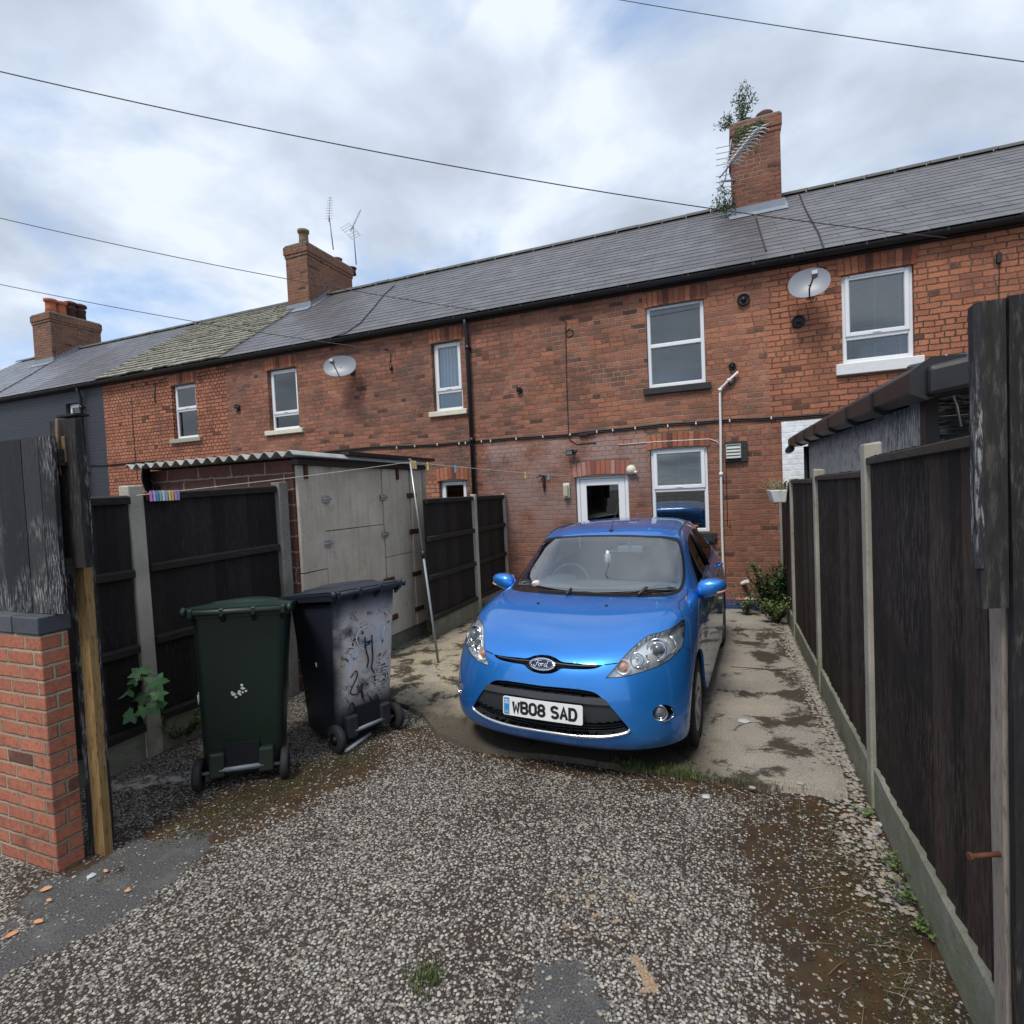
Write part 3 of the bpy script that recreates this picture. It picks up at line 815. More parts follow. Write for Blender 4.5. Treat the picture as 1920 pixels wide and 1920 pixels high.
# --- the house with the old stone slate roof
hB = thing('terraced_house', 'neat orange brick house with a lichen-pale old stone slate roof', 'house', G_T)
q1 = rect((325, 723), (369, 716), (378, 818), (332, 825))
wall_mesh(XA, XB, [q1]).build('wall', M_brick_B, hB)
window(hB, *[q1[0] + .005, q1[1] - .005, q1[2] + .005, q1[3] - .005], zat(352, 768), sash='top', blind='net', sill=M_grey_sill, sillo=.1)
arch(hB, q1[0], q1[1], q1[3], M_arch)
gutter(hB, XA, XB); roof(hB, XA, XB, M_stone, w=.38, gauge=.185, stone=True)
settle(hB, ((XA + XB) / 2, FD, 0))

# --- the house left of the downpipe
hC = thing('terraced_house', 'mottled red brick house with purple slates between stone-roofed house and downpipe', 'house', G_T)
q2 = rect((504, 695), (558, 686), (567, 800), (512, 811))
q3 = rect((811, 643), (864, 637), (873, 766), (817, 774))
q4 = rect((826, 900), (878, 898), (881, 1000), (830, 1002)); q4 = (q4[0], q4[1], q4[3] - 1.1, q4[3])
wall_mesh(XB, XC, [q2, q3, q4]).build('wall', M_brick_C, hC)
e = .005
window(hC, q2[0] + e, q2[1] - e, q2[2] + e, q2[3] - e, zat(540, 776), sash='top', sill=M_cream, sillo=.11, vent=True)
window(hC, q3[0] + e, q3[1] - e, q3[2] + e, q3[3] - e, zat(845, 733), sash='top', blind='roller', sill=M_cream, sillo=.09, vent=True)
window(hC, q4[0] + e, q4[1] - e, q4[2] + e, q4[3] - e, None, sash='top', vent=True)
for q in (q2, q3, q4): arch(hC, q[0], q[1], q[3], M_arch)
gutter(hC, XB, XC); roof(hC, XB, XC, M_slate)
downpipe(AY(876, 650, FD - .06).x, 0, Z_EAVE - .06, hC)
p0 = RP(541, 585); p1 = RP(588, 572)
zt = AY(532, 461, p0.y - .03).z
cC = chimney(hC, p0.x, p1.x, p0.y, Y_RID + .95, p0.z - .1, zt, M_brick_chim)
pot(cC, (p0.x + p1.x) / 2 + .02, p0.y + .28, zt, .12, .42, M_pot_buff)
pot(cC, (p0.x + p1.x) / 2 + .02, p0.y + .9, zt, .12, .10, M_brick_chim)
pot(cC, (p0.x + p1.x) / 2 + .02, p0.y + 1.5, zt, .12, .20, M_pot_buff)
pot(cC, (p0.x + p1.x) / 2 + .02, p0.y + 2.1, zt, .12, .18, M_pot_dark)
CC_TOP = zt; CC_X = (p0.x + p1.x) / 2; CC_Y = p0.y
settle(hC, ((XB + XC) / 2, FD, 0))

# --- the house behind the car
hD = thing('terraced_house', 'red-brown brick house behind the blue car with white back door', 'house', G_T)
q5 = rect((1210, 575), (1318, 562), (1326, 717), (1217, 730))
q6 = rect((1219, 841), (1327, 834), (1331, 996), (1225, 1000))
q7 = rect((1078, 892), (1177, 888), (1183, 960), (1084, 962)); q7 = (q7[0], q7[1], .10, q7[3])
wall_mesh(XC, XD, [q5, q6, q7]).build('wall', M_brick_D, hD)
window(hD, q5[0] + e, q5[1] - e, q5[2] + e, q5[3] - e, zat(1268, 644), sash='none', inset=.05, sill=M_black_sill, sillo=.07, sillh=.11)
window(hD, q6[0] + e, q6[1] - e, q6[2] + e, q6[3] - e, zat(1275, 918), sash='top', inset=.05, blind='venetian_dark', sill=M_black_sill, sillo=.1, sillh=.11)
arch(hD, q6[0], q6[1], q6[3], M_arch, rise=.03)
arch(hD, q5[0], q5[1], q5[3], M_arch, rise=.02)
arch(hD, q7[0], q7[1], q7[3], M_arch_pale, over=.03)
# back door
dr = MB(); x0, x1, z0, z1 = q7; y = FD + .05
frame_ring(dr, x0 + .005, x1 - .005, z0 + .01, z1 - .005, .055, y, y + .07)
do = dr.build('door_frame', M_upvc, hD, bevel=.006)
dl = MB(); frame_ring(dl, x0 + .065, x1 - .065, z0 + .07, z1 - .065, .10, y + .008, y + .055)
dl.box((x0 + .16, y + .02, z0 + .16), (x1 - .16, y + .05, z0 + .9)); dl.box((x0 + .16, y + .008, z0 + .88), (x1 - .16, y + .055, z0 + .98))
dl.build('door', M_upvc, hD, bevel=.005)
g = MB(); g.box((x0 + .165, y + .025, z0 + .98), (x1 - .165, y + .035, z1 - .165)); g.build('door_glass', M_glass_door, hD)
g = MB(); g.box((x1 - .13, y - .02, z0 + .93), (x1 - .11, y + .01, z0 + 1.13)); g.tube([(x1 - .12, y - .01, z0 + 1.03), (x1 - .12, y - .05, z0 + 1.03), (x1 - .23, y - .05, z0 + 1.03)], .009, 8); g.build('door_handle', M_upvc, hD)
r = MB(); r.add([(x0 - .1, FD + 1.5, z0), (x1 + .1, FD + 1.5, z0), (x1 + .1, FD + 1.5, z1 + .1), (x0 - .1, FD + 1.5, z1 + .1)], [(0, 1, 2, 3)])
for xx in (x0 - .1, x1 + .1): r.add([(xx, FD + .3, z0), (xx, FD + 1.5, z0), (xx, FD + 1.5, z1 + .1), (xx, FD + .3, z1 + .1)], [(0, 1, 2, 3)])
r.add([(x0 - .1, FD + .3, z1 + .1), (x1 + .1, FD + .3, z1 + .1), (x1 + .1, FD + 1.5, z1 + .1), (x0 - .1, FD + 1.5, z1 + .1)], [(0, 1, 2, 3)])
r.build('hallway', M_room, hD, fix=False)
gutter(hD, XC, XD); roof(hD, XC, XD, M_slate)
settle(hD, ((XC + XD) / 2, FD, 0))

# --- the right hand house
hE = thing('terraced_house', 'bright orange brick house above the black shed, plant-grown chimney on its roof', 'house', G_T)
q8 = rect((1574, 517), (1710, 494), (1714, 662), (1580, 691))
wall_mesh(XD, XR, [q8]).build('wall', M_brick_E, hE)
window(hE, q8[0] + e, q8[1] - e, q8[2] + e, q8[3] - e, zat(1645, 628), sash='top', inset=.05, blind='venetian', sill=M_white_sill, sillo=.09, sillh=.16, vent=True)
arch(hE, q8[0], q8[1], q8[3], M_arch, rise=.01)
wpt = MB(); a = AY(1465, 791, FD); b = AY(1560, 788, FD)
wpt.box((a.x, FD - .006, .05), (b.x + .6, FD + .004, a.z)); wpt.build('white_painted_patch', M_brick_white, hE)
gutter(hE, XD, XR); roof(hE, XD, XR, M_slate_r)
p0 = RP(1376, 408); p1 = RP(1466, 388)
zt = AY(1470, 203, p0.y - .03).z
cE = chimney(hE, p0.x, p1.x, p0.y, Y_RID + .5, p0.z - .1, zt, M_brick_chimR, ov=.03)
for k, (fx, hh) in enumerate([(.3, .15), (.72, .2)]):
    m = MB()
    xx = p0.x + (p1.x - p0.x) * fx
    m.lathe([(.15, 0), (.14, hh * .6), (.145, hh * .8), (.09, hh), (.05, hh * .9)], (xx, p0.y + .28, zt), n=18)
    m.build('chimney_pot', M_pot_dark, cE)
CE = (p0.x, p1.x, p0.y, zt)
settle(hE, ((XD + XR) / 2, FD, 0))
# ------------------------------------------------------------------ ground sheet and slab
g = MB(); g.add([(-900, -400, 0), (900, -400, 0), (900, 1400, 0), (-900, 1400, 0)], [(0, 1, 2, 3)])
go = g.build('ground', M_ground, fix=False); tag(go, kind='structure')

def slab_mat():
    t = NT('yard_concrete')
    P = t.pos; flat = t.stretch(P, 1, 1, 0)
    s3 = t.sep(P)
    n = t.noise(1.7, 6, .65, vec=flat); f = t.noise(95, 4, .75, vec=flat); md = t.noise(6, 6, .7, vec=flat)
    c = t.ramp(n, (.25, (.18, .165, .145)), (.5, (.26, .24, .205)), (.7, (.34, .30, .24)))
    yel = t.m('MULTIPLY', t.ss(t.m('MULTIPLY', s3[0], -1), 1.7, 2.4), t.ss(md, .35, .55))
    c = t.mix(t.m('MULTIPLY', yel, .7), c, (.40, .34, .22))
    c = t.mix(t.m('MULTIPLY', t.ss(f, .50, .66), .75), c, (.06, .052, .045))
    c = t.mix(t.m('MULTIPLY', t.ss(f, .48, .34), .5), c, (.44, .40, .34))
    big = t.noise(2.4, 7, .72, vec=t.vm('ADD', flat, (5, 2, 0)), dist=.4)
    edge = t.ss(s3[0], -.35, .6)                                     # black moss towards the right fence
    edgel = t.m('MAXIMUM', edge, t.m('MULTIPLY', t.ss(t.m('MULTIPLY', s3[0], -1), 1.5, 2.9), .8))
    mo = t.ss(t.m('ADD', t.m('ADD', big, t.m('MULTIPLY', t.m('SUBTRACT', f, .5), .12)), t.m('MULTIPLY', edgel, .10)), .565, .64)
    mo = t.m('MAXIMUM', mo, t.m('MULTIPLY', t.ss(t.vor(14, flat), .14, .05), t.ss(md, .52, .6)))
    mc = t.mix(t.noise(30, 4, .6), (.014, .010, .009), (.045, .032, .018))
    c = t.mix(t.m('MULTIPLY', mo, .9), c, mc)
    # cracks
    cv = t.vm('ADD', flat, t.vm('MULTIPLY', t.noise(2, 5, .7, col=True), (.5, .5, 0)))
    ck = t.vor(.75, cv, feature='DISTANCE_TO_EDGE')
    ckm = t.m('MULTIPLY', t.ss(ck, .007, .002), t.ss(t.noise(1.1, 2, .5, vec=flat), .48, .6))
    c = t.mix(t.m('MULTIPLY', ckm, .85), c, (.02, .016, .013))
    fr = t.m('MULTIPLY', t.ss(t.m('ADD', s3[1], t.m('MULTIPLY', md, .5)), 4.45, 3.95), t.ss(s3[0], .1, -.3))  # front strip: moss plus the shade under the bumper, painted into the slab colour
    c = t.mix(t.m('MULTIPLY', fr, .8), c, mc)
    green = t.m('MULTIPLY', t.ss(t.noise(4, 5, .7, vec=flat), .55, .72), .4)
    c = t.mix(green, c, (.10, .105, .045))
    h = t.m('ADD', t.m('MULTIPLY', f, .6), t.m('ADD', md, t.m('MULTIPLY', ckm, -1.5)))
    return t.out(c, .9, t.bump(h, .6, .006), spec=.25)
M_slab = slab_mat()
SZ = .035
XF = G(1545, 1298).x                                  # right fence line
edge_px = [(600, 1300), (700, 1296), (790, 1335), (822, 1372), (862, 1392), (905, 1402), (1060, 1418), (1180, 1436), (1310, 1452), (1450, 1472), (1590, 1488)]
fe = []
for i in range(len(edge_px) - 1):
    a = G(*edge_px[i], SZ); b = G(*edge_px[i + 1], SZ)
    for k in range(8):
        p = a.lerp(b, k / 8); fe.append((p.x, p.y + noise.noise(Vector((p.x * 4, 2, 0))) * .03 + random.uniform(-.003, .003)))
p = G(*edge_px[-1], SZ); fe.append((p.x, p.y)); fe.append((XF - .12, p.y + .3))
s = MB(); n = len(fe)
top = [(x, y, SZ) for x, y in fe]; bot = [(x, y - .015, -.02) for x, y in fe]; back = [(x, FD + .02, SZ) for x, y in fe]
s.add(top + bot + back, [(i, i + n, i + n + 1, i + 1) for i in range(n - 1)] + [(i, i + 1, i + 1 + 2 * n, i + 2 * n) for i in range(n - 1)])
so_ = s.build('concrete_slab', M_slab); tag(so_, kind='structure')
# expansion joints as a darker groove strip
j = MB()
for py, x0, x1 in ((1255, 1370, 1520), (1150, 1380, 1480)):
    a = G(x0, py, SZ); b = G(x1, py + 2, SZ); yy = (a.y + b.y) / 2
    j.box((a.x, yy, SZ - .01), (XF - .15, yy + .014, SZ + .003))
jo = j.build('slab_joint', simple('joint_dirt', (.03, .024, .018), .95)); tag(jo, kind='structure')

# ------------------------------------------------------------------ fences
def post(name_lab, x, y, h, mat, sx=.10, sy=.10, lean=(0, 0), group='concrete fence posts', cap=None, base=0.):
    m = MB(); n = 8
    for i in range(n):
        a = i / n; b = (i + 1) / n
        def c(t): return (x + lean[0] * t, y + lean[1] * t)
        j0 = random.Random(i * 7 + int(x * 100)).uniform(-.002, .002)
        xa, ya = c(a); xb, yb = c(b)
        m.hexa([(xa - sx / 2, ya - sy / 2, h * a), (xa + sx / 2, ya - sy / 2, h * a), (xa + sx / 2, ya + sy / 2, h * a), (xa - sx / 2, ya + sy / 2, h * a),
                (xb - sx / 2 + j0, yb - sy / 2, h * b), (xb + sx / 2 + j0, yb - sy / 2, h * b), (xb + sx / 2, yb + sy / 2, h * b), (xb - sx / 2, yb + sy / 2, h * b)])
    o = m.build('fence_post', mat, None)
    bm = bmesh.new(); bm.from_mesh(o.data); bmesh.ops.remove_doubles(bm, verts=bm.verts, dist=.0045)
    inner = [f for f in bm.faces if abs(f.normal.z) > .9 and .01 < f.calc_center_median().z < h - .01]
    bmesh.ops.delete(bm, geom=inner, context='FACES')
    ed = [e for e in bm.edges if len(e.link_faces) == 2 and e.calc_face_angle(0) > .8]
    bmesh.ops.bevel(bm, geom=ed, offset=.010, segments=2, profile=.5, affect='EDGES')
    for v in bm.verts:
        if v.co.z > h - .03:
            v.co.z += noise.noise(Vector((v.co.x * 30, v.co.y * 30, 3))) * .012
    bm.to_mesh(o.data); bm.free()
    shift(o, (x, y, 0))
    return tag(o, name_lab, 'fence post', group)

def panel(lab, a, b, z0, za, zb, side, mat, rails=False, group='timber fence panels', gb=True, cover=False, bw=.115, thick=None):
    """closeboard panel from a to b (x,y). side=+1: we look at it from +x; rails=True shows the rail side"""
    a = Vector((*a, 0)); b = Vector((*b, 0)); d = (b - a); L = d.length; d.normalize(); nrm = Vector((d.y, -d.x, 0)) * side
    r = thing('timber_fence', lab, 'fence panel', group)
    m = MB(); u = 0
    zt = lambda u: za + (zb - za) * u / L
    rng = random.Random(int(a.y * 1000) + int(a.x * 77))
    while u < L - .01:
        w_ = min(bw * rng.uniform(.85, 1.15), L - u)
        o0 = rng.uniform(0, .006)
        p = a + d * u; q = a + d * (u + w_ + (.0 if rails else .012))
        if (q - a).length > L: q = b
        t0, t1 = .004, .019
        f0 = nrm * (-o0); 
        zz0 = z0 + rng.uniform(-.012, .006); z1p = zt(u) - rng.uniform(0, .008); z1q = zt(u + w_) - rng.uniform(0, .008)
        tp = nrm * t0; tq = nrm * t1
        bk = -nrm * .004
        m.hexa([p + bk + f0 + Vector((0, 0, zz0)), q + bk + f0 + Vector((0, 0, zz0)), q + tq + f0 + Vector((0, 0, zz0)), p + tp + f0 + Vector((0, 0, zz0)),
                p + bk + f0 + Vector((0, 0, z1p)), q + bk + f0 + Vector((0, 0, z1q)), q + tq + f0 + Vector((0, 0, z1q)), p + tp + f0 + Vector((0, 0, z1p))])
        u += w_ + (.004 if rails else 0)
    m.build('boards', mat, r)
    rm = MB()
    H_ = za - z0
    for fz in ((.0, .345, .67, .985) if rails else (.985,)):
        zz = z0 + H_ * fz; zz2 = z0 + (zb - z0) * fz
        c0, c1 = nrm * .018, nrm * (.055 if rails else .04)
        if not rails: c0 = nrm * -.02
        h_ = .032 if rails else .022
        rm.hexa([a + c0 + Vector((0, 0, zz - h_)), b + c0 + Vector((0, 0, zz2 - h_)), b + c1 + Vector((0, 0, zz2 - h_)), a + c1 + Vector((0, 0, zz - h_)),
                 a + c0 + Vector((0, 0, zz + h_)), b + c0 + Vector((0, 0, zz2 + h_)), b + c1 + Vector((0, 0, zz2 + h_ * .6)), a + c1 + Vector((0, 0, zz + h_ * .6))])
    rm.build('rails' if rails else 'capping_rail', M_fence_rail if rails else M_post_dark, r, bevel=.003)
    if gb:
        gm = MB(); n = 14; P = []
        for k in range(n + 1):
            pt = a + d * (L * k / n); zz = z0 + .012 + (noise.noise(Vector((pt.x * 5, pt.y * 5, 0))) * .012)
            P.append([pt + nrm * .03 + Vector((0, 0, -.05)), pt + nrm * .032 + Vector((0, 0, zz - .01)), pt + nrm * .02 + Vector((0, 0, zz)), pt - nrm * .02 + Vector((0, 0, zz))])
        gm.sheet(P, smooth=False).build('gravel_board', M_gravelboard, r, fix=False)
    settle(r, (*((a + b) / 2)[:2], 0))
    return r
M_post_dark = wood_mat('dark_wet_timber', [(.016, .013, .012), (.035, .028, .024), (.06, .05, .042)], axis=1, pale=(.14, .13, .11), pale_amt=.4)

# right fence, from the near gate to the house
ry = [G(1640, 1510).y, G(1545, 1298).y, G(1497, 1195).y]
ry.append(FD - .12)
rtop = [AX(1640, 828, XF).z, AX(1533, 880, XF).z, AX(1486, 898, XF).z]
post('tall concrete post on the right fence nearest the camera, paint stained', XF, ry[0], rtop[0], M_conc_post_r, sx=.085)
post('second concrete post of the right fence, below the black shed gutter', XF, ry[1], rtop[1], M_conc_post_r, sx=.085)
post('third concrete post of the right fence, next to the white planter', XF, ry[2], rtop[2], M_conc_post_r, sx=.085)
post('concrete post of the right fence up against the house wall', XF, ry[3], rtop[2] - .02, M_conc_post_r, sx=.085)
YG = 1.74
zc0, zc1 = AX(1660, 850, XF).z, AX(1800, 815, XF).z
panel('nearest and tallest dark brown panel of the right fence, behind the raw timber post', (XF, YG + .08), (XF, ry[0] - .06), .23, zc1, zc0, -1, M_fence_r, bw=.10)
z2 = AX(1575, 884, XF).z
panel('second dark brown panel of the right fence, between first and second concrete posts', (XF, ry[0] + .06), (XF, ry[1] - .06), .21, z2, z2 - .01, -1, M_fence_r)
z3 = AX(1508, 897, XF).z
panel('third dark brown panel of the right fence, beside the car rear', (XF, ry[1] + .06), (XF, ry[2] - .06), .18, z3, z3, -1, M_fence_r)
panel('short far panel of the right fence under the white planter', (XF, ry[2] + .06), (XF, ry[3] - .06), .2, z3 - .02, z3 - .02, -1, M_fence_r)

# left fence, near the gate to the shed
pl = G(285, 1415); XLf = pl.x
zl = AX(262, 925, XLf).z
yl1 = AX(527, 905, XLf).y
post('pale concrete post behind the leafy sapling, washing line tied to its top', XLf, pl.y, AX(240, 910, XLf).z, M_conc_post, sx=.11, sy=.11, lean=(-.03, 0))
_ys = AX(552, 868, G(787, 1192).x).y - .10; _xs = AY(526, 950, _ys).x
post('dark lichen-spotted concrete post at the brick shed corner', _xs, _ys, AY(526, 904, _ys).z, M_conc_dark, sx=.10, sy=.11)
panel('black fence panel between the pale concrete post and the shed, behind the green bin', (XLf, pl.y + .07), (_xs - .02, _ys - .06), .27, zl, AX(505, 912, XLf).z, 1, M_fence_l, rails=True)
panel('black fence panel between the timber gate post and the pale concrete post', (XLf, G(109, 1640).y + .30), (XLf, pl.y - .06), .24, zl - .03, zl - .02, 1, M_fence_l, rails=True)
# left fence beyond the shed
XL2 = G(891, 1160).x
y0_ = AX(792, 935, XL2).y; y1_ = AX(885, 930, XL2).y
zz_ = AX(885, 930, XL2).z
post('concrete post in the middle of the far left fence, right of the shed', XL2 + .02, y1_, zz_ + .02, M_conc_post, sx=.075, sy=.08)
post('last concrete post of the far left fence, against the pinkish wall', XL2 + .02, FD - .06, zz_ + .02, M_conc_post_r, sx=.06, sy=.07)
panel('far black fence panel next to the shed door, slits of light in it', (XL2, y0_ + .02), (XL2, y1_ - .06), .30, zz_ - .01, zz_ - .01, 1, M_fence_l, rails=True)
panel('far black fence panel against the house wall', (XL2, y1_ + .06), (XL2, FD - .09), .30, zz_ - .01, zz_ - .01, 1, M_fence_l, rails=True)

# ------------------------------------------------------------------ brick pier with the boards above (left edge)
pc = G(109, 1640); YP = pc.y; XP = pc.x
zp = AY(70, 1192, YP).z; zcop = AY(62, 1157, YP).z
pier = thing('brick_pier', 'smooth orange brick pier with blue coping bricks at the left edge', 'brick pier')
YB = AX(128, 1180, XP).y
m = MB(); m.box((XP - 1.3, YP, -.05), (XP, YB, zp)); m.build('brickwork', M_brick_pier, pier, bevel=.004)
m = MB(); x = XP + .012
while x > XP - 1.2:
    m.box((x - .215, YP - .012, zp + .006), (x, YB + .01, zcop), jit=.001); x -= .224
m.build('coping', M_blue_brick, pier, bevel=.006, seg=2)
settle(pier, (XP - .4, YP, 0))
def boards(lab, name, cat, xs, y, tops, z0, mat, th=.022, group=None, jit=.006):
    r = thing(name, lab, cat, group)
    m = MB()
    for i in range(len(xs) - 1):
        a, b = xs[i] + .003, xs[i + 1] - .003; o = random.uniform(0, jit); n = 14; wv = random.uniform(-1, 1)
        P = []
        zz0 = z0[i] if isinstance(z0, (list, tuple)) else z0
        for k in range(n + 1):
            f = k / n; z = zz0 + (tops[i] - zz0) * f
            ea = noise.noise(Vector((a * 9, z * 2.3, 1))) * .0035; eb = noise.noise(Vector((b * 9, z * 2.3, 5))) * .0035
            zl_ = z + (random.uniform(-.006, .006) if k in (0, n) else 0); zr_ = z + (random.uniform(-.006, .006) if k in (0, n) else 0)
            P.append([(a + ea, y + o + th, zl_), (a + ea, y + o, zl_), ((a + b) / 2, y + o - .0015 * wv, (zl_ + zr_) / 2), (b + eb, y + o, zr_), (b + eb, y + o + th, zr_), (a + ea, y + o + th, zl_)])
        m.sheet(P)
        m.add([P[-1][0], P[-1][1], P[-1][2], P[-1][3], P[-1][4]], [(0, 1, 2, 3, 4)]); m.add(P[0][:5], [(4, 3, 2, 1, 0)])
    m.build('boards', mat, r)
    return r
YBd = YP + .06
bx = [AY(px, 1000, YBd).x for px in (-90, -55, -25, 4, 50, 82, 108)]
bt = [AY(px, py, YBd).z for px, py in ((-70, 838), (-40, 836), (-10, 832), (25, 826), (66, 819), (95, 816))]
br = boards('black boards with flaking white paint standing on the brick pier', 'boarding', 'boarding', bx, YBd, bt, zcop + .003, M_gate_board)
m = MB(); m.box((bx[0], YBd + .03, zcop + .2), (bx[-1], YBd + .07, zcop + .28)); m.box((bx[0], YBd + .03, zcop + .75), (bx[-1], YBd + .07, zcop + .83)); m.build('rail', M_fence_rail, br)
settle(br, (bx[3], YBd, zcop))

# left timber gate post: raw timber, dark strip and black board above
wp = G(196, 1605); YW = wp.y
def px_x(px, py): return AY(px, py, YW).x
gl = thing('gate_post', 'timber gate post, raw yellow wood below and black board above, left of bins', 'gate post', 'timber posts of the missing gate')
ztb = AY(150, 1062, YW).z; ztop = AY(120, 790, YW).z
def column(mb, x0, x1, y0, y1, z0, z1, n=12, amp=.003, tw=.0):
    P = []
    for k in range(n + 1):
        z = z0 + (z1 - z0) * k / n
        e = [noise.noise(Vector((x * 7, y * 7, z * 3))) * amp for x, y in ((x0, y0), (x1, y0), (x1, y1), (x0, y1))]
        P.append([(x0 + e[0], y0 + e[0], z), (x1 + e[1], y0 + e[1], z), (x1 + e[2], y1 + e[2], z), (x0 + e[3], y1 + e[3], z), (x0 + e[0], y0 + e[0], z)])
    mb.sheet(P); mb.add(P[-1][:4], [(0, 1, 2, 3)]); mb.add(P[0][:4], [(3, 2, 1, 0)])
xa, xb = px_x(139, 1100), px_x(160, 1100)
m = MB(); column(m, xa, xb, YW, max(YW + .03, AX(176, 1100, xb).y), -.02, ztb + .03); m.build('raw_timber', M_post_wood, gl)
xd0 = px_x(113, 1000)
m = MB(); column(m, XP + .004, xa - .004, YW - .015, YW + .10, -.02, ztop - .01); m.build('dark_timber', M_gate_board, gl)
xc0, xc1 = px_x(122, 900), px_x(166, 900)
m = MB(); column(m, xa - .02, xc1 + .005, YW - .045, YW - .018, ztb, AY(165, 790, YW).z + .015); m.build('black_board', M_gate_big, gl)
m = MB(); hx, hz = px_x(138, 840), AY(138, 842, YW).z
m.box((hx - .035, YW - .055, hz - .07), (hx + .025, YW - .046, hz + .06)); m.tube([(hx - .01, YW - .06, hz + .15), (hx - .008, YW - .066, hz), (hx - .012, YW - .06, hz - .14)], [.007, .010, .003], 6)
m.build('latch_plate', simple('latch_wood', (.16, .10, .06), .8, var=.4, scale=30), gl, bevel=.002)
m = MB(); m.box((px_x(124, 783), YW - .047, ztop + .012), (px_x(160, 783), YW + .02, ztop + .022)); m.build('top_strip', M_fence_rail, gl)
settle(gl, (xa, YW, 0))

# right timber gate post and its tall boards
YR = YG
gr = thing('gate_post', 'grey weathered timber post at the right edge carrying tall black boards', 'gate post', 'timber posts of the missing gate')
rx = lambda px, py: AY(px, py, YR).x
xp0, xp1 = rx(1882, 1500), rx(1905, 1500)
zb_ = AY(1870, 1133, YR).z
m = MB(); column(m, xp0, xp1, YR, YR + .07, -.02, zb_ + .6, amp=.006, n=26); m.build('timber', M_post_grey, gr)
m = MB(); m.tube([(xp0 + .01, YR + .02, G(1893, 1609, 0).z + AY(1890, 1609, YR).z), (xp0 - .075, YR - .01, AY(1852, 1607, YR).z)], .0065, 8); m.tube([(xp0 - .072, YR - .009, AY(1852, 1607, YR).z), (xp0 - .08, YR - .012, AY(1851, 1607, YR).z)], .011, 6)
m.build('bolt', M_rust, gr)
settle(gr, (xp0, YR, 0))
x1_, x2_ = rx(1815, 700) + .0, rx(1873, 700)
bd = boards('two tall worn black boards rising above the right fence', 'boarding', 'boarding', [x1_, x2_, x2_ + .17, x2_ + .34], YR - .05, [AY(1840, 571, YR).z, AY(1890, 560, YR).z, AY(1918, 556, YR).z + .01], [zb_, -.02, -.02], M_gate_big, th=.03)
m = MB(); column(m, x1_ - .006, x1_ + .010, YR - .053, YR - .022, zb_ + .1, AY(1800, 585, YR).z, amp=.003); m.build('edge_strip', M_gate_board, bd)
settle(bd, (x2_, YR, 0))

# ------------------------------------------------------------------ the brick shed with concrete panel doors (left)
XS = G(787, 1192).x
ys0 = AX(552, 868, XS).y; ys1 = AX(787, 860, XS).y
zs0 = AX(552, 868, XS).z; zs1 = AX(787, 862, XS).z
zs = (zs0 + zs1) / 2 - .03
xs0 = AY(300, 905, ys0).x
shed = thing('shed', 'brick shed with pale concrete panel doors and corrugated roof on the left', 'shed')
m = MB(); m.box((xs0 - .2, ys0 - .0, -.02), (XS - .035, ys0 + .1, zs + .0)); m.box((xs0 - .2, ys1 - .1, -.02), (XS - .035, ys1, zs)); m.box((xs0 - .2, ys0 + .1, -.02), (xs0 - .1, ys1 - .1, zs)); m.build('brick_wall', M_brick_shed, shed)
# corrugated sheets: ridges run back from us
def corr(x0, x1, y0, y1, z0, z1, pitch=.146, amp=.026, th=.008):
    m = MB(); n = int((x1 - x0) / pitch * 10); P = []; Q = []
    for y, zb in ((y0, z0), ((y0 + y1) / 2, (z0 + z1) / 2), (y1, z1)):
        P.append([(x0 + (x1 - x0) * k / n, y, zb + amp * sin(2 * pi * (x1 - x0) * k / n / pitch)) for k in range(n + 1)])
        Q.append([(a, b, c + th) for a, b, c in P[-1]])
    m.sheet(P, smooth=True); m.sheet(Q, smooth=True)
    for r_, s_ in ((P[0], Q[0]), (P[-1], Q[-1])): m.sheet([r_, s_])
    m.sheet([[p[0] for p in P], [p[0] for p in Q]]); m.sheet([[p[-1] for p in P], [p[-1] for p in Q]])
    return m
zr0 = AX(552, 857, XS + .12).z; zr1 = AX(790, 852, XS + .12).z
corr(xs0 - .3, XS + .14, ys0 - .16, ys1 + .05, zs + .045, zs + .02).build('corrugated_roof', M_corr, shed, fix=False)
m = MB(); m.box((XS + .06, ys0 + .6, zs + .062), (XS + .16, ys1 + .12, zs + .10)); m.box((XS - .02, ys0 - .02, zs - .045), (XS + .06, ys1 + .04, zs + .005)); m.build('roof_felt_edge', M_fascia, shed)
# door face: panels with gaps
def yx(px, py): return AX(px, py, XS).y
def zx(px, py): return AX(px, py, XS).z
cols = [yx(556, 1000), yx(612, 1000), yx(722, 1000), yx(772, 1000), yx(787, 1000)]
cols[0] = ys0 + .02; cols[-1] = ys1
splits = [[(560, 1078)], [(650, 992)], [(745, 1041)], []]
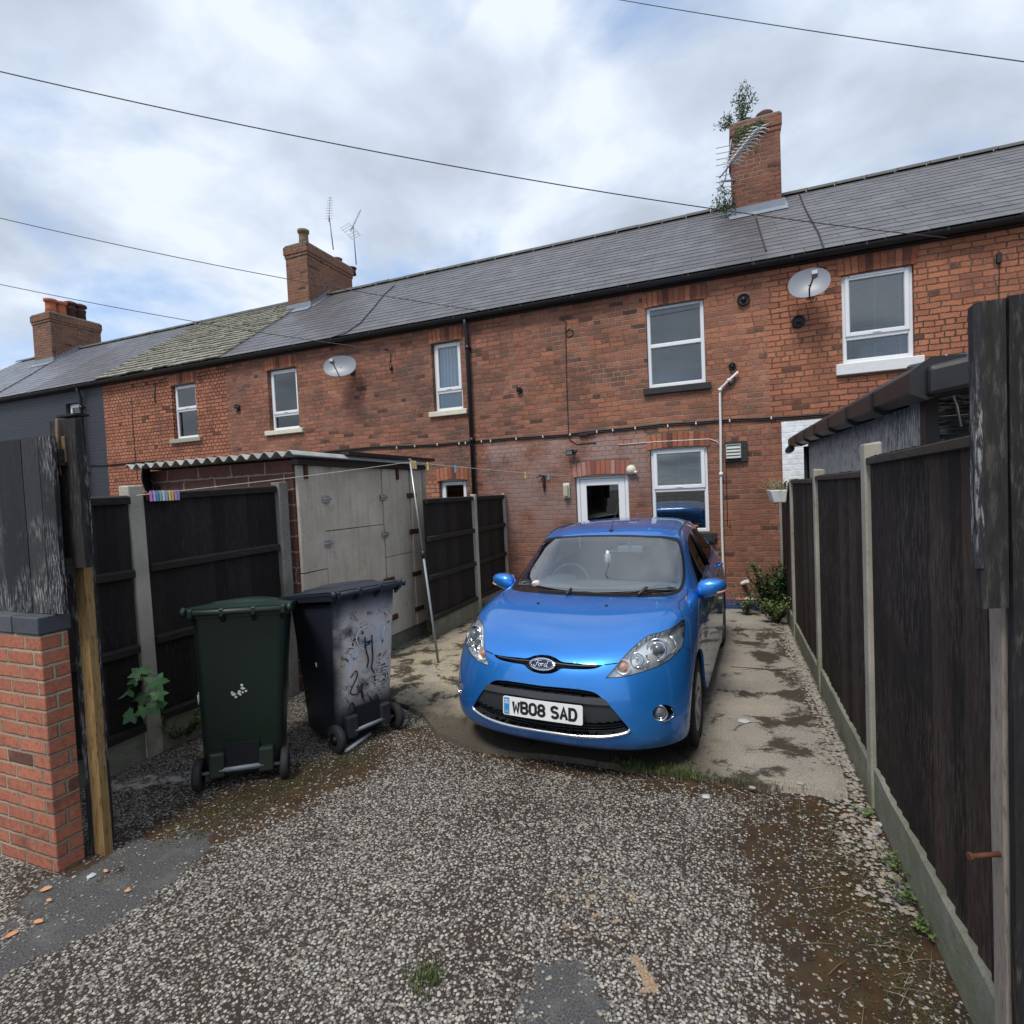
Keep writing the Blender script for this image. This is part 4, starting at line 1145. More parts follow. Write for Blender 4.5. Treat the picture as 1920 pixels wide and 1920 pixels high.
# the two outer leaves are plain; hinges follow the seams
m = MB()
for i in range(4):
    a, b = cols[i] + .006, cols[i + 1] - .006
    lv = [.16] + [zx(*q) for q in splits[i]] + [zs - .045]
    dx_ = (.0, -.012, .0, .02)[i]
    for k in range(len(lv) - 1):
        m.box((XS - .03 + dx_, a, lv[k] + .004), (XS + dx_ + random.uniform(-.003, .003), b, lv[k + 1] - .004), jit=.0015)
m.build('concrete_panel', M_shed_conc, shed, bevel=.004)
m = MB(); m.box((XS - .035, ys0, .0), (XS - .015, ys1, .155)); m.build('plinth', M_gravelboard, shed)
m = MB(); m.box((XS - .1, ys1 - .02, 0), (XS + .045, ys1 + .05, zs - .02)); m.build('corner_post', M_conc_post_r, shed, bevel=.006)
for px, py in ((610, 936), (614, 1019), (718, 932), (721, 1002)):
    hm = MB(); y_, z_ = yx(px, py), zx(px, py); hm.box((XS, y_ - .05, z_ - .035), (XS + .018, y_ + .05, z_ + .035)); hm.tube([(XS + .022, y_ - .06, z_), (XS + .022, y_ + .07, z_)], .009, 8)
    hm.build('hinge', M_galv, shed, bevel=.003)
for px, py in ((770, 929), (775, 996), (780, 1075), (785, 1140), (571, 884), (743, 889), (735, 1158), (728, 1088)):
    hm = MB(); y_, z_ = yx(px, py), zx(px, py)
    v = px in (571, 743)
    hm.box((XS + .001, y_ - (.02 if v else .1), z_ - (.07 if v else .03)), (XS + .028, y_ + (.02 if v else .1), z_ + (.07 if v else .03)))
    hm.build('iron_strap', M_rust, shed, bevel=.003)
settle(shed, ((xs0 + XS) / 2, ys0, 0))

# ------------------------------------------------------------------ the black shed over the right fence
XK = XF + .22
yk0 = AX(1727, 800, XK).y; yk1 = AX(1517, 850, XK).y
za_ = AX(1725, 762, XK).z; zb2 = AX(1520, 838, XK).z
ks = thing('shed', 'black shed behind the right fence with peeling blue-grey plywood side', 'shed')
def ply():
    t = NT('peeling_painted_plywood')
    v = t.stretch(t.pos, 50, 50, 7); g = t.noise(1.6, 7, .75, vec=v, dist=.6); z = t.sep(t.pos)[2]
    top = za_
    m_ = t.ss(t.m('ADD', g, t.m('MULTIPLY', t.m('SUBTRACT', 2.36, z), .22)), .535, .565)
    c = t.mix(t.noise(3, 4, .6), (.075, .085, .115), (.115, .13, .165))
    c = t.mix(m_, c, t.mix(t.noise(60, 3, .6), (.40, .38, .35), (.62, .60, .56)))
    dk = t.ss(t.noise(3.3, 6, .7, vec=v), .6, .68)
    c = t.mix(dk, c, (.03, .028, .03))
    return t.out(c, .75, t.bump(g, .6, .006))
m = MB(); m.hexa([(XK, yk0, 0), (XK, yk1, 0), (XK + .04, yk1, 0), (XK + .04, yk0, 0), (XK, yk0, za_ + .14), (XK, yk1, zb2 + .10), (XK + .04, yk1, zb2 + .10), (XK + .04, yk0, za_ + .14)])
m.build('plywood_side', ply(), ks)
m = MB(); m.box((XK - .005, yk0 - .09, 0), (XK + .05, yk0 - .001, za_ + .1)); m.build('corner_post', M_fascia, ks)
m = MB(); m.box((XK + .0, yk1 + .002, 0), (XK + .07, yk1 + .07, zb2 + .1)); m.build('corner_post', M_fascia, ks)
m = MB(); z = .9
while z < za_ + .06:
    m.hexa([(XK + .05, yk0 - .06, z), (XK + 1.6, yk0 - .06, z), (XK + 1.6, yk0 - .0, z), (XK + .05, yk0 - .0, z), (XK + .05, yk0 - .035, z + .13), (XK + 1.6, yk0 - .035, z + .13), (XK + 1.6, yk0, z + .13), (XK + .05, yk0, z + .13)]); z += .135
m.build('clapboards', wood_mat('clapboard_peeling', [(.012, .012, .014), (.03, .03, .034), (.05, .05, .055)], axis=0, pale=(.34, .33, .31), pale_amt=.9, pt=(.47, .58, .38, .52)), ks)
# roof: a deck, a felt fold at the near corner and overlapping angular edge tiles
e0 = AX(1738, 706, XK - .10); e1 = AX(1490, 826, XK - .10)
rise = .22
m = MB()
w0 = Vector((XK + 1.7, e0.y, e0.z + rise * 1.2)); w1 = Vector((XK + 1.7, e1.y, e1.z + rise * 1.2))
up = Vector((0, 0, .045))
m.hexa([e0, Vector((w0.x, e0.y - .05, w0.z)), w1, e1, e0 + up, Vector((w0.x, e0.y - .05, w0.z)) + up, w1 + up, e1 + up]); m.build('roof_deck', simple('roof_felt', (.016, .016, .018), .8, var=.5, scale=30, bump=.5), ks)
M_tile = simple('bitumen_coated_tile', (.014, .013, .015), .42, var=.6, scale=9, bump=.4)
d_ = (e1 - e0); n = 7
m = MB()
for i in range(n):
    a = e0 + d_ * (i / n) - d_ * .012; b = e0 + d_ * ((i + 1.12) / n)
    r0 = .085; r1 = .072
    def sec(p, r):
        return [p + Vector((r * 1.5, 0, r * 1.0)), p + Vector((.0, 0, r * 1.05)), p + Vector((-r * .95, 0, r * .35)), p + Vector((-r * .95, 0, -r * .75)), p + Vector((-.2 * r, 0, -r * 1.15)), p + Vector((r * 1.5, 0, -r * .6))]
    A, B = sec(a - Vector((0, 0, .012)), r0), sec(b, r1)
    A.append(A[0]); B.append(B[0])
    m.sheet([A, B]); m.add(A[:6], [(0, 1, 2, 3, 4, 5)]); m.add(B[:6], [(5, 4, 3, 2, 1, 0)])
m.build('edge_tiles', M_tile, ks, bevel=.006, seg=2)
m = MB(); p0_ = e0 + Vector((-.02, -.10, .0))
m.hexa([p0_ + Vector((0, 0, -.10)), p0_ + Vector((1.7, -.05, .14)), p0_ + Vector((1.7, .1, .14)), p0_ + Vector((0, .3, -.10)), p0_ + Vector((0, 0, .03)), p0_ + Vector((1.7, -.05, .30)), p0_ + Vector((1.7, .2, .31)), p0_ + Vector((0, .35, .10))])
m.build('felt_fold', M_tile, ks, bevel=.02, seg=2)
gm = MB(); a = e1 + Vector((-.05, -.05, -.10)); gm.tube([a, a + Vector((0, .28, -.015))], .045, 8); gm.tube([(XK - .01, yk1 + .06, 0), (XK - .01, yk1 + .06, zb2 + .02)], .04, 10)
gm.build('drainpipe', M_blackplastic, ks)
gm = MB(); c0 = AY(1774, 665, yk0 - .1); gm.tube([AY(1774, 665, yk0 - .12), AY(1780, 700, yk0 - .13), AY(1786, 740, yk0 - .12), AY(1794, 760, yk0 - .12), AY(1802, 800, yk0 - .12)], .006, 6); gm.build('cable', M_galv, ks)
settle(ks, (XK, yk0, 0))
# ------------------------------------------------------------------ the blue hatchback
import numpy as np
CAR_X, CAR_Y, CAR_T, CAR_Z = -1.106, 3.150, -.066, .025
def carpaint():
    t = NT('metallic_blue_paint')
    fl = t.vor(900, t.oc(), out=1)
    n = t.m('MULTIPLY', t.m('SUBTRACT', t.sep(fl)[0], .5), .10)
    dust = t.ss(t.noise(3, 5, .6, vec=t.oc()), .4, .75)
    c = t.mix(dust, (.020, .215, .66), (.030, .24, .67))
    lw = t.nt.nodes.new('ShaderNodeLayerWeight'); lw.inputs[0].default_value = .35
    c = t.mix(lw.outputs[1], c, (.010, .12, .46))
    nb = t.noise(240, 3, .6, vec=t.oc())
    return t.out(c, t.m('ADD', .30, t.m('MULTIPLY', nb, .14)), None, .55, spec=.5, coat=1., coatr=.035)
M_paint = carpaint()
M_gap = simple('panel_gap', (.004, .004, .006), .9, bump=0)
M_blk = simple('textured_black_plastic', (.020, .021, .024), .55, var=.1, scale=60, bump=.1)
M_blk_gloss = simple('gloss_black_surround', (.010, .010, .012), .3, bump=0, spec=.25)
M_greybar = simple('grey_bumper_bar', (.050, .052, .060), .38, bump=0)
M_chrome = simple('chrome', (.78, .79, .80), .10, metal=1, bump=0, var=.02)
M_refl = simple('headlight_reflector', (.80, .82, .84), .32, metal=.55, bump=0, var=.05)
M_tyre = simple('tyre_rubber', (.016, .016, .017), .75, var=.3, scale=40, bump=.2)
M_rim = simple('silver_alloy', (.42, .43, .45), .35, metal=.8, var=.1, bump=0)
M_lamp_dark = simple('projector_lens', (.10, .11, .13), .03, bump=0, coat=1.)
M_amber = simple('indicator_bulb', (.62, .30, .18), .3, bump=0)
M_inter = simple('car_interior', (.075, .090, .105), .85, var=.2, bump=0)
M_inter_l = simple('car_interior_light', (.20, .23, .27), .85, var=.1, bump=0)
M_screen = glass_mat('windscreen_glass', .17, tint=(.62, .72, .74), rough=.015, wav=.0, cap=.5)
M_lens = glass_mat('headlight_lens', .05, tint=(.92, .94, .95), rough=.01, wav=0)
M_sideg = glass_mat('side_glass', .06, tint=(.22, .25, .26), rough=.01, wav=0, cap=.16)

def rowz(y, zs, xs=None):
    return [(x, y, z) for x, z in zip(xs, zs)]
ROWS = [
 # fascia rows wrap round to the front of the wheel arch
 [(0,.095,.185),(.2,.10,.185),(.4,.125,.187),(.55,.17,.19),(.67,.24,.193),(.75,.32,.195),(.795,.39,.197),(.815,.45,.199),(.822,.497,.20)],
 [(0,.035,.24),(.2,.04,.24),(.4,.07,.242),(.56,.125,.245),(.68,.205,.248),(.765,.30,.25),(.808,.38,.252),(.827,.44,.254),(.832,.480,.255)],
 [(0,.005,.33),(.2,.012,.33),(.4,.045,.333),(.56,.105,.336),(.69,.195,.34),(.775,.30,.342),(.817,.38,.344),(.834,.435,.345),(.838,.478,.345)],
 [(0,.0,.44),(.2,.008,.44),(.4,.045,.443),(.56,.11,.447),(.69,.205,.45),(.775,.31,.452),(.82,.40,.453),(.839,.46,.452),(.845,.508,.45)],
 [(0,.012,.54),(.2,.022,.54),(.4,.062,.545),(.56,.13,.55),(.69,.235,.556),(.775,.345,.56),(.823,.45,.558),(.843,.53,.55),(.85,.585,.545)],
 [(0,.035,.625),(.2,.046,.627),(.4,.09,.632),(.56,.165,.64),(.69,.28,.65),(.775,.40,.657),(.825,.52,.655),(.847,.62,.63),(.854,.675,.615)],
 [(0,.075,.70),(.2,.086,.703),(.4,.135,.712),(.56,.22,.727),(.685,.34,.742),(.77,.47,.75),(.825,.61,.74),(.848,.72,.69),(.857,.775,.645)],
 [(0,.16,.768),(.2,.17,.77),(.4,.215,.778),(.56,.30,.793),(.68,.42,.808),(.765,.555,.812),(.82,.70,.792),(.848,.80,.725),(.859,.86,.643)],
 [(0,.33,.838),(.2,.335,.84),(.4,.37,.847),(.56,.44,.86),(.675,.54,.873),(.76,.67,.873),(.818,.81,.842),(.85,.91,.752),(.861,.965,.614)],
 [(0,.58,.908),(.2,.582,.909),(.4,.60,.914),(.56,.64,.922),(.67,.70,.928),(.75,.81,.922),(.812,.93,.885),(.85,1.03,.765),(.861,1.085,.525)],
 [(0,.84,.962),(.2,.84,.963),(.4,.85,.966),(.56,.87,.968),(.665,.91,.966),(.742,.99,.955),(.805,1.08,.912),(.85,1.14,.765),(.861,1.16,.34)],
 [(0,1.03,.995),(.2,1.035,.996),(.4,1.05,.997),(.56,1.08,.995),(.665,1.125,.989),(.742,1.18,.975),(.80,1.24,.93),(.85,1.27,.765),(.860,1.28,.22)],
 [(0,1.22,1.095),(.2,1.23,1.093),(.4,1.255,1.087),(.56,1.30,1.078),(.668,1.345,1.066),(.736,1.40,1.035),(.797,1.43,.948),(.853,1.45,.77),(.860,1.45,.20)],
 [(0,1.46,1.245),(.2,1.468,1.243),(.38,1.49,1.236),(.53,1.53,1.222),(.636,1.575,1.205),(.700,1.62,1.155),(.793,1.66,.968),(.855,1.68,.775),(.860,1.68,.20)],
 [(0,1.74,1.405),(.19,1.745,1.403),(.36,1.76,1.396),(.49,1.785,1.382),(.590,1.815,1.362),(.652,1.85,1.305),(.789,1.90,.985),(.856,1.92,.78),(.860,1.92,.20)],
 [(0,2.12,1.462),(.19,2.12,1.460),(.36,2.12,1.452),(.49,2.13,1.437),(.582,2.14,1.415),(.642,2.16,1.355),(.785,2.18,1.005),(.857,2.18,.785),(.860,2.18,.20)],
 [(0,2.55,1.475),(.19,2.55,1.473),(.36,2.55,1.464),(.49,2.55,1.449),(.565,2.55,1.425),(.622,2.55,1.365),(.78,2.55,1.035),(.857,2.55,.79),(.860,2.55,.20)],
 [(0,2.95,1.458),(.19,2.95,1.456),(.36,2.95,1.447),(.48,2.95,1.43),(.552,2.94,1.407),(.608,2.93,1.35),(.772,2.90,1.062),(.856,2.88,.80),(.861,2.86,.20)],
 [(0,3.32,1.42),(.19,3.32,1.418),(.35,3.31,1.408),(.47,3.29,1.39),(.537,3.27,1.365),(.592,3.24,1.31),(.76,3.15,1.085),(.856,3.10,.82),(.862,3.02,.43)],
 [(0,3.62,1.375),(.19,3.62,1.373),(.34,3.60,1.36),(.45,3.57,1.34),(.515,3.53,1.31),(.57,3.48,1.26),(.74,3.40,1.08),(.852,3.34,.85),(.862,3.31,.645)],
 [(0,3.74,1.20),(.2,3.735,1.195),(.36,3.72,1.185),(.48,3.69,1.17),(.56,3.65,1.15),(.62,3.61,1.12),(.73,3.56,1.02),(.835,3.54,.86),(.858,3.53,.56)],
 [(0,3.84,.95),(.2,3.835,.95),(.38,3.82,.95),(.52,3.80,.95),(.62,3.77,.94),(.70,3.73,.92),(.77,3.70,.88),(.825,3.68,.75),(.85,3.655,.35)],
 [(0,3.93,.60),(.2,3.925,.60),(.4,3.91,.60),(.55,3.88,.60),(.66,3.85,.59),(.74,3.81,.58),(.79,3.78,.56),(.82,3.76,.45),(.84,3.72,.28)],
 [(0,3.92,.25),(.2,3.915,.25),(.4,3.90,.25),(.55,3.87,.25),(.66,3.84,.25),(.74,3.81,.25),(.78,3.79,.25),(.80,3.78,.24),(.815,3.77,.22)],
]
_G = np.array(ROWS, float)
_NR, _NC = _G.shape[:2]
_full = np.concatenate([(_G[:, :0:-1] * np.array([-1, 1, 1])), _G], axis=1)      # columns -8..8
def _spl(n):
    """matrix giving second derivatives of the natural cubic spline through n points"""
    A = np.zeros((n, n)); B = np.zeros((n, n)); A[0, 0] = A[-1, -1] = 1
    for i in range(1, n - 1):
        A[i, i - 1:i + 2] = (1, 4, 1); B[i, i - 1:i + 2] = (6, -12, 6)
    return np.linalg.solve(A, B)
_Mv, _Mu = _spl(_NR), _spl(_full.shape[1])
def _w(t, n, Mm):
    i = int(min(max(floor(t), 0), n - 2)); f = t - i
    a = np.zeros(n); a[i] = 1 - f; a[i + 1] = f
    return a + ((1 - f) ** 3 - (1 - f)) / 6 * Mm[i] + (f ** 3 - f) / 6 * Mm[i + 1]
def SURF(u, v):
    """u: 0 at the centre line .. 8 at the sill/arch edge; v: row number"""
    wv = _w(v, _NR, _Mv); wu = _w(u + _NC - 1, 2 * _NC - 1, _Mu)
    return Vector(np.einsum('i,ijk,j->k', wv, _full, wu))
def SNRM(u, v):
    e = .01
    a = SURF(u + e, v) - SURF(u - e, v); b = SURF(u, v + e) - SURF(u, v - e)
    return b.cross(a).normalized() * -1
_us = np.linspace(-8, 8, 16 * 8 + 1); _vs = np.linspace(0, _NR - 1, (_NR - 1) * 8 + 1)
_WU = np.array([_w(u + _NC - 1, 2 * _NC - 1, _Mu) for u in _us]); _WV = np.array([_w(v, _NR, _Mv) for v in _vs])
_PT = np.einsum('ai,ijk,bj->abk', _WV, _full, _WU)
_nu = len(_us); _verts = [Vector(p) for p in _PT.reshape(-1, 3)]
_tris = []; _tuv = []
for a in range(len(_vs) - 1):
    for b in range(_nu - 1):
        i = a * _nu + b
        _tris += [(i, i + 1, i + _nu + 1), (i, i + _nu + 1, i + _nu)]
_bvh = BVHTree.FromPolygons(_verts, _tris)
_ct, _st = cos(CAR_T), sin(CAR_T)
def w2c(p): 
    x, y = p[0] - CAR_X, p[1] - CAR_Y
    return Vector((_ct * x + _st * y, -_st * x + _ct * y, p[2] - CAR_Z))
def w2cd(d): return Vector((_ct * d[0] + _st * d[1], -_st * d[0] + _ct * d[1], d[2]))
def hit(px, py, fb=None):
    """pixel -> (u, v) on the body"""
    o = w2c(O); d = w2cd(ray(px, py)).normalized()
    loc, nrm, idx, dist = _bvh.ray_cast(o, d)
    if loc is None:
        loc, nrm, idx, dist = _bvh.find_nearest(o + d * ((o - Vector((.5, .8, .8))).length))
    t = _tris[idx]
    A, B, C = [_verts[k] for k in t]
    v0, v1, v2 = B - A, C - A, loc - A
    d00, d01, d11, d20, d21 = v0.dot(v0), v0.dot(v1), v1.dot(v1), v2.dot(v0), v2.dot(v1)
    den = d00 * d11 - d01 * d01
    bv = (d11 * d20 - d01 * d21) / den; bw = (d00 * d21 - d01 * d20) / den; bu = 1 - bv - bw
    uv = [(_us[k % _nu], _vs[k // _nu]) for k in t]
    return (bu * uv[0][0] + bv * uv[1][0] + bw * uv[2][0], bu * uv[0][1] + bv * uv[1][1] + bw * uv[2][1])
def hits(pts): return [hit(*p) for p in pts]
def smooth_poly(P, n=6, closed=True, corners=()):
    """Catmull-Rom through P; listed corner indices stay sharp"""
    out = []; N = len(P)
    rng_ = range(N if closed else N - 1)
    for i in rng_:
        p1 = P[i]; p2 = P[(i + 1) % N]
        p0 = P[(i - 1) % N] if (closed or i > 0) else p1; p3 = P[(i + 2) % N] if (closed or i < N - 2) else p2
        if i in corners: p0 = p1
        if (i + 1) % N in corners: p3 = p2
        for k in range(n):
            t = k / n; t2 = t * t; t3 = t2 * t
            out.append(tuple(.5 * (2 * p1[c] + (p2[c] - p0[c]) * t + (2 * p0[c] - 5 * p1[c] + 4 * p2[c] - p3[c]) * t2 + (3 * p1[c] - p0[c] - 3 * p2[c] + p3[c]) * t3) for c in (0, 1)))
    if not closed: out.append(tuple(P[-1]))
    return out
def inside(poly, x, y):
    c = False; n = len(poly); j = n - 1
    for i in range(n):
        xi, yi = poly[i]; xj, yj = poly[j]
        if (yi > y) != (yj > y) and x < (xj - xi) * (y - yi) / (yj - yi) + xi: c = not c
        j = i
    return c
# ---- outlines, all on the right-hand half (u >= 0), mirrored afterwards
REG = {}
def half(pts):
    """an open chain whose two ends are pulled onto the centre line"""
    q = [list(p) for p in pts]; q[0][0] = 0.; q[-1][0] = 0.
    return [tuple((max(0., a), b)) for a, b in q]
HL = hits([(1136,1271),(1149,1257),(1162,1241),(1181,1220),(1202,1201),(1219,1190),(1237,1186),(1251,1181),(1266,1173),(1278,1163),(1283,1162),(1284,1174),(1283,1194),(1279,1211),(1271,1223),(1257,1236),(1237,1248),(1213,1257),(1190,1264),(1164,1269.5)])
REG['headlight'] = smooth_poly(HL, 4, True, (0, 10))
fogc = hit(1243, 1337)
def circ(px, py, rx, ry, n=36, ang=0):
    return [hit(px + rx * cos(t) * cos(ang) - ry * sin(t) * sin(ang), py + rx * cos(t) * sin(ang) + ry * sin(t) * cos(ang)) for t in [2 * pi * k / n for k in range(n)]]
REG['fog_pocket'] = circ(1244, 1337, 20.5, 15.5, ang=-.1)
VC = lambda py: hit(1020.5, py)[1]
def chain(c0, pts, c1, n=5, corners=()):
    P = [(0., VC(c0))] + hits(pts) + [(0., VC(c1))]
    return [(max(0., a), b) for a, b in smooth_poly(P, n, False, corners)]
REG['upper_slot'] = chain(1228, [(1030,1229),(1042,1233.5),(1054,1240.5),(1075,1243),(1100,1245.5),(1131,1247),(1121,1252),(1104,1255),(1075,1255),(1054,1254),(1044,1259),(1032,1263)], 1264, 4, (6,))
gt, ga, gb2, gc, gd = 1286.5, 1299, 1311.5, 1348, 1369.5
outR = [(1050,1289),(1080,1292),(1108,1296),(1122,1301),(1135,1311),(1149,1329),(1164,1346),(1177,1361.5),(1182.5,1370)]
REG['intake_upper'] = chain(gt, [(1050,1289),(1080,1292),(1106,1296),(1119,1301),(1128,1308.5),(1110,1308),(1080,1305.5),(1050,1302)], ga, 4, (5,))
REG['bumper_bar'] = chain(ga, [(1050,1302),(1080,1305.5),(1110,1308),(1128,1308.5),(1136,1313.5),(1142,1322),(1126,1322),(1100,1320),(1060,1315)], gb2, 4, (4,))
REG['plate_panel'] = chain(gb2, [(1060,1315),(1100,1320),(1126,1322),(1142,1322),(1150,1331),(1166,1350),(1150,1354),(1120,1356),(1090,1355),(1060,1352)], gc, 4, (4, 6))
REG['intake_lower'] = chain(gc, [(1060,1352),(1090,1355),(1120,1356),(1150,1354),(1166,1350),(1173,1358),(1179,1366),(1172,1371.5),(1140,1377.5),(1108,1378.5),(1075,1376.5),(1045,1372.5)], gd, 4, (5, 7))
REG['chrome_lip'] = chain(gd, [(1045,1372.5),(1075,1376.5),(1108,1378.5),(1140,1377.5),(1172,1371.5),(1179,1366),(1182.5,1370),(1176,1376),(1155,1381.5),(1130,1384.5),(1100,1384.5),(1070,1381.5),(1045,1378)], gd + 4.5, 4, (6, 7))
WB = smooth_poly([(1150,1118.9),(1199,1119.4),(1240,1118.2),(1264,1115),(1275,1108),(1279.5,1095),(1279.5,1064),(1276,1030),(1271,1012),(1262,1007.8),(1220,1004.5),(1180,1003)], 4, False)
def ws(c0, pts, c1, n=4, corners=()):
    P = [(0., c0)] + hits(pts) + [(0., c1)]
    return [(max(0., a), b) for a, b in smooth_poly(P, n, False, corners)]
vb, vt_ = hit(1123, 1118.5)[1], hit(1150, 1003)[1]
vb2, vt2 = hit(1124, 1111.5)[1], hit(1150, 1006)[1]
REG['screen_border'] = [(max(0., a), b) for a, b in smooth_poly([(0., vb)] + hits([(1199,1119.4)]) + [(3.25,10.50),(4.05,10.70),(4.47,11.10),(4.60,11.6),(4.63,12.5),(4.63,13.3),(4.42,13.72),(3.8,13.84)] + hits([(1220,1004.5),(1180,1003)]) + [(0., vt_)], 4, False)]
REG['windscreen'] = [(max(0., a), b) for a, b in smooth_poly([(0., vb2)] + hits([(1199,1112.5)]) + [(3.2,10.78),(3.8,10.98),(4.18,11.25),(4.30,11.7),(4.33,12.5),(4.33,13.2),(4.12,13.56),(3.5,13.68)] + hits([(1220,1008),(1180,1006.5)]) + [(0., vt2)], 4, False)]
# side glass between belt line and roof rail
sg = [(5.99,12.35),(5.75,12.9),(5.45,13.4),(5.25,14.0),(5.12,14.7),(5.08,15.5),(5.08,16.5),(5.12,17.4),(5.25,18.1),(5.55,18.55),(5.90,18.45),(6.0,17.6),(6.0,16.2),(6.0,14.8),(6.02,13.4)]
REG['side_window'] = smooth_poly(sg, 4, True, (0, 9))
gapw = .035
def ribbon(P, w=.03):
    """thin closed band around an open line"""
    L = []; R_ = []
    for i, p in enumerate(P):
        a = P[max(i - 1, 0)]; b = P[min(i + 1, len(P) - 1)]
        A, B = SURF(*a), SURF(*b)
        # work in uv with local metric
        pu = (SURF(p[0] + .02, p[1]) - SURF(p[0], p[1])).length / .02; pv = (SURF(p[0], p[1] + .02) - SURF(p[0], p[1])).length / .02
        dx, dy = (b[0] - a[0]) * pu, (b[1] - a[1]) * pv; l = math.hypot(dx, dy) or 1
        nx, ny = -dy / l, dx / l
        L.append((p[0] + nx * w / pu, p[1] + ny * w / pv)); R_.append((p[0] - nx * w / pu, p[1] - ny * w / pv))
    return L + R_[::-1]
HOODL = hits([(1283,1160),(1293,1146),(1298,1138)])
LINES = {
 'hood_front': (smooth_poly([hit(1133, 1246.5), hit(1145, 1245), hit(1158, 1243.5)], 4, False), .0035),
 'hood_side': (smooth_poly([HL[10], (4.75, 9.6), (4.98, 10.3), (5.12, 11.0), (4.9, 11.35)], 5, False), .0035),
 'bumper_seam': (smooth_poly([hit(1280, 1212), hit(1290, 1217), hit(1299, 1222)], 4, False), .0018),
 'door_front': (smooth_poly([(5.9, 12.1), (6.6, 11.75), (7.3, 11.6), (7.9, 11.55)], 6, False), .0038),
 'door_mid': (smooth_poly([(5.06, 15.6), (6.0, 15.7), (7.0, 15.75), (7.9, 15.75)], 6, False), .0038),
 'door_rear': (smooth_poly([(5.95, 18.4), (6.6, 18.3), (7.3, 18.0), (7.9, 17.6)], 6, False), .0038),
}
gaps = {k: ribbon(P, w_) for k, (P, w_) in LINES.items()}

# ---- triangulate the (u, v) domain with every outline as a constraint
pts = []; edges = []
def addloop(poly, closed=True):
    b = len(pts); clean = []
    for p in poly:
        if not clean or math.hypot(p[0] - clean[-1][0], p[1] - clean[-1][1]) > 1e-4: clean.append(p)
    for p in clean: pts.append(Vector((p[0], p[1])))
    n = len(clean)
    for i in range(n - (0 if closed else 1)): edges.append((b + i, b + (i + 1) % n))
    return clean
for k in REG: REG[k] = addloop(REG[k])
for k in gaps: gaps[k] = addloop(gaps[k])
NV, NU = (_NR - 1) * 5, 8 * 5
for a in range(NV + 1):
    for b in range(NU + 1):
        pts.append(Vector((8 * b / NU, (_NR - 1) * a / NV)))
res_ = geometry.delaunay_2d_cdt(pts, edges, [], 0, 1e-5)
V2, _, F2 = res_[0], res_[1], res_[2]
P3 = [SURF(p.x, p.y) for p in V2]; N3 = [SNRM(p.x, p.y) for p in V2]
if N3[len(N3) // 2].dot(Vector((1, 0, 1))) < 0 : N3 = [-n for n in N3]
cls = {}
order = ['headlight', 'fog_pocket', 'upper_slot', 'intake_upper', 'bumper_bar', 'plate_panel', 'intake_lower', 'chrome_lip', 'windscreen', 'screen_border', 'side_window']
bb = {}
for nme, poly in list(REG.items()) + list(gaps.items()):
    xs_ = [p[0] for p in poly]; ys_ = [p[1] for p in poly]; bb[nme] = (min(xs_), max(xs_), min(ys_), max(ys_))
def inb(nme, x, y):
    a = bb[nme]; return a[0] <= x <= a[1] and a[2] <= y <= a[3]
for f in F2:
    cx = sum(V2[i].x for i in f) / len(f); cy = sum(V2[i].y for i in f) / len(f)
    key = 'body'
    for nme in order:
        if inb(nme, cx, cy) and inside(REG[nme], cx, cy): key = nme; break
    else:
        for nme, poly in gaps.items():
            if inb(nme, cx, cy) and inside(poly, cx, cy): key = 'gap'; break
    cls.setdefault(key, []).append(f)
car = thing('parked_car', 'metallic blue five-door hatchback parked facing us with chrome grille lip', 'car')
def surf_part(name, key, mat, off=0., parent=None, wall=0., side=0, thick=0., func=None, both=True):
    """mesh of one region (mirrored), moved along the surface normal, with walls back to the body"""
    vs = []; fs = []; nm = []
    idx = {}
    def gi(i, s):
        k = (i, s) if V2[i].x > 1e-6 else (i, 1)
        if k not in idx:
            o_ = func(V2[i].x, V2[i].y) if func else off
            p = P3[i] + N3[i] * o_
            n_ = N3[i]
            if k[1] < 0: p = Vector((-p.x, p.y, p.z)); n_ = Vector((-n_.x, n_.y, n_.z))
            idx[k] = len(vs); vs.append(p); nm.append(n_)
        return idx[k]
    sides = (1, -1) if side == 0 else (side,)
    for s_ in sides:
        for f in cls[key]:
            t = [gi(i, s_) for i in f]
            if s_ < 0: t = t[::-1]
            fs.append(tuple(t))
    me = bpy.data.meshes.new(name); me.from_pydata(vs, [], fs); me.materials.append(mat); me.update()
    bm = bmesh.new(); bm.from_mesh(me)
    for f in bm.faces:
        f.smooth = True
    # orient outwards
    bm.verts.ensure_lookup_table()
    for f in bm.faces:
        a = Vector((0, 0, 0))
        for v in f.verts: a += nm[v.index]
        if f.normal.dot(a) < 0: f.normal_flip()
    be = [e for e in bm.edges if len(e.link_faces) == 1]
    if wall:
        src = {}
        for e in be:
            for v in e.verts: src[v] = nm[v.index].copy()
        new = {v: bm.verts.new(v.co + src[v] * wall) for v in src}
        for e in be:
            a, b = e.verts
            if abs(a.co.x) < 1e-4 and abs(b.co.x) < 1e-4: continue
            f = bm.faces.new((a, b, new[b], new[a])); f.smooth = True
        for e in be: e.smooth = False
    bm.to_mesh(me); bm.free()
    o = bpy.data.objects.new(name, me); COL.objects.link(o); o.parent = parent or car
    return o
body = surf_part('body', 'body', M_paint, wall=-.018)
surf_part('shut_lines', 'gap', M_gap, off=-.006, parent=body)
surf_part('windscreen', 'windscreen', M_screen, off=.0)
surf_part('windscreen_border', 'screen_border', M_blk_gloss, off=.001)
for s_ in (1, -1):
    surf_part('side_window', 'side_window', M_sideg, off=-.003, side=s_)

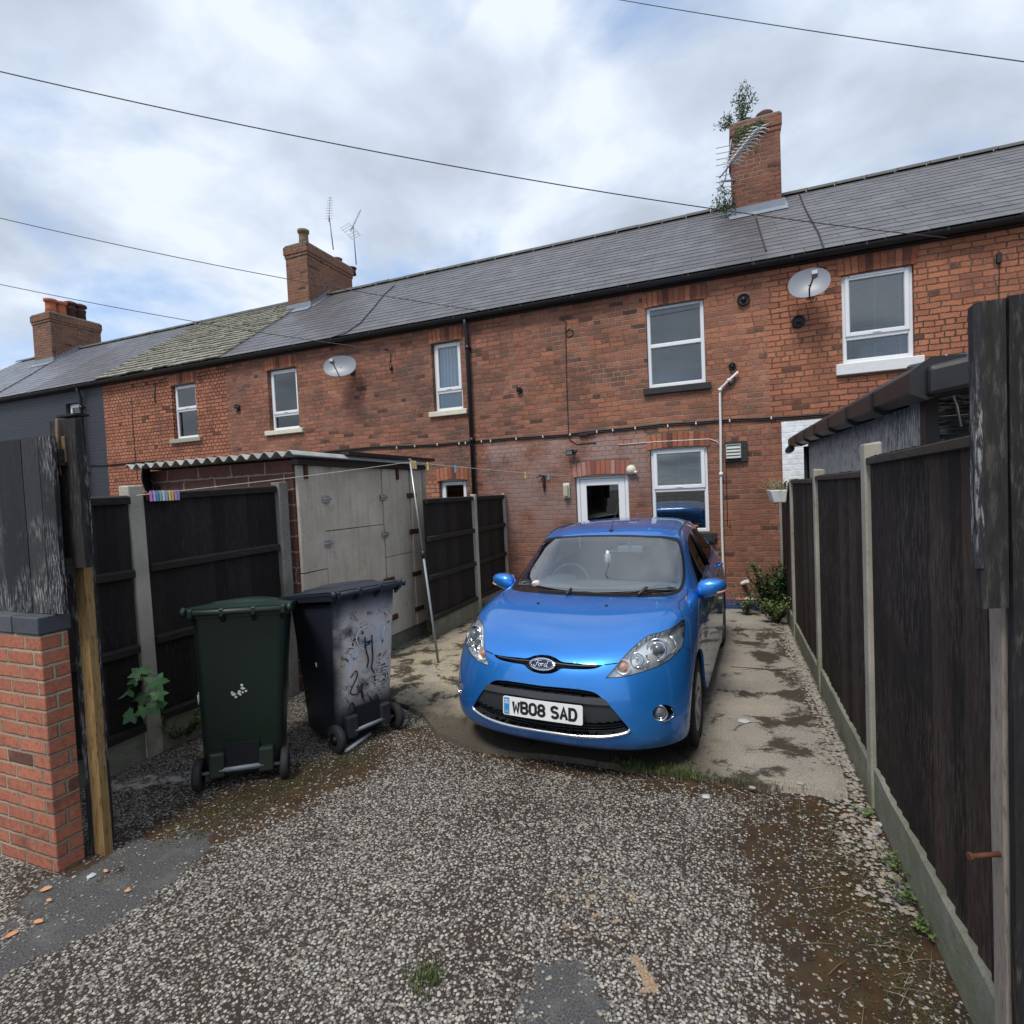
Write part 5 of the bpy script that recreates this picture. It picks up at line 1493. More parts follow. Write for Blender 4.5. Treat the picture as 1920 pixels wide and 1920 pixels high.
# ---- lower grille
gr_ = surf_part('grille', 'plate_panel', M_blk, off=-.012, wall=.0)
surf_part('bumper_bar', 'bumper_bar', M_greybar, parent=gr_, func=lambda u, v: .004, wall=-.03)
surf_part('intake_upper', 'intake_upper', M_gap, off=-.07, parent=gr_, wall=.07)
surf_part('intake_lower', 'intake_lower', M_gap, off=-.07, parent=gr_, wall=.07)
cs_ = surf_part('chrome_strip', 'chrome_lip', M_chrome, off=.002, wall=-.03)
slot = surf_part('upper_grille', 'upper_slot', M_gap, off=-.035, wall=.035)
def strip(pts_px, w, off, mat, name, parent, mir=True, r=None, dz=0.):
    """thin rail lying over the body along a line given in pixels"""
    P = [(max(0, a), b) for a, b in smooth_poly([(0., VC(pts_px[0][1]))] + hits(pts_px[1:]), 5, False)]
    m = MB(); full = []
    for u, v in reversed(P): 
        q = SURF(u, v) + SNRM(u, v) * 0; full.append(Vector((-q.x, q.y + off, q.z + dz)))
    for u, v in P[1:]:
        q = SURF(u, v); full.append(Vector((q.x, q.y + off, q.z + dz)))
    m.tube(full, w, 6)
    return m.build(name, mat, parent)
for py, ex in ((1290.5, [(1020,1290.5),(1050,1293),(1080,1296),(1115,1301.5)]),
               (1353, [(1020,1353),(1060,1357.5),(1100,1360),(1140,1359.5),(1166,1355)]), (1358, [(1020,1358.5),(1060,1362.5),(1100,1365),(1140,1364.5),(1170,1359)]), (1363.5, [(1020,1364),(1060,1368),(1100,1370.5),(1140,1370),(1172,1364)])):
    strip(ex, .0045, .040, M_blk, 'grille_slat', gr_, dz=-.016)
strip([(1020,1371),(1045,1374.5),(1075,1378.5),(1108,1381),(1140,1380.5),(1174,1374),(1181,1368)], .0085, -.004, simple('bright_chrome', (.80, .81, .83), .22, metal=.85, bump=0), 'chrome_bead', cs_)
strip([(1020,1240),(1054,1246.5),(1090,1249.5),(1120,1250)], .005, .012, M_greybar, 'grille_slat', slot)
# ---- badge
def emblem():
    u0, v0 = 0, hit(1020.5, 1246.7)[1]
    c = SURF(0, v0); n = SNRM(0, v0)
    if n.y > 0: n = -n
    c = c + n * .012
    zx_ = Vector((1, 0, 0)); up_ = zx_.cross(n); 
    if up_.z < 0: up_ = -up_
    def disc(a, b, d0, d1, name, mat, parent, dome=0.):
        m = MB(); N = 40; rings = [(1, d0), (1, d1 - .0015), (.96, d1)] + [(.96 * (1 - k / 5), d1 + dome * (1 - (1 - k / 5) ** 2)) for k in range(1, 5)]
        P = [[c + zx_ * a * r * cos(2 * pi * k / N) + up_ * b * r * sin(2 * pi * k / N) + n * d for k in range(N + 1)] for r, d in rings]
        m.sheet(P, smooth=True); m.add([*P[-1][:-1]], [tuple(range(N))])
        return m.build(name, mat, parent, fix=False)
    b0 = disc(.088, .041, -.02, .004, 'badge', M_chrome, car)
    disc(.080, .034, .0, .0055, 'badge_field', simple('badge_navy', (.006, .012, .055), .45, bump=0, spec=.15), b0, .0015)
    # ring line and script letters, drawn as thin raised strokes
    m = MB()
    m.tube([c + zx_ * .0735 * cos(2 * pi * k / 40) + up_ * .0285 * sin(2 * pi * k / 40) + n * .0068 for k in range(41)], .0008, 5, cap=False)
    S = [[(-.050,.010),(-.046,.017),(-.034,.019),(-.016,.017),(-.006,.020)], [(-.028,.018),(-.031,.006),(-.036,-.008),(-.043,-.016),(-.051,-.014),(-.052,-.007)], [(-.040,.002),(-.032,.004),(-.022,.004)],
         [(-.014,.002),(-.020,-.003),(-.019,-.011),(-.012,-.014),(-.006,-.008),(-.008,.000),(-.014,.002)], [(-.008,.001),(-.002,.002),(.003,.002)],
         [(.003,.003),(.003,-.005),(.001,-.014)], [(.003,-.003),(.008,.002),(.014,.002)],
         [(.030,.001),(.024,.002),(.018,-.004),(.019,-.012),(.025,-.014),(.031,-.007)], [(.043,.016),(.038,.010),(.033,-.004),(.033,-.012),(.038,-.014),(.044,-.011)], [(.043,.016),(.037,.018),(.032,.014)]]
    for q in S:
        P = smooth_poly(q, 4, False)
        m.tube([c + zx_ * x + up_ * y * 1.15 + n * .0072 for x, y in P], .0015, 6)
    m.build('badge_script', simple('badge_silver', (.80, .82, .85), .25, metal=.3, bump=0), b0)
emblem()
# ---- number plate
def plate():
    pc_ = [hit(944, 1303.5), hit(1099, 1355)]
    z0 = (SURF(*hit(1021, 1346)).z + SURF(*hit(1021, 1312)).z) / 2
    yc = SURF(*hit(1021, 1329)).y - .030
    W, H_ = .52, .112; tilt = .10
    def P(x, z, d=0):
        x *= 1.02; z *= 1.02
        return Vector((x + .018, yc - d + (z) * tilt + .10 * x * x, z0 + z))
    def quad(mb, xa, xb, za, zb, d, n=8):
        mb.sheet([[P(xa + (xb - xa) * k / n, z, d) for k in range(n + 1)] for z in (za, zb)])
    m = MB()
    R_ = .008; xs_ = [-W / 2, -W / 2 + .004, -W / 2 + R_] + [(-W / 2 + R_) + (W - 2 * R_) * k / 10 for k in range(1, 10)] + [W / 2 - R_, W / 2 - .004, W / 2]
    hh = [H_ / 2 - R_, H_ / 2 - .003, H_ / 2] + [H_ / 2] * 9 + [H_ / 2, H_ / 2 - .003, H_ / 2 - R_]
    m.sheet([[P(x, s * h_, 0) for x, h_ in zip(xs_, hh)] for s in (-1, 1)])
    m.sheet([[P(x, s * h_, -.006) for x, h_ in zip(xs_, hh)] for s in (-1, 1)])
    for s in (-1, 1): m.sheet([[P(x, s * h_, d) for x, h_ in zip(xs_, hh)] for d in (0, -.006)])
    pl_ = m.build('number_plate', simple('plate_white', (.70, .71, .70), .35, var=.04, bump=0), car, fix=False)
    m = MB(); quad(m, -W / 2 + .007, -W / 2 + .045, -H_ / 2 + .006, H_ / 2 - .006, .0012, 2); m.build('plate_band', simple('plate_blue', (.035, .22, .48), .35, bump=0), pl_, fix=False)
    m = MB()
    for k in range(3): quad(m, -W / 2 + .012, -W / 2 + .040, .014 + k * .010, .019 + k * .010, .0018, 1)
    m.tube([P(-W/2+.024, -.028, .002), P(-W/2+.019, -.027, .002), P(-W/2+.015, -.033, .002), P(-W/2+.018, -.040, .002), P(-W/2+.024, -.038, .002), P(-W/2+.024, -.034, .002), P(-W/2+.020, -.034, .002)], .0012, 5)
    m.tube([P(-W/2+.030, -.040, .002), P(-W/2+.030, -.027, .002), P(-W/2+.037, -.028, .002), P(-W/2+.038, -.031, .002), P(-W/2+.031, -.0335, .002), P(-W/2+.038, -.036, .002), P(-W/2+.037, -.039, .002), P(-W/2+.030, -.040, .002)], .0012, 5)
    m.build('plate_emblem', simple('plate_pale', (.55, .68, .72), .4, bump=0), pl_)
    # characters 50 x 79 mm, stroke 14 mm, as polylines with width
    h2 = .0395; w2 = .0205; sw = .0083
    ar = lambda cx, cy, rx, ry, a0, a1, n=8: [(cx + rx * cos(radians(a0 + (a1 - a0) * k / n)), cy + ry * sin(radians(a0 + (a1 - a0) * k / n))) for k in range(n + 1)]
    a = w2 - sw * .1; b = h2 - sw
    CH = {
     'W': [[(-a, b), (-a * .62, -b), (0, b * .25), (a * .62, -b), (a, b)]],
     'B': [[(-a, -b), (-a, b), (a * .25, b)] + ar(a * .25, b * .52, a * .62, b * .48, 90, -90) + [(-a, b * .04)], [(a * .25, b * .04)] + ar(a * .3, -b * .48, a * .68, b * .52, 90, -90) + [(-a, -b)]],
     '0': [[(-a, b * .55)] + ar(0, b * .45, a, b * .55, 180, 0) + ar(0, -b * .45, a, b * .55, 0, -180) + [(-a, b * .55)]],
     '8': [ar(0, b * .52, a * .88, b * .48, 270, -90, 16), ar(0, -b * .48, a, b * .52, 90, 450, 16)],
     'S': [ar(0, b * .52, a, b * .48, 20, 180) + ar(0, b * .52, a, b * .48, 180, 265, 4) + ar(0, -b * .48, a, b * .52, 85, 0, 4) + ar(0, -b * .48, a, b * .52, 0, -160)],
     'A': [[(-a, -b * 1.12), (0, b), (a, -b * 1.12)], [(-a * .6, -b * .35), (a * .6, -b * .35)]],
     'D': [[(-a, -b), (-a, b), (a * .1, b)] + ar(a * .1, 0, a * .9, b, 90, -90, 12) + [(-a, -b)]],
    }
    m = MB(); x = -.168
    for ch in 'WB08 SAD':
        if ch == ' ': x += .030; continue
        for poly in CH[ch]:
            L = []; R2 = []
            n_ = len(poly); closed = math.hypot(poly[0][0] - poly[-1][0], poly[0][1] - poly[-1][1]) < 1e-6
            for i, p in enumerate(poly):
                q0 = poly[i - 1] if i else (poly[-2] if closed else p); q1 = poly[i + 1] if i < n_ - 1 else (poly[1] if closed else p)
                d0 = Vector((p[0] - q0[0], p[1] - q0[1])); d1 = Vector((q1[0] - p[0], q1[1] - p[1]))
                if d0.length < 1e-9: d0 = d1
                if d1.length < 1e-9: d1 = d0
                d0.normalize(); d1.normalize(); t_ = (d0 + d1)
                t_ = t_.normalized() if t_.length > .2 else d0
                k_ = 1 / max(.55, abs(t_.dot(d0)))
                nn = Vector((-t_.y, t_.x)) * sw * k_
                L.append((p[0] + nn.x, p[1] + nn.y)); R2.append((p[0] - nn.x, p[1] - nn.y))
            m.sheet([[P(x + l[0], l[1], .0022) for l in L], [P(x + l[0], l[1], .0022) for l in R2]])
        x += .0565
    m.build('plate_characters', simple('plate_black', (.008, .008, .009), .4, bump=0), pl_, fix=False)
plate()
# ---- headlights and fog lamps
def lamp_at(px, py, depth):
    u, v = hit(px, py); return SURF(u, v) - SNRM_out(u, v) * depth
def SNRM_out(u, v):
    n = SNRM(u, v); 
    return n if n.dot(Vector((1, -1, 1))) > 0 else -n
def mirx(p): return Vector((-p.x, p.y, p.z))
view = w2cd(ray(1230, 1215)).normalized() * -1
fwd = Vector((.18, -.93, .28)).normalized()
for s_ in (1, -1):
    mm = (lambda p: p) if s_ > 0 else mirx
    hl = surf_part('headlight', 'headlight', M_lens, off=.001, side=s_)
    surf_part('reflector', 'headlight', M_refl, side=s_, parent=hl, off=-.045, wall=.043)
    def bowl(px, py, r, dep, name, mat, prof, n=28):
        c = mm(lamp_at(px, py, dep)); m = MB(); m.lathe([(a * r, b * r) for a, b in prof], c, mm(fwd), n=n, cap=False)
        return m.build(name, mat, hl)
    bowl(1238, 1212, .070, .040, 'bezel', M_chrome, [(1.0, .35), (.97, .42), (.90, .40), (.82, .15), (.70, .10), (.66, .32), (.60, .34), (.56, .1)])
    bowl(1237, 1213, .037, .034, 'projector', M_lamp_dark, [(1.05, .0), (1.05, .45), (.95, .72), (.75, .98), (.45, 1.15), (.01, 1.22)])
    bowl(1198, 1233, .045, .040, 'high_beam', M_chrome, [(1.0, .55), (.94, .6), (.80, .25), (.5, -.1), (.22, -.15), (.2, .3), (.02, .4)])
    bowl(1170, 1247, .036, .034, 'indicator', M_amber, [(.75, .0), (.7, .4), (.45, .72), (.02, .8)])
    bowl(1170, 1247, .042, .036, 'indicator_bowl', M_refl, [(1.1, .5), (1.0, .52), (.8, .1), (.5, -.1)])
    m = MB()
    P = [SURF(*hit(*q)) - SNRM_out(*hit(*q)) * .018 for q in ((1214,1226),(1218,1240),(1212,1252))]
    m.tube([mm(p) for p in P], .006, 6); P = [SURF(*hit(*q)) - SNRM_out(*hit(*q)) * .02 for q in ((1255,1186),(1268,1196),(1274,1212),(1264,1224))]
    m.tube([mm(p) for p in P], .005, 6); m.build('trim', M_chrome, hl)
    # dark seal around the lens
    lp = REG['headlight']; m = MB()
    m.tube([mm(SURF(*q) + SNRM_out(*q) * -.001) for q in lp + lp[:1]], .0028, 5, cap=False); m.build('seal', M_blk, hl)
    fg = surf_part('fog_light', 'fog_pocket', M_blk_gloss, side=s_, off=-.030, wall=.030)
    c = mm(lamp_at(1241, 1337, .026)); ax = mm(Vector((.25, -.95, .1)).normalized())
    m = MB(); m.lathe([(.050, .016), (.050, .024), (.044, .028), (.040, .024), (.036, .006)], c, ax, n=28, cap=False); m.build('ring', M_chrome, fg)
    m = MB(); m.lathe([(.038, .008), (.032, .018), (.018, .026), (.002, .028)], c, ax, n=24, cap=False); m.build('lens', M_lamp_dark, fg)
    m = MB()
    P = [SURF(*hit(*q)) + SNRM_out(*hit(*q)) * .001 for q in ((1258,1328),(1263,1334),(1262,1343),(1254,1350),(1243,1352.5))]
    m.tube([mm(p) for p in P], .003, 6); m.build('chrome_arc', M_chrome, fg)
# ---- washer jets, wipers, aerial, roof trims
m = MB()
for px, py in ((1009, 1131.5), (1137, 1136)):
    p = SURF(*hit(px, py)); m.lathe([(.012, 0), (.011, .008), (.004, .012)], p, (0, -.3, 1), n=10)
m.build('washer_jet', M_blk, car)
def on_glass(px, py, l=.012):
    u, v = hit(px, py); n = SNRM(u, v); n = n if n.z > 0 else -n
    return SURF(u, v) + n * l
for name, A, B, C in (('wiper', (1198, 1117), (1204, 1110), [(1075, 0)]),):
    pass
for base, knee, blade in (((1062,1117),(1072,1110.5),[(1010,1110.5),(1040,1111.5),(1072,1112),(1110,1114.5),(1152,1117)]), ((1196,1118),(1212,1108),[(1156,1117),(1185,1113.5),(1215,1109),(1240,1106.5),(1261,1105)])):
    m = MB(); P = [on_glass(*q, .014) for q in blade]; m.tube(P, .0045, 6)
    w_ = m.build('wiper', M_blk, car)
    m = MB(); m.tube([on_glass(*base, .01), on_glass(*knee, .03), P[2] + Vector((0, 0, .012))], [.012, .011, .007], 6); m.build('wiper_arm', M_blk, w_)
p = SURF(*hit(1146, 995)); m = MB(); m.lathe([(.022, -.004), (.016, .008), (.009, .018)], p, (0, -.1, 1), n=12)
tip = Vector((p.x + .010, p.y + .30, p.z + .27)); m.tube([p + Vector((0, 0, .01)), p.lerp(tip, .5), tip], [.004, .003, .0022], 6); m.build('aerial', M_blk, car)
for s_ in (1, -1):
    m = MB(); P = [SURF(4.42 * s_, v) + Vector((0, 0, .0015)) for v in np.linspace(13.95, 19.0, 20)]
    m.tube(P, .0055, 6); m.build('roof_strip', M_blk, car)
    m = MB(); P = [SURF(6.04 * s_, v) + Vector((.004 * s_, 0, 0)) for v in np.linspace(12.3, 18.45, 22)]
    m.tube(P, .006, 6); m.build('belt_trim', M_blk, car)
    P = [SURF(q * s_, v) for q, v in ((5.06, 15.5), (5.5, 15.55), (6.0, 15.6))]
    m = MB(); m.tube([p_ + Vector((.003 * s_, 0, 0)) for p_ in P], .022, 4); m.build('door_pillar', M_blk_gloss, car)
    # door mirrors: shell, foot, glass
    c = Vector((.905 * s_, 1.40, .985)); m = MB(); NU_, NV_ = 20, 12; P = []
    for i in range(NV_ + 1):
        th = pi * i / NV_; row = []
        for k in range(NU_ + 1):
            ph = 2 * pi * k / NU_
            sx = sin(th) * cos(ph); sy = sin(th) * sin(ph); sz = cos(th)
            x = .112 * math.copysign(abs(sx) ** .85, sx); y = .085 * math.copysign(abs(sy) ** .8, sy); z = .070 * math.copysign(abs(sz) ** .8, sz)
            y = min(y, .035)
            z *= 1 - .22 * (x / .112); z += .018 * (x / .112)
            row.append(c + Vector((x * s_, y + .25 * x * .5, z)))
        P.append(row)
    m.sheet(P, smooth=True); mr = m.build('door_mirror', M_paint, car)
    m = MB(); q = c + Vector((-.10 * s_, .015, -.045)); m.tube([q + Vector((-.05 * s_, .02, -.03)), q, q + Vector((.06 * s_, 0, -.005))], [.030, .034, .030], 10); m.build('mirror_foot', M_blk, mr)
    m = MB(); m.box((c.x - .085, c.y + .037, c.z - .045), (c.x + .085, c.y + .042, c.z + .048)); m.build('mirror_glass', M_chrome, mr, bevel=.002)
    m = MB(); m.tube([c + Vector((.045 * s_, -.072, -.030)), c + Vector((.09 * s_, -.045, -.022)), c + Vector((.112 * s_, .0, -.015))], .006, 6); m.build('side_repeater', M_amber, mr)
    for yy in (1.98, 2.86):
        hp = SURF(6.55 * s_, 15.2 if yy < 2 else 17.3)
        m = MB(); m.tube([hp + Vector((.004 * s_, -.08, 0)), hp + Vector((.035 * s_, -.06, .005)), hp + Vector((.038 * s_, .04, .005)), hp + Vector((.006 * s_, .08, 0))], [.010, .014, .014, .010], 8); m.build('door_handle', M_paint, car)
# ---- wheels
for yy in (.82, 3.31):
    for s_ in (1, -1):
        c = Vector((.752 * s_, yy, .29)); ax = Vector((s_, 0, 0))
        m = MB(); R_, W_ = .292, .098
        prof = [(.19, -W_), (.24, -W_), (.275, -W_ + .012), (R_ - .004, -W_ + .028)]
        for k in range(5):
            x0 = -W_ + .03 + k * .0335; prof += [(R_, x0), (R_, x0 + .025), (R_ - .008, x0 + .027), (R_ - .008, x0 + .032)]
        prof += [(R_ - .004, W_ - .02), (.275, W_ - .008), (.24, W_), (.205, W_ + .001), (.198, W_ - .008)]
        m.lathe(prof, c, ax, n=56, cap=False)
        wh = m.build('wheel', M_tyre, car)
        # tread blocks: cross sipes
        m = MB()
        for k in range(64):
            t_ = 2 * pi * k / 64; m.box((0, 0, 0), (0, 0, 0)) if False else None
            d = Vector((0, cos(t_), sin(t_))); t2 = Vector((0, -sin(t_), cos(t_)))
            for x0, x1 in ((-.092, -.055), (.055, .092)):
                m.obox(c + Vector((s_ * (x0 + x1) / 2, 0, 0)) + d * (R_ - .003), Vector(((x1 - x0) / 2, 0, 0)), t2 * .0035, d * .0045)
        m.build('tread', M_gap, wh)
        m = MB(); m.lathe([(.200, W_ - .012), (.194, W_ - .004), (.186, W_ - .010), (.182, W_ - .06), (.17, -.05)], c, ax, n=40, cap=False)
        for k in range(7):
            t_ = 2 * pi * k / 7; d = Vector((0, cos(t_), sin(t_))); t2 = Vector((0, -sin(t_), cos(t_)))
            A = [c + d * .03 + t2 * w_ + ax * x_ for w_, x_ in ((-.022, .050), (.022, .050), (.022, .075), (-.022, .075))]
            B = [c + d * .187 + t2 * w_ + ax * x_ for w_, x_ in ((-.028, .060), (.028, .060), (.028, .088), (-.028, .088))]
            m.hexa([A[0], A[1], A[2], A[3], B[0], B[1], B[2], B[3]])
        m.lathe([(.05, .05), (.05, .082), (.035, .088), (.01, .088)], c, ax, n=20)
        m.build('rim', M_rim, wh)
        m = MB(); m.lathe([(.13, .0), (.13, .03), (.05, .035)], c, ax, n=24); m.lathe([(.17, -.06), (.17, -.05)], c, ax, n=24); m.build('brake_disc', M_rust, wh)
# ---- underside and wheel housings
m = MB(); m.box((-.50, .24, .19), (.50, 3.8, .26)); m.box((-.79, 1.18, .17), (.79, 2.95, .30)); m.box((-.60, .30, .26), (.60, 3.8, .60)); m.box((-.80, 1.2, .3), (.80, 2.92, .6))
for yy in (.82, 3.31):
    for s_ in (1, -1):
        k = 14; P = [[Vector((x * s_, yy + cos(pi * i / k) * .36, .28 + sin(pi * i / k) * .36)) for i in range(k + 1)] for x in (.60, .835)]
        m.sheet(P)
m.build('underbody', M_gap, car)
# ---- cabin
m = MB(); P = []
for yy, zz, cr_ in ((1.16, .985, .0), (1.30, 1.0, .01), (1.46, .985, .02), (1.60, .90, .0), (1.62, .62, .0)):
    P.append([Vector((x, yy + .06 * (x / .7) ** 2, zz + cr_ * (1 - (x / .7) ** 2))) for x in np.linspace(-.70, .70, 15)])
m.sheet(P, smooth=True); m.lathe([(.16, 0), (.14, .03), (.05, .045)], (-.36, 1.42, .985), (0, -.2, 1), n=20)
ins = m.build('dashboard', M_inter, car)
m = MB(); m.tube([Vector((-.36 + .185 * cos(t_), 1.66 + .07 * sin(t_), .93 + .17 * sin(t_))) for t_ in np.linspace(0, 2 * pi, 33)], .014, 8, cap=False); m.obox((-.36, 1.66, .93), (.17, 0, 0), (0, .012, 0), (0, .0, .02)); m.build('steering_wheel', M_inter, car)
for sx in (-.36, .36):
    m = MB()
    def blob(c, a, b, d, lean=.22):
        P = []
        for i in range(11):
            th = pi * i / 10; P.append([c + Vector((a * math.copysign(abs(sin(th) * cos(q)) ** .7, cos(q)), b * math.copysign(abs(sin(th) * sin(q)) ** .7, sin(q)) + lean * d * cos(th), d * math.copysign(abs(cos(th)) ** .7, cos(th)))) for q in np.linspace(0, 2 * pi, 17)])
        m.sheet(P, smooth=True)
    blob(Vector((sx, 2.28, .86)), .235, .08, .32); blob(Vector((sx, 2.40, 1.25)), .12, .05, .085); blob(Vector((sx, 2.0, .50)), .24, .26, .10, 0)
    m.build('seat', M_inter, car)
m = MB(); m.box((-.62, 3.0, .45), (.62, 3.15, 1.10)); m.box((-.68, 1.3, .30), (.68, 3.6, .40)); m.build('rear_bench', M_inter, car)
mp_ = on_glass(1178, 1021, -.06)
m = MB(); m.obox(mp_ + Vector((-.0, .05, .0)), (.11, 0, 0), (0, .012, 0), (0, 0, .030)); m.tube([mp_ + Vector((0, .05, .02)), mp_ + Vector((0, .0, .07))], .012, 6); m.build('rear_view_mirror', M_inter_l, car, bevel=.008)
hp_ = on_glass(1138, 1040, -.05)
m = MB(); m.lathe([(.002, .075), (.012, .072), (.014, .05), (.026, .042), (.028, -.025), (.024, -.030), (.0, -.030)], hp_, (0, 0, 1), n=14, cap=False); m.tube([hp_ + Vector((0, 0, .07)), mp_ + Vector((-.02, .05, -.02))], .0015, 4); m.build('air_freshener', simple('freshener', (.75, .70, .72), .5), car)
sp_ = on_glass(1004, 1093, -.003); 
m = MB(); m.lathe([(.035, 0), (.035, .001)], sp_, (0, -.6, .8), n=20); m.build('sticker', simple('sticker', (.62, .50, .46), .6), car)
for o_ in (car,):
    o_.rotation_euler = (0, 0, CAR_T); o_.location = (CAR_X, CAR_Y, CAR_Z)
# ------------------------------------------------------------------ wheelie bins
def bin_mat(name, col, tag_=None):
    t = NT(name); oc = t.oc()
    n = t.noise(2.2, 5, .6, vec=oc); s = t.noise(1, 6, .7, vec=t.stretch(oc, 60, 60, 6))
    c = t.mix(n, tuple(x * .75 for x in col), tuple(x * 1.3 for x in col))
    c = t.mix(t.m('MULTIPLY', t.ss(s, .60, .72), .25), c, tuple(x * 3 + .02 for x in col))
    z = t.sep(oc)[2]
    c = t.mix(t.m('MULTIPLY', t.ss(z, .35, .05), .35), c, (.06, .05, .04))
    return t, c, n
def graffiti_bin():
    t, c, n = bin_mat('navy_bin_plastic_sprayed', (.014, .017, .028))
    s3 = t.sep(t.oc()); x, y, z = s3[0], s3[1], s3[2]
    nv = t.sep(t.geo.outputs['Normal'])
    v2 = t.comb(x, 0, z)
    # pale overspray on the rear face only
    m_ = t.ss(t.m('ADD', y, t.m('ADD', .225, t.m('MULTIPLY', z, .118))), .035, .020)
    inz = t.m('MULTIPLY', t.ss(z, .22, .42), t.ss(z, 1.12, .88))
    inx = t.ss(t.m('ADD', x, t.m('MULTIPLY', t.noise(5, 3, .6, vec=v2), .1)), -.22, -.10)
    cl = t.ss(t.noise(3.4, 5, .6, vec=v2, dist=.3), .30, .50)
    cov = t.m('MULTIPLY', t.m('MULTIPLY', inz, inx), t.m('MULTIPLY', cl, .95))
    hue = t.noise(5.5, 3, .6, vec=t.vm('ADD', v2, (4, 0, 1)))
    pc = t.ramp(hue, (.35, (.38, .40, .42)), (.44, (.62, .58, .55)), (.50, (.60, .50, .44)), (.57, (.62, .60, .60)), (.70, (.42, .50, .60)))
    c = t.mix(t.m('MULTIPLY', m_, cov), c, pc)
    st = t.noise(9, 3, .55, vec=t.vm('ADD', v2, (9, 0, 3)), dist=1.6)
    stm = t.m('MULTIPLY', t.ss(t.m('ABSOLUTE', t.m('SUBTRACT', st, .52)), .028, .012), t.ss(t.noise(4, 3, .6, vec=t.vm('ADD', v2, (1, 0, 6))), .46, .54))
    blot = t.m('MULTIPLY', t.ss(t.noise(13, 4, .6, vec=t.vm('ADD', v2, (2, 0, 8))), .585, .62), t.ss(t.noise(3.5, 2, .6, vec=t.vm('ADD', v2, (7, 0, 2))), .47, .55))
    bl = t.m('MULTIPLY', t.m('MULTIPLY', m_, t.m('MAXIMUM', stm, blot)), t.m('MULTIPLY', inz, inx))
    c = t.mix(bl, c, (.010, .010, .014))
    return t.out(c, .45, t.bump(n, .08, .004))
def green_bin():
    t, c, n = bin_mat('dark_green_bin_plastic', (.007, .019, .012))
    return t.out(c, .42, t.bump(n, .08, .004))
def navy_bin():
    t, c, n = bin_mat('navy_bin_lid', (.020, .025, .038)); return t.out(c, .36, t.bump(n, .08, .004))
def green_lid():
    t, c, n = bin_mat('green_bin_lid', (.009, .026, .017)); return t.out(c, .34, t.bump(n, .08, .004))
M_graf, M_greenb, M_navyl, M_greenl = graffiti_bin(), green_bin(), navy_bin(), green_lid()
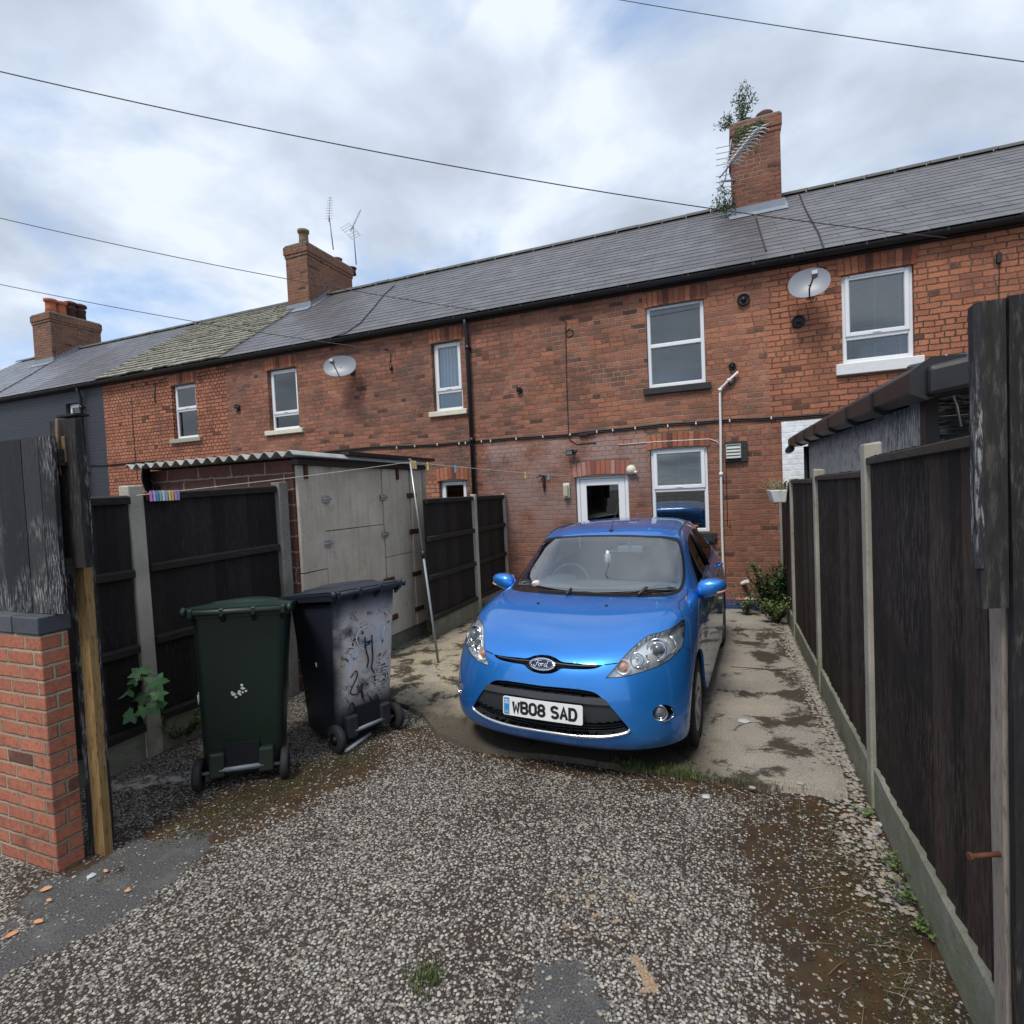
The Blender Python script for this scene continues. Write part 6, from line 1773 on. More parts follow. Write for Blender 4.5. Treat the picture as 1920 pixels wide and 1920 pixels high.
def make_bin(lab, mbody, mlid, A, B, lean=0.):
    """A, B: ground points under the two wheels, seen left to right from behind the bin; local -y is the wheeled back"""
    r = thing('wheelie_bin', lab, 'wheelie bin', 'wheelie bins standing in the yard')
    H_ = .98
    def ring(w0, y0, y1, z, rc=.045, n=5):
        P = []
        for cx, cy, a0 in ((w0 - rc, y1 - rc, 0), (-w0 + rc, y1 - rc, 90), (-w0 + rc, y0 + rc, 180), (w0 - rc, y0 + rc, 270)):
            for k in range(n + 1):
                a = radians(a0 + 90 * k / n); P.append(Vector((cx + rc * cos(a), cy + rc * sin(a), z)))
        return P + P[:1]
    m = MB()
    lv = [(.218, -.22, .18, .035), (.232, -.245, .20, .06), (.236, -.27, .215, .18), (.250, -.315, .27, .55), (.268, -.350, .325, .90), (.270, -.352, .33, .925), (.300, -.372, .362, .930), (.302, -.375, .365, .975), (.285, -.36, .35, .978)]
    P = [ring(w, a, b, z) for w, a, b, z in lv]
    m.sheet(P, smooth=True); m.add(P[0][:-1], [tuple(reversed(range(len(P[0]) - 1)))])
    # ribs under the rim, handle grip and lower rear mouldings
    bo = m.build('body', mbody, r, bevel=0)
    mod = bo.modifiers.new('edge', 'EDGE_SPLIT'); mod.split_angle = radians(38)
    m = MB()
    m.box((-.19, -.325, .065), (-.10, -.262, .20)); m.build('foot_moulding', mbody, r, bevel=.012, seg=2)
    m = MB(); m.box((.10, -.325, .065), (.19, -.262, .20)); m.build('foot_moulding', mbody, r, bevel=.012, seg=2)
    m = MB(); m.box((-.10, -.300, .10), (.10, -.265, .235)); m.build('recess', M_gap, r)
    m = MB(); m.tube([(-.13, -.315, .105), (.13, -.315, .105)], .011, 10); m.build('grip_bar', M_greymetal, r)
    # back handle bar with hinge knuckles
    m = MB(); m.tube([(-.262, -.415, .965), (.262, -.415, .965)], .016, 12)
    for x in (-.262, -.09, .09, .262):
        m.hexa([(x - .013, -.43, .945), (x + .013, -.43, .945), (x + .013, -.355, .90), (x - .013, -.355, .90), (x - .013, -.43, .985), (x + .013, -.43, .985), (x + .013, -.355, .985), (x - .013, -.355, .985)])
    m.build('handle', mbody, r, bevel=.004)
    # lid, gently domed with a raised centre
    m = MB(); P = []
    NX, NY = 22, 22
    for j_ in range(NY + 1):
        row = []
        for i in range(NX + 1):
            u = i / NX * 2 - 1; v = j_ / NY * 2 - 1
            x = u * .305; y = -.005 + v * .395
            e = max(abs(u), abs(v)) ** 6
            z = .985 + .022 * (1 - u * u * .8) * (1 - .55 * v * v) + .012 * (1 if abs(u) < .62 and -.55 < v < .72 else 0) - .02 * e + .012 * sin(u * 5 + 1) * (v + 1) * .3
            if abs(u) > .99 or abs(v) > .99: z = .985
            row.append((x, y, z))
        P.append(row)
    m.sheet(P, smooth=True)
    rim = [[(-.305, -.40, zz), (.305, -.40, zz), (.305, .39, zz), (-.305, .39, zz), (-.305, -.40, zz)] for zz in (.985, .968)]
    m.sheet(rim)
    for x in (-.30, .30):
        m.tube([(x, -.40, .985), (x, -.425, .972), (x, -.415, .955)], .016, 8)
    m.build('lid', mlid, r, fix=True)
    m = MB(); m.box((-.07, .385, .975), (.07, .425, .99)); m.build('lid_grip', mlid, r, bevel=.004)
    for s_ in (-1, 1):
        c = Vector((s_ * .255, -.275, .10))
        m = MB(); m.lathe([(.045, -.024), (.092, -.024), (.100, -.014), (.100, .014), (.092, .024), (.045, .024)], c, (s_, 0, 0), n=36, cap=False)
        wh = m.build('wheel', M_tyre, r); m = MB(); m.lathe([(.0, -.012), (.075, -.010), (.078, .010), (.05, .016), (.022, .016), (.022, .030), (.0, .030)], c, (s_, 0, 0), n=28, cap=False); m.build('hub', M_blackplastic, wh)
    m = MB(); m.tube([(-.25, -.275, .10), (.25, -.275, .10)], .011, 10); m.build('axle', M_greymetal, r)
    A = Vector(A); B = Vector(B); ax = (B - A); ang = math.atan2(ax.y, ax.x)
    mid = (A + B) / 2; off = Matrix.Rotation(ang, 3, 'Z') @ Vector((0, -.275, 0))
    for ch in r.children:
        if ch.name.split('.')[0] not in ('wheel', 'axle'):
            for v in ch.data.vertices: v.co.z *= 1.20 - (.10 * max(0, (v.co.y + .36) / .72) if v.co.z > .9 else 0)
    r.rotation_euler = (lean, 0, ang); r.location = (mid.x - off.x, mid.y - off.y, 0)
    return r
# green bin: axle seen between the two wheels
gA, gB = G(362, 1487), G(545, 1452)
cA = (gA + gB) / 2; dA = (gB - gA).normalized() * .255
green = make_bin('dark green wheelie bin nearest the camera, torn white sticker on its back', M_greenb, M_greenl, cA - dA, cA + dA); green.rotation_euler[1] = .045
nA, nB = G(640, 1406), G(736, 1368)
cN = (nA + nB) / 2; dN = Vector((.34, .94, 0)).normalized() * .255
navy = make_bin('dark navy wheelie bin with pale sprayed graffiti and black scrawls on one face', M_graf, M_navyl, cN - dN, cN + dN)
# remains of a sticker and painted marks on the green bin
m = MB()
random.seed(11)
for cx, cz, n_ in ((-.01, .615, 5), (.022, .628, 4), (-.045, .618, 3), (.0, .655, 2), (-.03, .60, 3)):
    for k in range(n_):
        a = random.uniform(0, 6.28); x = cx + random.uniform(-.012, .012); z = cz + random.uniform(-.012, .012)
        yb = -.315 - (.35 - .315) * (z - .55) / .35 - .0015
        pts_ = [(x + random.uniform(.004, .014) * cos(a + q), yb, z + random.uniform(.004, .012) * sin(a + q)) for q in (0, 1.2, 2.5, 3.7, 5)]
        m.add(pts_, [(0, 1, 2, 3, 4)])
def back_y(z): return -.315 - (.035) * (z - .55) / .35 - .002
m.build('torn_sticker', simple('torn_sticker', (.62, .62, .60), .6), green, fix=False)
m = MB()
def mark(pts_, w=.0035): m.tube([(-.255 - (z - .7) * .07 , y, z) for y, z in pts_], w, 5)
mark([(-.30, .62), (-.30, .56)]); mark([(-.27, .63), (-.28, .575), (-.265, .56), (-.25, .58), (-.262, .60)])
m.build('painted_number', simple('paint_mark', (.60, .62, .60), .6), green)
m = MB(); m.tube([(-.262, -.05, .62), (-.260, -.055, .585)], .006, 6); m.build('scuff', simple('scuff', (.6, .6, .62), .6), navy)
# spray strokes: a curl at the top and an ampersand-like loop
m = MB()
def stroke(P, w): 
    Q = smooth_poly(P, 5, False); m.tube([(x, back_y(z) - .001, z) for x, z in Q], w, 5)
stroke([(.02, .87), (-.03, .875), (-.075, .85), (-.09, .79), (-.06, .73), (-.03, .70)], .0045)
stroke([(.155, .84), (.135, .76)], .006)
stroke([(.10, .24), (.02, .235), (-.02, .22)], .005)
m.build('white_spray_lines', simple('white_spray', (.62, .63, .66), .6), navy)
m = MB()
stroke([(-.02, .80), (-.01, .70), (.01, .62), (.0, .56)], .006)
stroke([(.04, .80), (.045, .70), (.05, .62), (.04, .55), (.06, .50)], .0055)
stroke([(-.14, .52), (-.10, .56), (-.085, .52), (-.13, .44), (-.14, .40), (-.09, .38), (-.05, .40), (-.03, .34)], .005)
stroke([(-.08, .40), (-.04, .45), (-.05, .37), (-.02, .30)], .0045)
stroke([(-.16, .28), (-.13, .33), (-.11, .27), (-.15, .25), (-.10, .24)], .006)
stroke([(.02, .33), (.05, .28), (.08, .32), (.11, .26)], .006)
m.build('black_spray_lines', simple('black_spray', (.010, .010, .013), .5), navy)

# ------------------------------------------------------------------ washing line, prop and pegs
def wire(name, pts_, r, mat, lab, cat, group=None, n=6, sag=0.):
    P = []
    for i in range(len(pts_) - 1):
        a, b = Vector(pts_[i]), Vector(pts_[i + 1])
        k = 24 if sag else 8
        for j_ in range(k):
            f = j_ / k; P.append(a.lerp(b, f) - Vector((0, 0, sag * 4 * f * (1 - f))))
    P.append(Vector(pts_[-1]))
    m = MB(); m.tube(P, r, n); o = m.build(name, mat, None); tag(o, lab, cat, group); return o
M_wire = simple('grey_overhead_cable', (.045, .045, .05), .6, bump=0)
M_line = simple('cream_line', (.60, .58, .52), .6, bump=0)
foot = G(822, 1243, SZ)
topd = ray(769, 866)
ptop = AY(769, 866, foot.y + .12)
La = AX(256, 929, XLf + .055); Lc = AY(1072, 893, FD - .01)
wire('washing_line', [La, ptop, Lc], .0028, M_line, 'cream washing line from concrete post over the metal prop to the house wall', 'washing line', sag=.012)
pr = thing('line_prop', 'thin grey metal prop holding up the washing line beside the shed', 'line prop')
m = MB(); mid = foot.lerp(ptop, .53); m.tube([foot, mid], .013, 8); m.build('lower_tube', M_greymetal, pr)
m = MB(); m.tube([mid - (ptop - foot) * .03, ptop], .0095, 8); m.build('upper_tube', M_galv, pr)
m = MB(); m.tube([mid - (ptop - foot).normalized() * .03, mid + (ptop - foot).normalized() * .05], .020, 10); m.build('clamp', M_blackplastic, pr)
m = MB(); m.tube([ptop + Vector((0, .02, .035)), ptop, ptop + Vector((0, -.02, .035))], .005, 6); m.build('fork', M_galv, pr)
settle(pr, foot)
def peg_mesh():
    m = MB(); m.hexa([(-.006, -.007, -.045), (.006, -.007, -.045), (.006, -.001, -.045), (-.006, -.001, -.045), (-.006, -.004, .022), (.006, -.004, .022), (.006, -.0005, .022), (-.006, -.0005, .022)])
    m.hexa([(-.006, .001, -.045), (.006, .001, -.045), (.006, .007, -.045), (-.006, .007, -.045), (-.006, .0005, .022), (.006, .0005, .022), (.006, .004, .022), (-.006, .004, .022)])
    m.tube([(-.007, 0, -.002), (.007, 0, -.002)], .0045, 6)
    return m
PEG = {'pink': (.62, .22, .50), 'lilac': (.38, .36, .66), 'mint': (.25, .60, .48), 'yellow': (.66, .56, .14), 'blue': (.16, .36, .66), 'peach': (.66, .44, .28), 'teal': (.14, .50, .58), 'brown': (.30, .18, .10), 'white': (.65, .65, .68)}
pegs0 = {k: peg_mesh().build('clothes_peg', simple('peg_' + k, v, .5, bump=0), None) for k, v in PEG.items()}
used = set()
def peg(colr, p, ang, lab, tilt=0.):
    o = pegs0[colr]
    if colr in used: o = o.copy(); COL.objects.link(o)
    used.add(colr)
    o.location = p; o.rotation_euler = (tilt, 0, ang); o.scale = (1.5, 1.5, 1.35) if lab.find('row') < 0 else (1.15, 1.15, 1.15)
    tag(o, lab, 'clothes peg', 'clothes pegs on the washing line')
ld = (ptop - La); la = math.atan2(ld.y, ld.x)
f0 = AX(272, 929, XLf + .1)
order_ = ['pink', 'lilac', 'blue', 'mint', 'white', 'lilac', 'yellow', 'yellow', 'pink', 'lilac']
ordn = ['first', 'second', 'third', 'fourth', 'fifth', 'sixth', 'seventh', 'eighth', 'ninth', 'last']
u0 = .035
for i, cc_ in enumerate(order_):
    q = La.lerp(ptop, .035 + i * .0078)
    peg(cc_, q - Vector((0, 0, .004 + .002 * i)), la + random.uniform(-.1, .1), '%s peg, %s from the post in the row at the concrete post' % (cc_, ordn[i]), random.uniform(-.1, .1))
l2 = (Lc - ptop); la2 = math.atan2(l2.y, l2.x)
for px, cc_, lab in ((772, 'peach', 'peach peg right at the top of the prop'), (776, 'yellow', 'yellow peg touching the prop top on its house side'), (780, 'peach', 'peach peg second from the prop on the house side'),
                     (803, 'yellow', 'yellow peg alone, in front of the shed roof corner'), (854, 'blue', 'blue peg left of the black downpipe'), (902, 'brown', 'brown peg right of the black downpipe'),
                     (985, 'yellow', 'yellow peg over the far fence end'), (1028, 'teal', 'teal peg next to the black wall bracket')):
    f = (px - 769) / (1072 - 769)
    # place along the line by its own fraction
    best = min((abs((ray(px, 890).x / ray(px, 890).y) - (ptop.lerp(Lc, k / 400).x / ptop.lerp(Lc, k / 400).y)), k / 400) for k in range(401))[1]
    peg(cc_, ptop.lerp(Lc, best) - Vector((0, 0, .012 + .048 * best * (1 - best) * 1)), la2 + .2, lab)

# ------------------------------------------------------------------ cables overhead and on the wall
def far(px, py, dist):
    d = ray(px, py).normalized(); return O + d * dist
def eave(px, py): return AY(px, py, FD - .2)
W = []
wire('overhead_cable', [far(-260, 72, 9), AY(1775, 446, FD - .25)], .0055, M_wire, 'longest overhead cable, crossing the sky to the right hand eaves past the plant-grown chimney', 'cable', 'overhead cables', sag=.20)
wire('overhead_cable', [far(-260, 345, 12), AY(905, 583, FD - .2)], .0055, M_wire, 'overhead cable passing in front of the middle chimney', 'cable', 'overhead cables', sag=.13)
wire('overhead_cable', [far(-260, 475, 14), AY(732, 658, FD - .2)], .006, M_wire, 'lowest overhead cable, ending by the left satellite dish', 'cable', 'overhead cables', sag=.12)
wire('overhead_cable', [far(1010, -28, 13), far(2150, 147, 9)], .0055, M_wire, 'cable high in the top right corner of the sky', 'cable', 'overhead cables', sag=.05)
def wall_line(name, pxs, r, mat, lab, cat, y=.012, group=None):
    P = [AY(*q, FD - y) for q in pxs]
    P = [P[0]] + P[1:]
    m = MB(); m.tube(P, r, 6); o = m.build(name, mat, None); tag(o, lab, cat, group); return o
tr = thing('wall_cable', 'bundle of black cables clipped along the whole terrace between the storeys', 'cable')
tp = [(168, 873), (200, 872), (262, 866), (292, 864)]
P = [AY(*q, FD - .018) for q in tp]
m = MB(); m.tube(P, .016, 6); 
tp2 = [(560, 853), (700, 838), (760, 836), (822, 833), (862, 829), (890, 827), (960, 821), (1060, 815), (1100, 809), (1180, 802), (1240, 795), (1310, 791), (1372, 786), (1430, 784), (1470, 782), (1560, 776), (1640, 772), (1720, 764), (1800, 757)]
P = [AY(*q, FD - .018) for q in tp2]; m.tube(P, .015, 6); m.tube([p + Vector((0, .003, -.024)) for p in P], .010, 6)
m.build('cable_run', M_cable, tr)
m = MB()
for px, py in ((744, 839), (778, 836), (820, 833), (861, 831), (873, 830), (903, 827), (920, 826), (968, 822), (1018, 818), (1069, 814), (1119, 809), (1149, 806), (1191, 802), (1252, 798), (1305, 793), (1368, 788), (1446, 783)):
    p = AY(px, py, FD - .03); m.box((p.x - .008, p.y - .012, p.z - .022), (p.x + .008, p.y + .03, p.z + .016))
m.build('cable_clip', M_whiteplastic, tr); settle(tr, AY(900, 827, FD))
wall_line('wall_cable', [(1055, 598), (1062, 604), (1060, 618), (1060, 626), (1066, 632), (1074, 628), (1074, 620), (1067, 617), (1061, 622), (1061, 640), (1062, 700), (1064, 760), (1066, 812), (1068, 825), (1082, 833), (1118, 830)], .007, M_cable, 'thin black cable hanging down the red-brown wall with one small loop', 'cable', .008)
wall_line('wall_cable', [(1160, 834), (1235, 828), (1330, 823), (1345, 828), (1348, 836)], .006, M_whiteplastic, 'cream cable along the wall above the kitchen window arch', 'cable', .008)
wall_line('wall_cable', [(720, 655), (728, 655), (733, 664), (732, 680)], .007, M_cable, 'short black cable right of the left satellite dish', 'cable', .01)
wall_line('wall_cable', [(1873, 470), (1874, 500), (1873, 560), (1874, 640)], .005, M_cable, 'thin black cable down the orange wall at the right edge', 'cable', .008)
wall_line('wall_cable', [(290, 718), (290, 745), (291, 755)], .010, M_cable, 'short black cable under the eaves of the left orange house', 'cable', .02)
wall_line('wall_cable', [(246, 745), (249, 800), (254, 860), (258, 900)], .006, M_cable, 'black cable running down the left orange wall', 'cable', .008)
wall_line('wall_cable', [(1372, 688), (1378, 712), (1370, 722), (1360, 716)], .010, M_cable, 'black curled cable by the white pipe top', 'cable', .03)
wall_line('wall_cable', [(1359, 818), (1362, 900), (1364, 985), (1370, 990), (1368, 978)], .005, M_cable, 'thin dark cable right of the white pipe', 'cable', .008)
m = MB(); p = AY(1873, 484, FD - .02); m.box((p.x - .025, p.y - .02, p.z - .06), (p.x + .025, p.y + .02, p.z + .06)); o = m.build('junction_box', M_blackplastic, None, bevel=.006); tag(o, 'small black junction box high on the orange wall at the right edge', 'junction box'); shift(o, p)
m = MB(); p = AY(733, 684, FD - .02); m.lathe([(.015, 0), (.03, -.05), (.02, -.10)], p, (0, 0, 1), n=8); o = m.build('junction_box', M_blackplastic, None); tag(o, 'small black cable end box right of the left satellite dish', 'junction box'); shift(o, p)
m = MB(); p = AY(1097, 814, FD - .03); m.box((p.x - .10, p.y - .02, p.z - .03), (p.x + .05, p.y + .03, p.z + .02)); m.box((p.x + .04, p.y - .02, p.z - .01), (p.x + .16, p.y + .03, p.z + .03)); o = m.build('junction_box', M_blackplastic, None, bevel=.008); tag(o, 'black cable joint box above the security light', 'junction box'); shift(o, p)
# cables lying over the slates
def roof_cable(pxs, lab):
    P = [RP(*q) + SN * .022 for q in pxs]
    m = MB(); m.tube(P, .010, 5); o = m.build('roof_cable', M_cable, None); tag(o, lab, 'cable', 'cables lying on the roofs'); shift(o, P[0])
roof_cable([(740, 537), (722, 553), (700, 580), (676, 608), (648, 627), (622, 635)], 'cable over the slates right of the middle chimney')
roof_cable([(1499, 366), (1507, 388), (1517, 408), (1535, 440), (1545, 470)], 'curved cable on the grey slates right of the tall chimney')
roof_cable([(1418, 411), (1426, 440), (1437, 474)], 'cable on the slates straight below the tall chimney')
roof_cable([(0, 737), (60, 703), (110, 672), (150, 650)], 'cable over the slates by the left chimney')
roof_cable([(390, 608), (340, 637), (290, 672), (240, 700), (200, 716)], 'cable along the left edge of the stone slates')

# ------------------------------------------------------------------ satellite dishes
def dish(px, py, wpx, hpx, face, lab, arm, tilt):
    """face: outward normal of the reflector"""
    c = AY(px, py, FD - .30); dep = (CM @ (c - O)).z / FOC
    a = wpx / 2 * dep; b = hpx / 2 * dep
    n = Vector(face).normalized(); ux = Vector((0, 0, 1)).cross(n).normalized(); uz = n.cross(ux)
    if tilt:
        Rm = Matrix.Rotation(tilt, 3, n); ux = Rm @ ux; uz = Rm @ uz
    r = thing('satellite_dish', lab, 'satellite dish', 'satellite dishes on the terrace')
    m = MB(); K, N = 8, 36; P = []
    for k in range(K + 1):
        rr = k / K; row = []
        for j_ in range(N + 1):
            t_ = 2 * pi * j_ / N; ex = 2.25
            cx_ = math.copysign(abs(cos(t_)) ** (2 / ex), cos(t_)); sx_ = math.copysign(abs(sin(t_)) ** (2 / ex), sin(t_))
            row.append(c + ux * a * rr * cx_ + uz * b * rr * sx_ - n * (.05 * (1 - rr * rr)))
        P.append(row)
    m.sheet(P, smooth=True); Q = [[p - n * .006 for p in row] for row in P]; m.sheet(Q, smooth=True); m.sheet([P[-1], Q[-1]])
    m.build('reflector', M_dish, r, fix=False)
    ae = c + n * .28 + uz * -.08 + ux * arm
    m = MB(); m.tube([c - uz * b * .98 - n * .02, c - uz * b * .8 + n * .12, ae], .010, 6); m.build('arm', M_blackplastic, r)
    m = MB(); m.obox(ae, ux * .035, n * .045, uz * .03); m.tube([ae, ae - n * .08], .022, 8); m.build('receiver', M_greymetal, r, bevel=.006)
    wp_ = Vector((c.x + .03, FD, c.z - .02)); m = MB(); m.tube([c - n * .05, c - n * .10 + Vector((0, 0, -.03)), Vector((c.x + .05, FD - .06, c.z - .02)), Vector((c.x + .05, FD, c.z - .02))], .016, 8); m.box((c.x - .0, FD - .02, c.z - .10), (c.x + .10, FD - .001, c.z + .06)); m.build('bracket', M_blackplastic, r)
    settle(r, wp_)
dish(637, 686, 62, 44, (.30, -.90, .32), 'grey satellite dish between the two upper windows of the mottled house', -.03, 0)
dish(1517, 530, 70, 60, (-.12, -.95, .28), 'larger grey satellite dish left of the window with blinds', .06, .0)
p = AY(294, 893, ys0 + .0)
dd = thing('satellite_dish', 'dark satellite dish seen edge on, left of the corrugated shed roof', 'satellite dish', 'satellite dishes on the terrace')
m = MB(); m.lathe([(.0, -.02), (.10, -.015), (.15, 0), (.155, .01), (.10, .0), (.0, -.005)], p + Vector((-.02, -.1, -.03)), (.80, .62, .08), n=28, cap=False); m.build('reflector', M_blackplastic, dd, fix=False)
m = MB(); m.tube([p + Vector((0, -.08, -.03)), p + Vector((.04, .02, -.16))], .012, 8); m.build('bracket', M_blackplastic, dd); settle(dd, p)

# ------------------------------------------------------------------ small things on the wall
def ventcap(px, py, r, lab, white=False):
    c = AY(px, py, FD - .02); m = MB(); m.lathe([(r, .02), (r, -.02), (r * .85, -.03), (r * .8, -.005), (r * .35, -.005), (r * .35, -.045), (.002, -.05)], c, (0, 1, 0), n=20, cap=False)
    o = m.build('flue_vent', M_blackplastic, None); tag(o, lab, 'wall vent', 'black round vents on the walls'); shift(o, c)
ventcap(1394, 562, .085, 'round black vent left of the larger satellite dish')
ventcap(1497, 603, .085, 'round black vent below the larger satellite dish')
ventcap(445, 764, .065, 'round black vent left of the mottled house')
ventcap(974, 732, .05, 'small black vent in the middle of the red-brown wall')
ventcap(1373, 687, .05, 'small black vent at the top of the white pipe')
wpipe = MB(); P = [AY(*q, FD - .045) for q in ((1384, 697), (1366, 714), (1350, 729), (1351, 800), (1352, 900), (1354, 1000), (1357, 1078), (1353, 1088), (1343, 1092))]
wpipe.tube(P, .018, 10)
for q in ((1352, 889), (1350, 731), (1367, 713)):
    c = AY(*q, FD - .045); wpipe.tube([c - Vector((0, 0, .025)), c + Vector((0, 0, .025))], .027, 10)
o = wpipe.build('waste_pipe', M_whiteplastic, None); tag(o, 'white plastic waste pipe running down the wall right of the kitchen window', 'waste pipe'); shift(o, P[6])
ev = thing('extractor_vent', 'grey louvred extractor vent on a black box right of the white pipe', 'extractor vent')
c = AY(1383, 847, FD); m = MB(); m.box((c.x - .17, FD - .05, c.z - .145), (c.x + .13, FD - .001, c.z + .145)); m.build('box', M_black_sill, ev, bevel=.004)
c2 = AY(1375, 846, FD - .06)
m = MB(); frame_ring(m, c2.x - .10, c2.x + .10, c2.z - .10, c2.z + .10, .012, FD - .085, FD - .05)
for k in range(4):
    z = c2.z + .082 - k * .045; m.hexa([(c2.x - .09, FD - .088, z - .045), (c2.x + .09, FD - .088, z - .045), (c2.x + .09, FD - .05, z - .045), (c2.x - .09, FD - .05, z - .045), (c2.x - .09, FD - .066, z), (c2.x + .09, FD - .066, z), (c2.x + .09, FD - .05, z), (c2.x - .09, FD - .05, z)])
m.build('louvres', simple('vent_grey', (.34, .37, .35), .5, bump=0), ev); settle(ev, c)
m = MB(); c = AY(1323, 1008, FD); m.box((c.x - .13, FD - .06, c.z - .07), (c.x + .13, FD - .001, c.z + .07)); m.box((c.x - .10, FD - .066, c.z - .05), (c.x + .10, FD - .058, c.z + .04)); o = m.build('meter_box', M_black_sill, None, bevel=.006); tag(o, 'small black box on the wall under the right end of the kitchen sill', 'box'); shift(o, c)
fl = thing('security_light', 'black floodlight with sensor above left of the back door', 'security light')
c = AY(1068, 848, FD - .10); m = MB(); m.obox(c, (.055, 0, 0), (0, .03, .008), (0, -.008, .045)); m.build('lamp_head', M_blackplastic, fl, bevel=.006)
m = MB(); m.obox(c + Vector((0, -.032, -.002)), (.045, 0, 0), (0, .002, 0), (0, 0, .034)); m.build('lamp_glass', M_lamp_dark, fl)
m = MB(); m.tube([c + Vector((.02, .03, 0)), Vector((c.x + .06, FD, c.z + .02))], .018, 8); m.lathe([(.03, 0), (.03, .05), (.01, .07)], c + Vector((.09, .03, .01)), (0, -1, -.2), n=12); m.build('sensor', M_blackplastic, fl); settle(fl, Vector((c.x, FD, c.z)))
bl = thing('bulkhead_light', 'cream oblong wall lamp on the left of the back door', 'wall lamp', 'cream wall lamps by the back door')
c = AY(1063, 920, FD); m = MB(); m.box((c.x - .055, FD - .05, c.z - .12), (c.x + .055, FD - .001, c.z + .12)); m.build('base', M_cream, bl, bevel=.02, seg=3)
m = MB(); m.box((c.x - .04, FD - .10, c.z - .095), (c.x + .04, FD - .05, c.z + .095)); m.build('diffuser', simple('yellowed_diffuser', (.42, .40, .30), .4, bump=0), bl, bevel=.02, seg=3); settle(bl, c)
bl = thing('bulkhead_light', 'round cream wall lamp at the top right corner of the back door', 'wall lamp', 'cream wall lamps by the back door')
c = AY(1184, 881, FD); m = MB(); m.lathe([(.075, 0), (.075, -.04), (.055, -.075), (.002, -.085)], c, (0, 1, 0), n=20); m.build('base', M_cream, bl); m = MB(); m.tube([c + Vector((.05, -.05, -.03)), c + Vector((.09, -.06, -.05))], .025, 8); m.build('sensor', M_cream, bl); settle(bl, c)
m = MB(); c = AY(1019, 892, FD - .03); m.tube([c + Vector((0, 0, .0)), c + Vector((.0, 0, -.26))], .010, 6); m.tube([c, c + Vector((-.09, -.02, 0)), c + Vector((-.10, -.02, -.04))], .007, 6); m.tube([c + Vector((-.05, 0, 0)), c + Vector((0, 0, -.12))], .006, 6); m.tube([c + Vector((0, -.0, 0)), c + Vector((0, -.2, .0)), c + Vector((0, -.21, .03))], .008, 6); m.box((c.x - .02, FD - .03, c.z - .2), (c.x + .02, FD, c.z)); o = m.build('basket_bracket', M_cable, None); tag(o, 'black scrolled hanging basket bracket on the wall left of the door', 'bracket'); shift(o, c)
pt = AY(1300, 992, FD - .10)
fp = thing('flower_pot', 'terracotta flower pot on the kitchen window sill', 'flower pot')
m = MB(); m.lathe([(.045, -.06), (.062, .03), (.07, .032), (.072, .055), (.06, .055), (.05, .02)], pt, (0, 0, 1), n=20, cap=False); m.lathe([(.0, .03), (.055, .03)], pt, (0, 0, 1), n=16, cap=False); m.build('pot', M_terracotta, fp); settle(fp, pt)

# ------------------------------------------------------------------ aerials
def yagi(base, top, lab, refl=True, n=9, dirv=(.0, -1, .12)):
    r = thing('tv_aerial', lab, 'aerial', 'television aerials on the chimneys')
    m = MB(); m.tube([base, top], .016, 6); m.build('mast', M_greymetal, r)
    d = Vector(dirv).normalized(); x = Vector((0, 0, 1)).cross(d).normalized(); up_ = d.cross(x)
    m = MB(); m.tube([top - d * .2, top + d * .62], .009, 6)
    for k in range(n):
        p = top - d * .1 + d * (k * .085); l = .10 - k * .004; m.tube([p - x * l, p + x * l], .005, 4)
    m.build('boom', M_greymetal, r)
    if refl:
        m = MB()
        for s_ in (-1, 1):
            for k in (.06, .13, .20):
                p = top - d * .2 + up_ * s_ * k; m.tube([p - x * .19, p + x * .19], .005, 4)
            m.tube([top - d * .2 + x * .19 * s_ + up_ * -.2, top - d * .2 + x * .19 * s_ + up_ * .2], .005, 4)
        m.build('reflector_grid', M_greymetal, r)
    settle(r, base); return r
b1 = AY(625, 468, CC_Y + 1.5); t1_ = AY(617, 404, CC_Y + 1.5); yagi(b1, t1_, 'left tall aerial on the middle chimney', False, dirv=(-.12, .3, 1))
b2 = AY(668, 496, CC_Y + 2.1); t2_ = AY(662, 424, CC_Y + 2.1); yagi(b2, t2_, 'right aerial with a square grid on the middle chimney', True, dirv=(.15, .5, 1))
cx0, cx1, cy0, cz1 = CE
ab = AY(1372, 345, cy0 - .05)
ar_ = thing('tv_aerial', 'silver aerial with crossed elements slanting in front of the tall right chimney', 'aerial', 'television aerials on the chimneys')
q0 = AY(1352, 330, cy0 - .25); q1 = AY(1425, 240, cy0 - .5); d = (q1 - q0)
m = MB(); m.tube([q0 - d * .05, q1], .012, 6); m.build('boom', M_greymetal, ar_)
m = MB(); xx = Vector((1, .1, 0)); 
for k in range(11):
    p = q0 + d * (.28 + k * .072); l = .135
    for s_ in (-1, 1):
        for z_ in (-1, 1):
            m.tube([p, p + xx * l * .5 * s_ + Vector((0, 0, .025 * z_ + .01)), p + xx * l * s_ + Vector((0, 0, .045 * z_ - .01))], .0065, 5)
m.build('crossed_elements', simple('bright_aluminium', (.72, .73, .74), .4, metal=.4, bump=0), ar_)
m = MB()
for k, zz in enumerate((1, .78, .55, .34, -.02, -.16, -.30)):
    p = AY(1368, 273 + k * 11 + (10 if k > 3 else 0), cy0 - .25); m.tube([p - xx * .22, p + xx * .22], .006, 5)
m.build('reflector_rods', M_greymetal, ar_)
m = MB(); m.tube([AY(1371, 262, cy0 - .15), AY(1360, 335, cy0 - .15), AY(1352, 352, cy0 - .15)], .012, 6); m.tube([AY(1352, 340, cy0 - .15), AY(1378, 338, cy0)], .018, 6); m.build('mast', M_greymetal, ar_)
settle(ar_, AY(1376, 338, cy0))
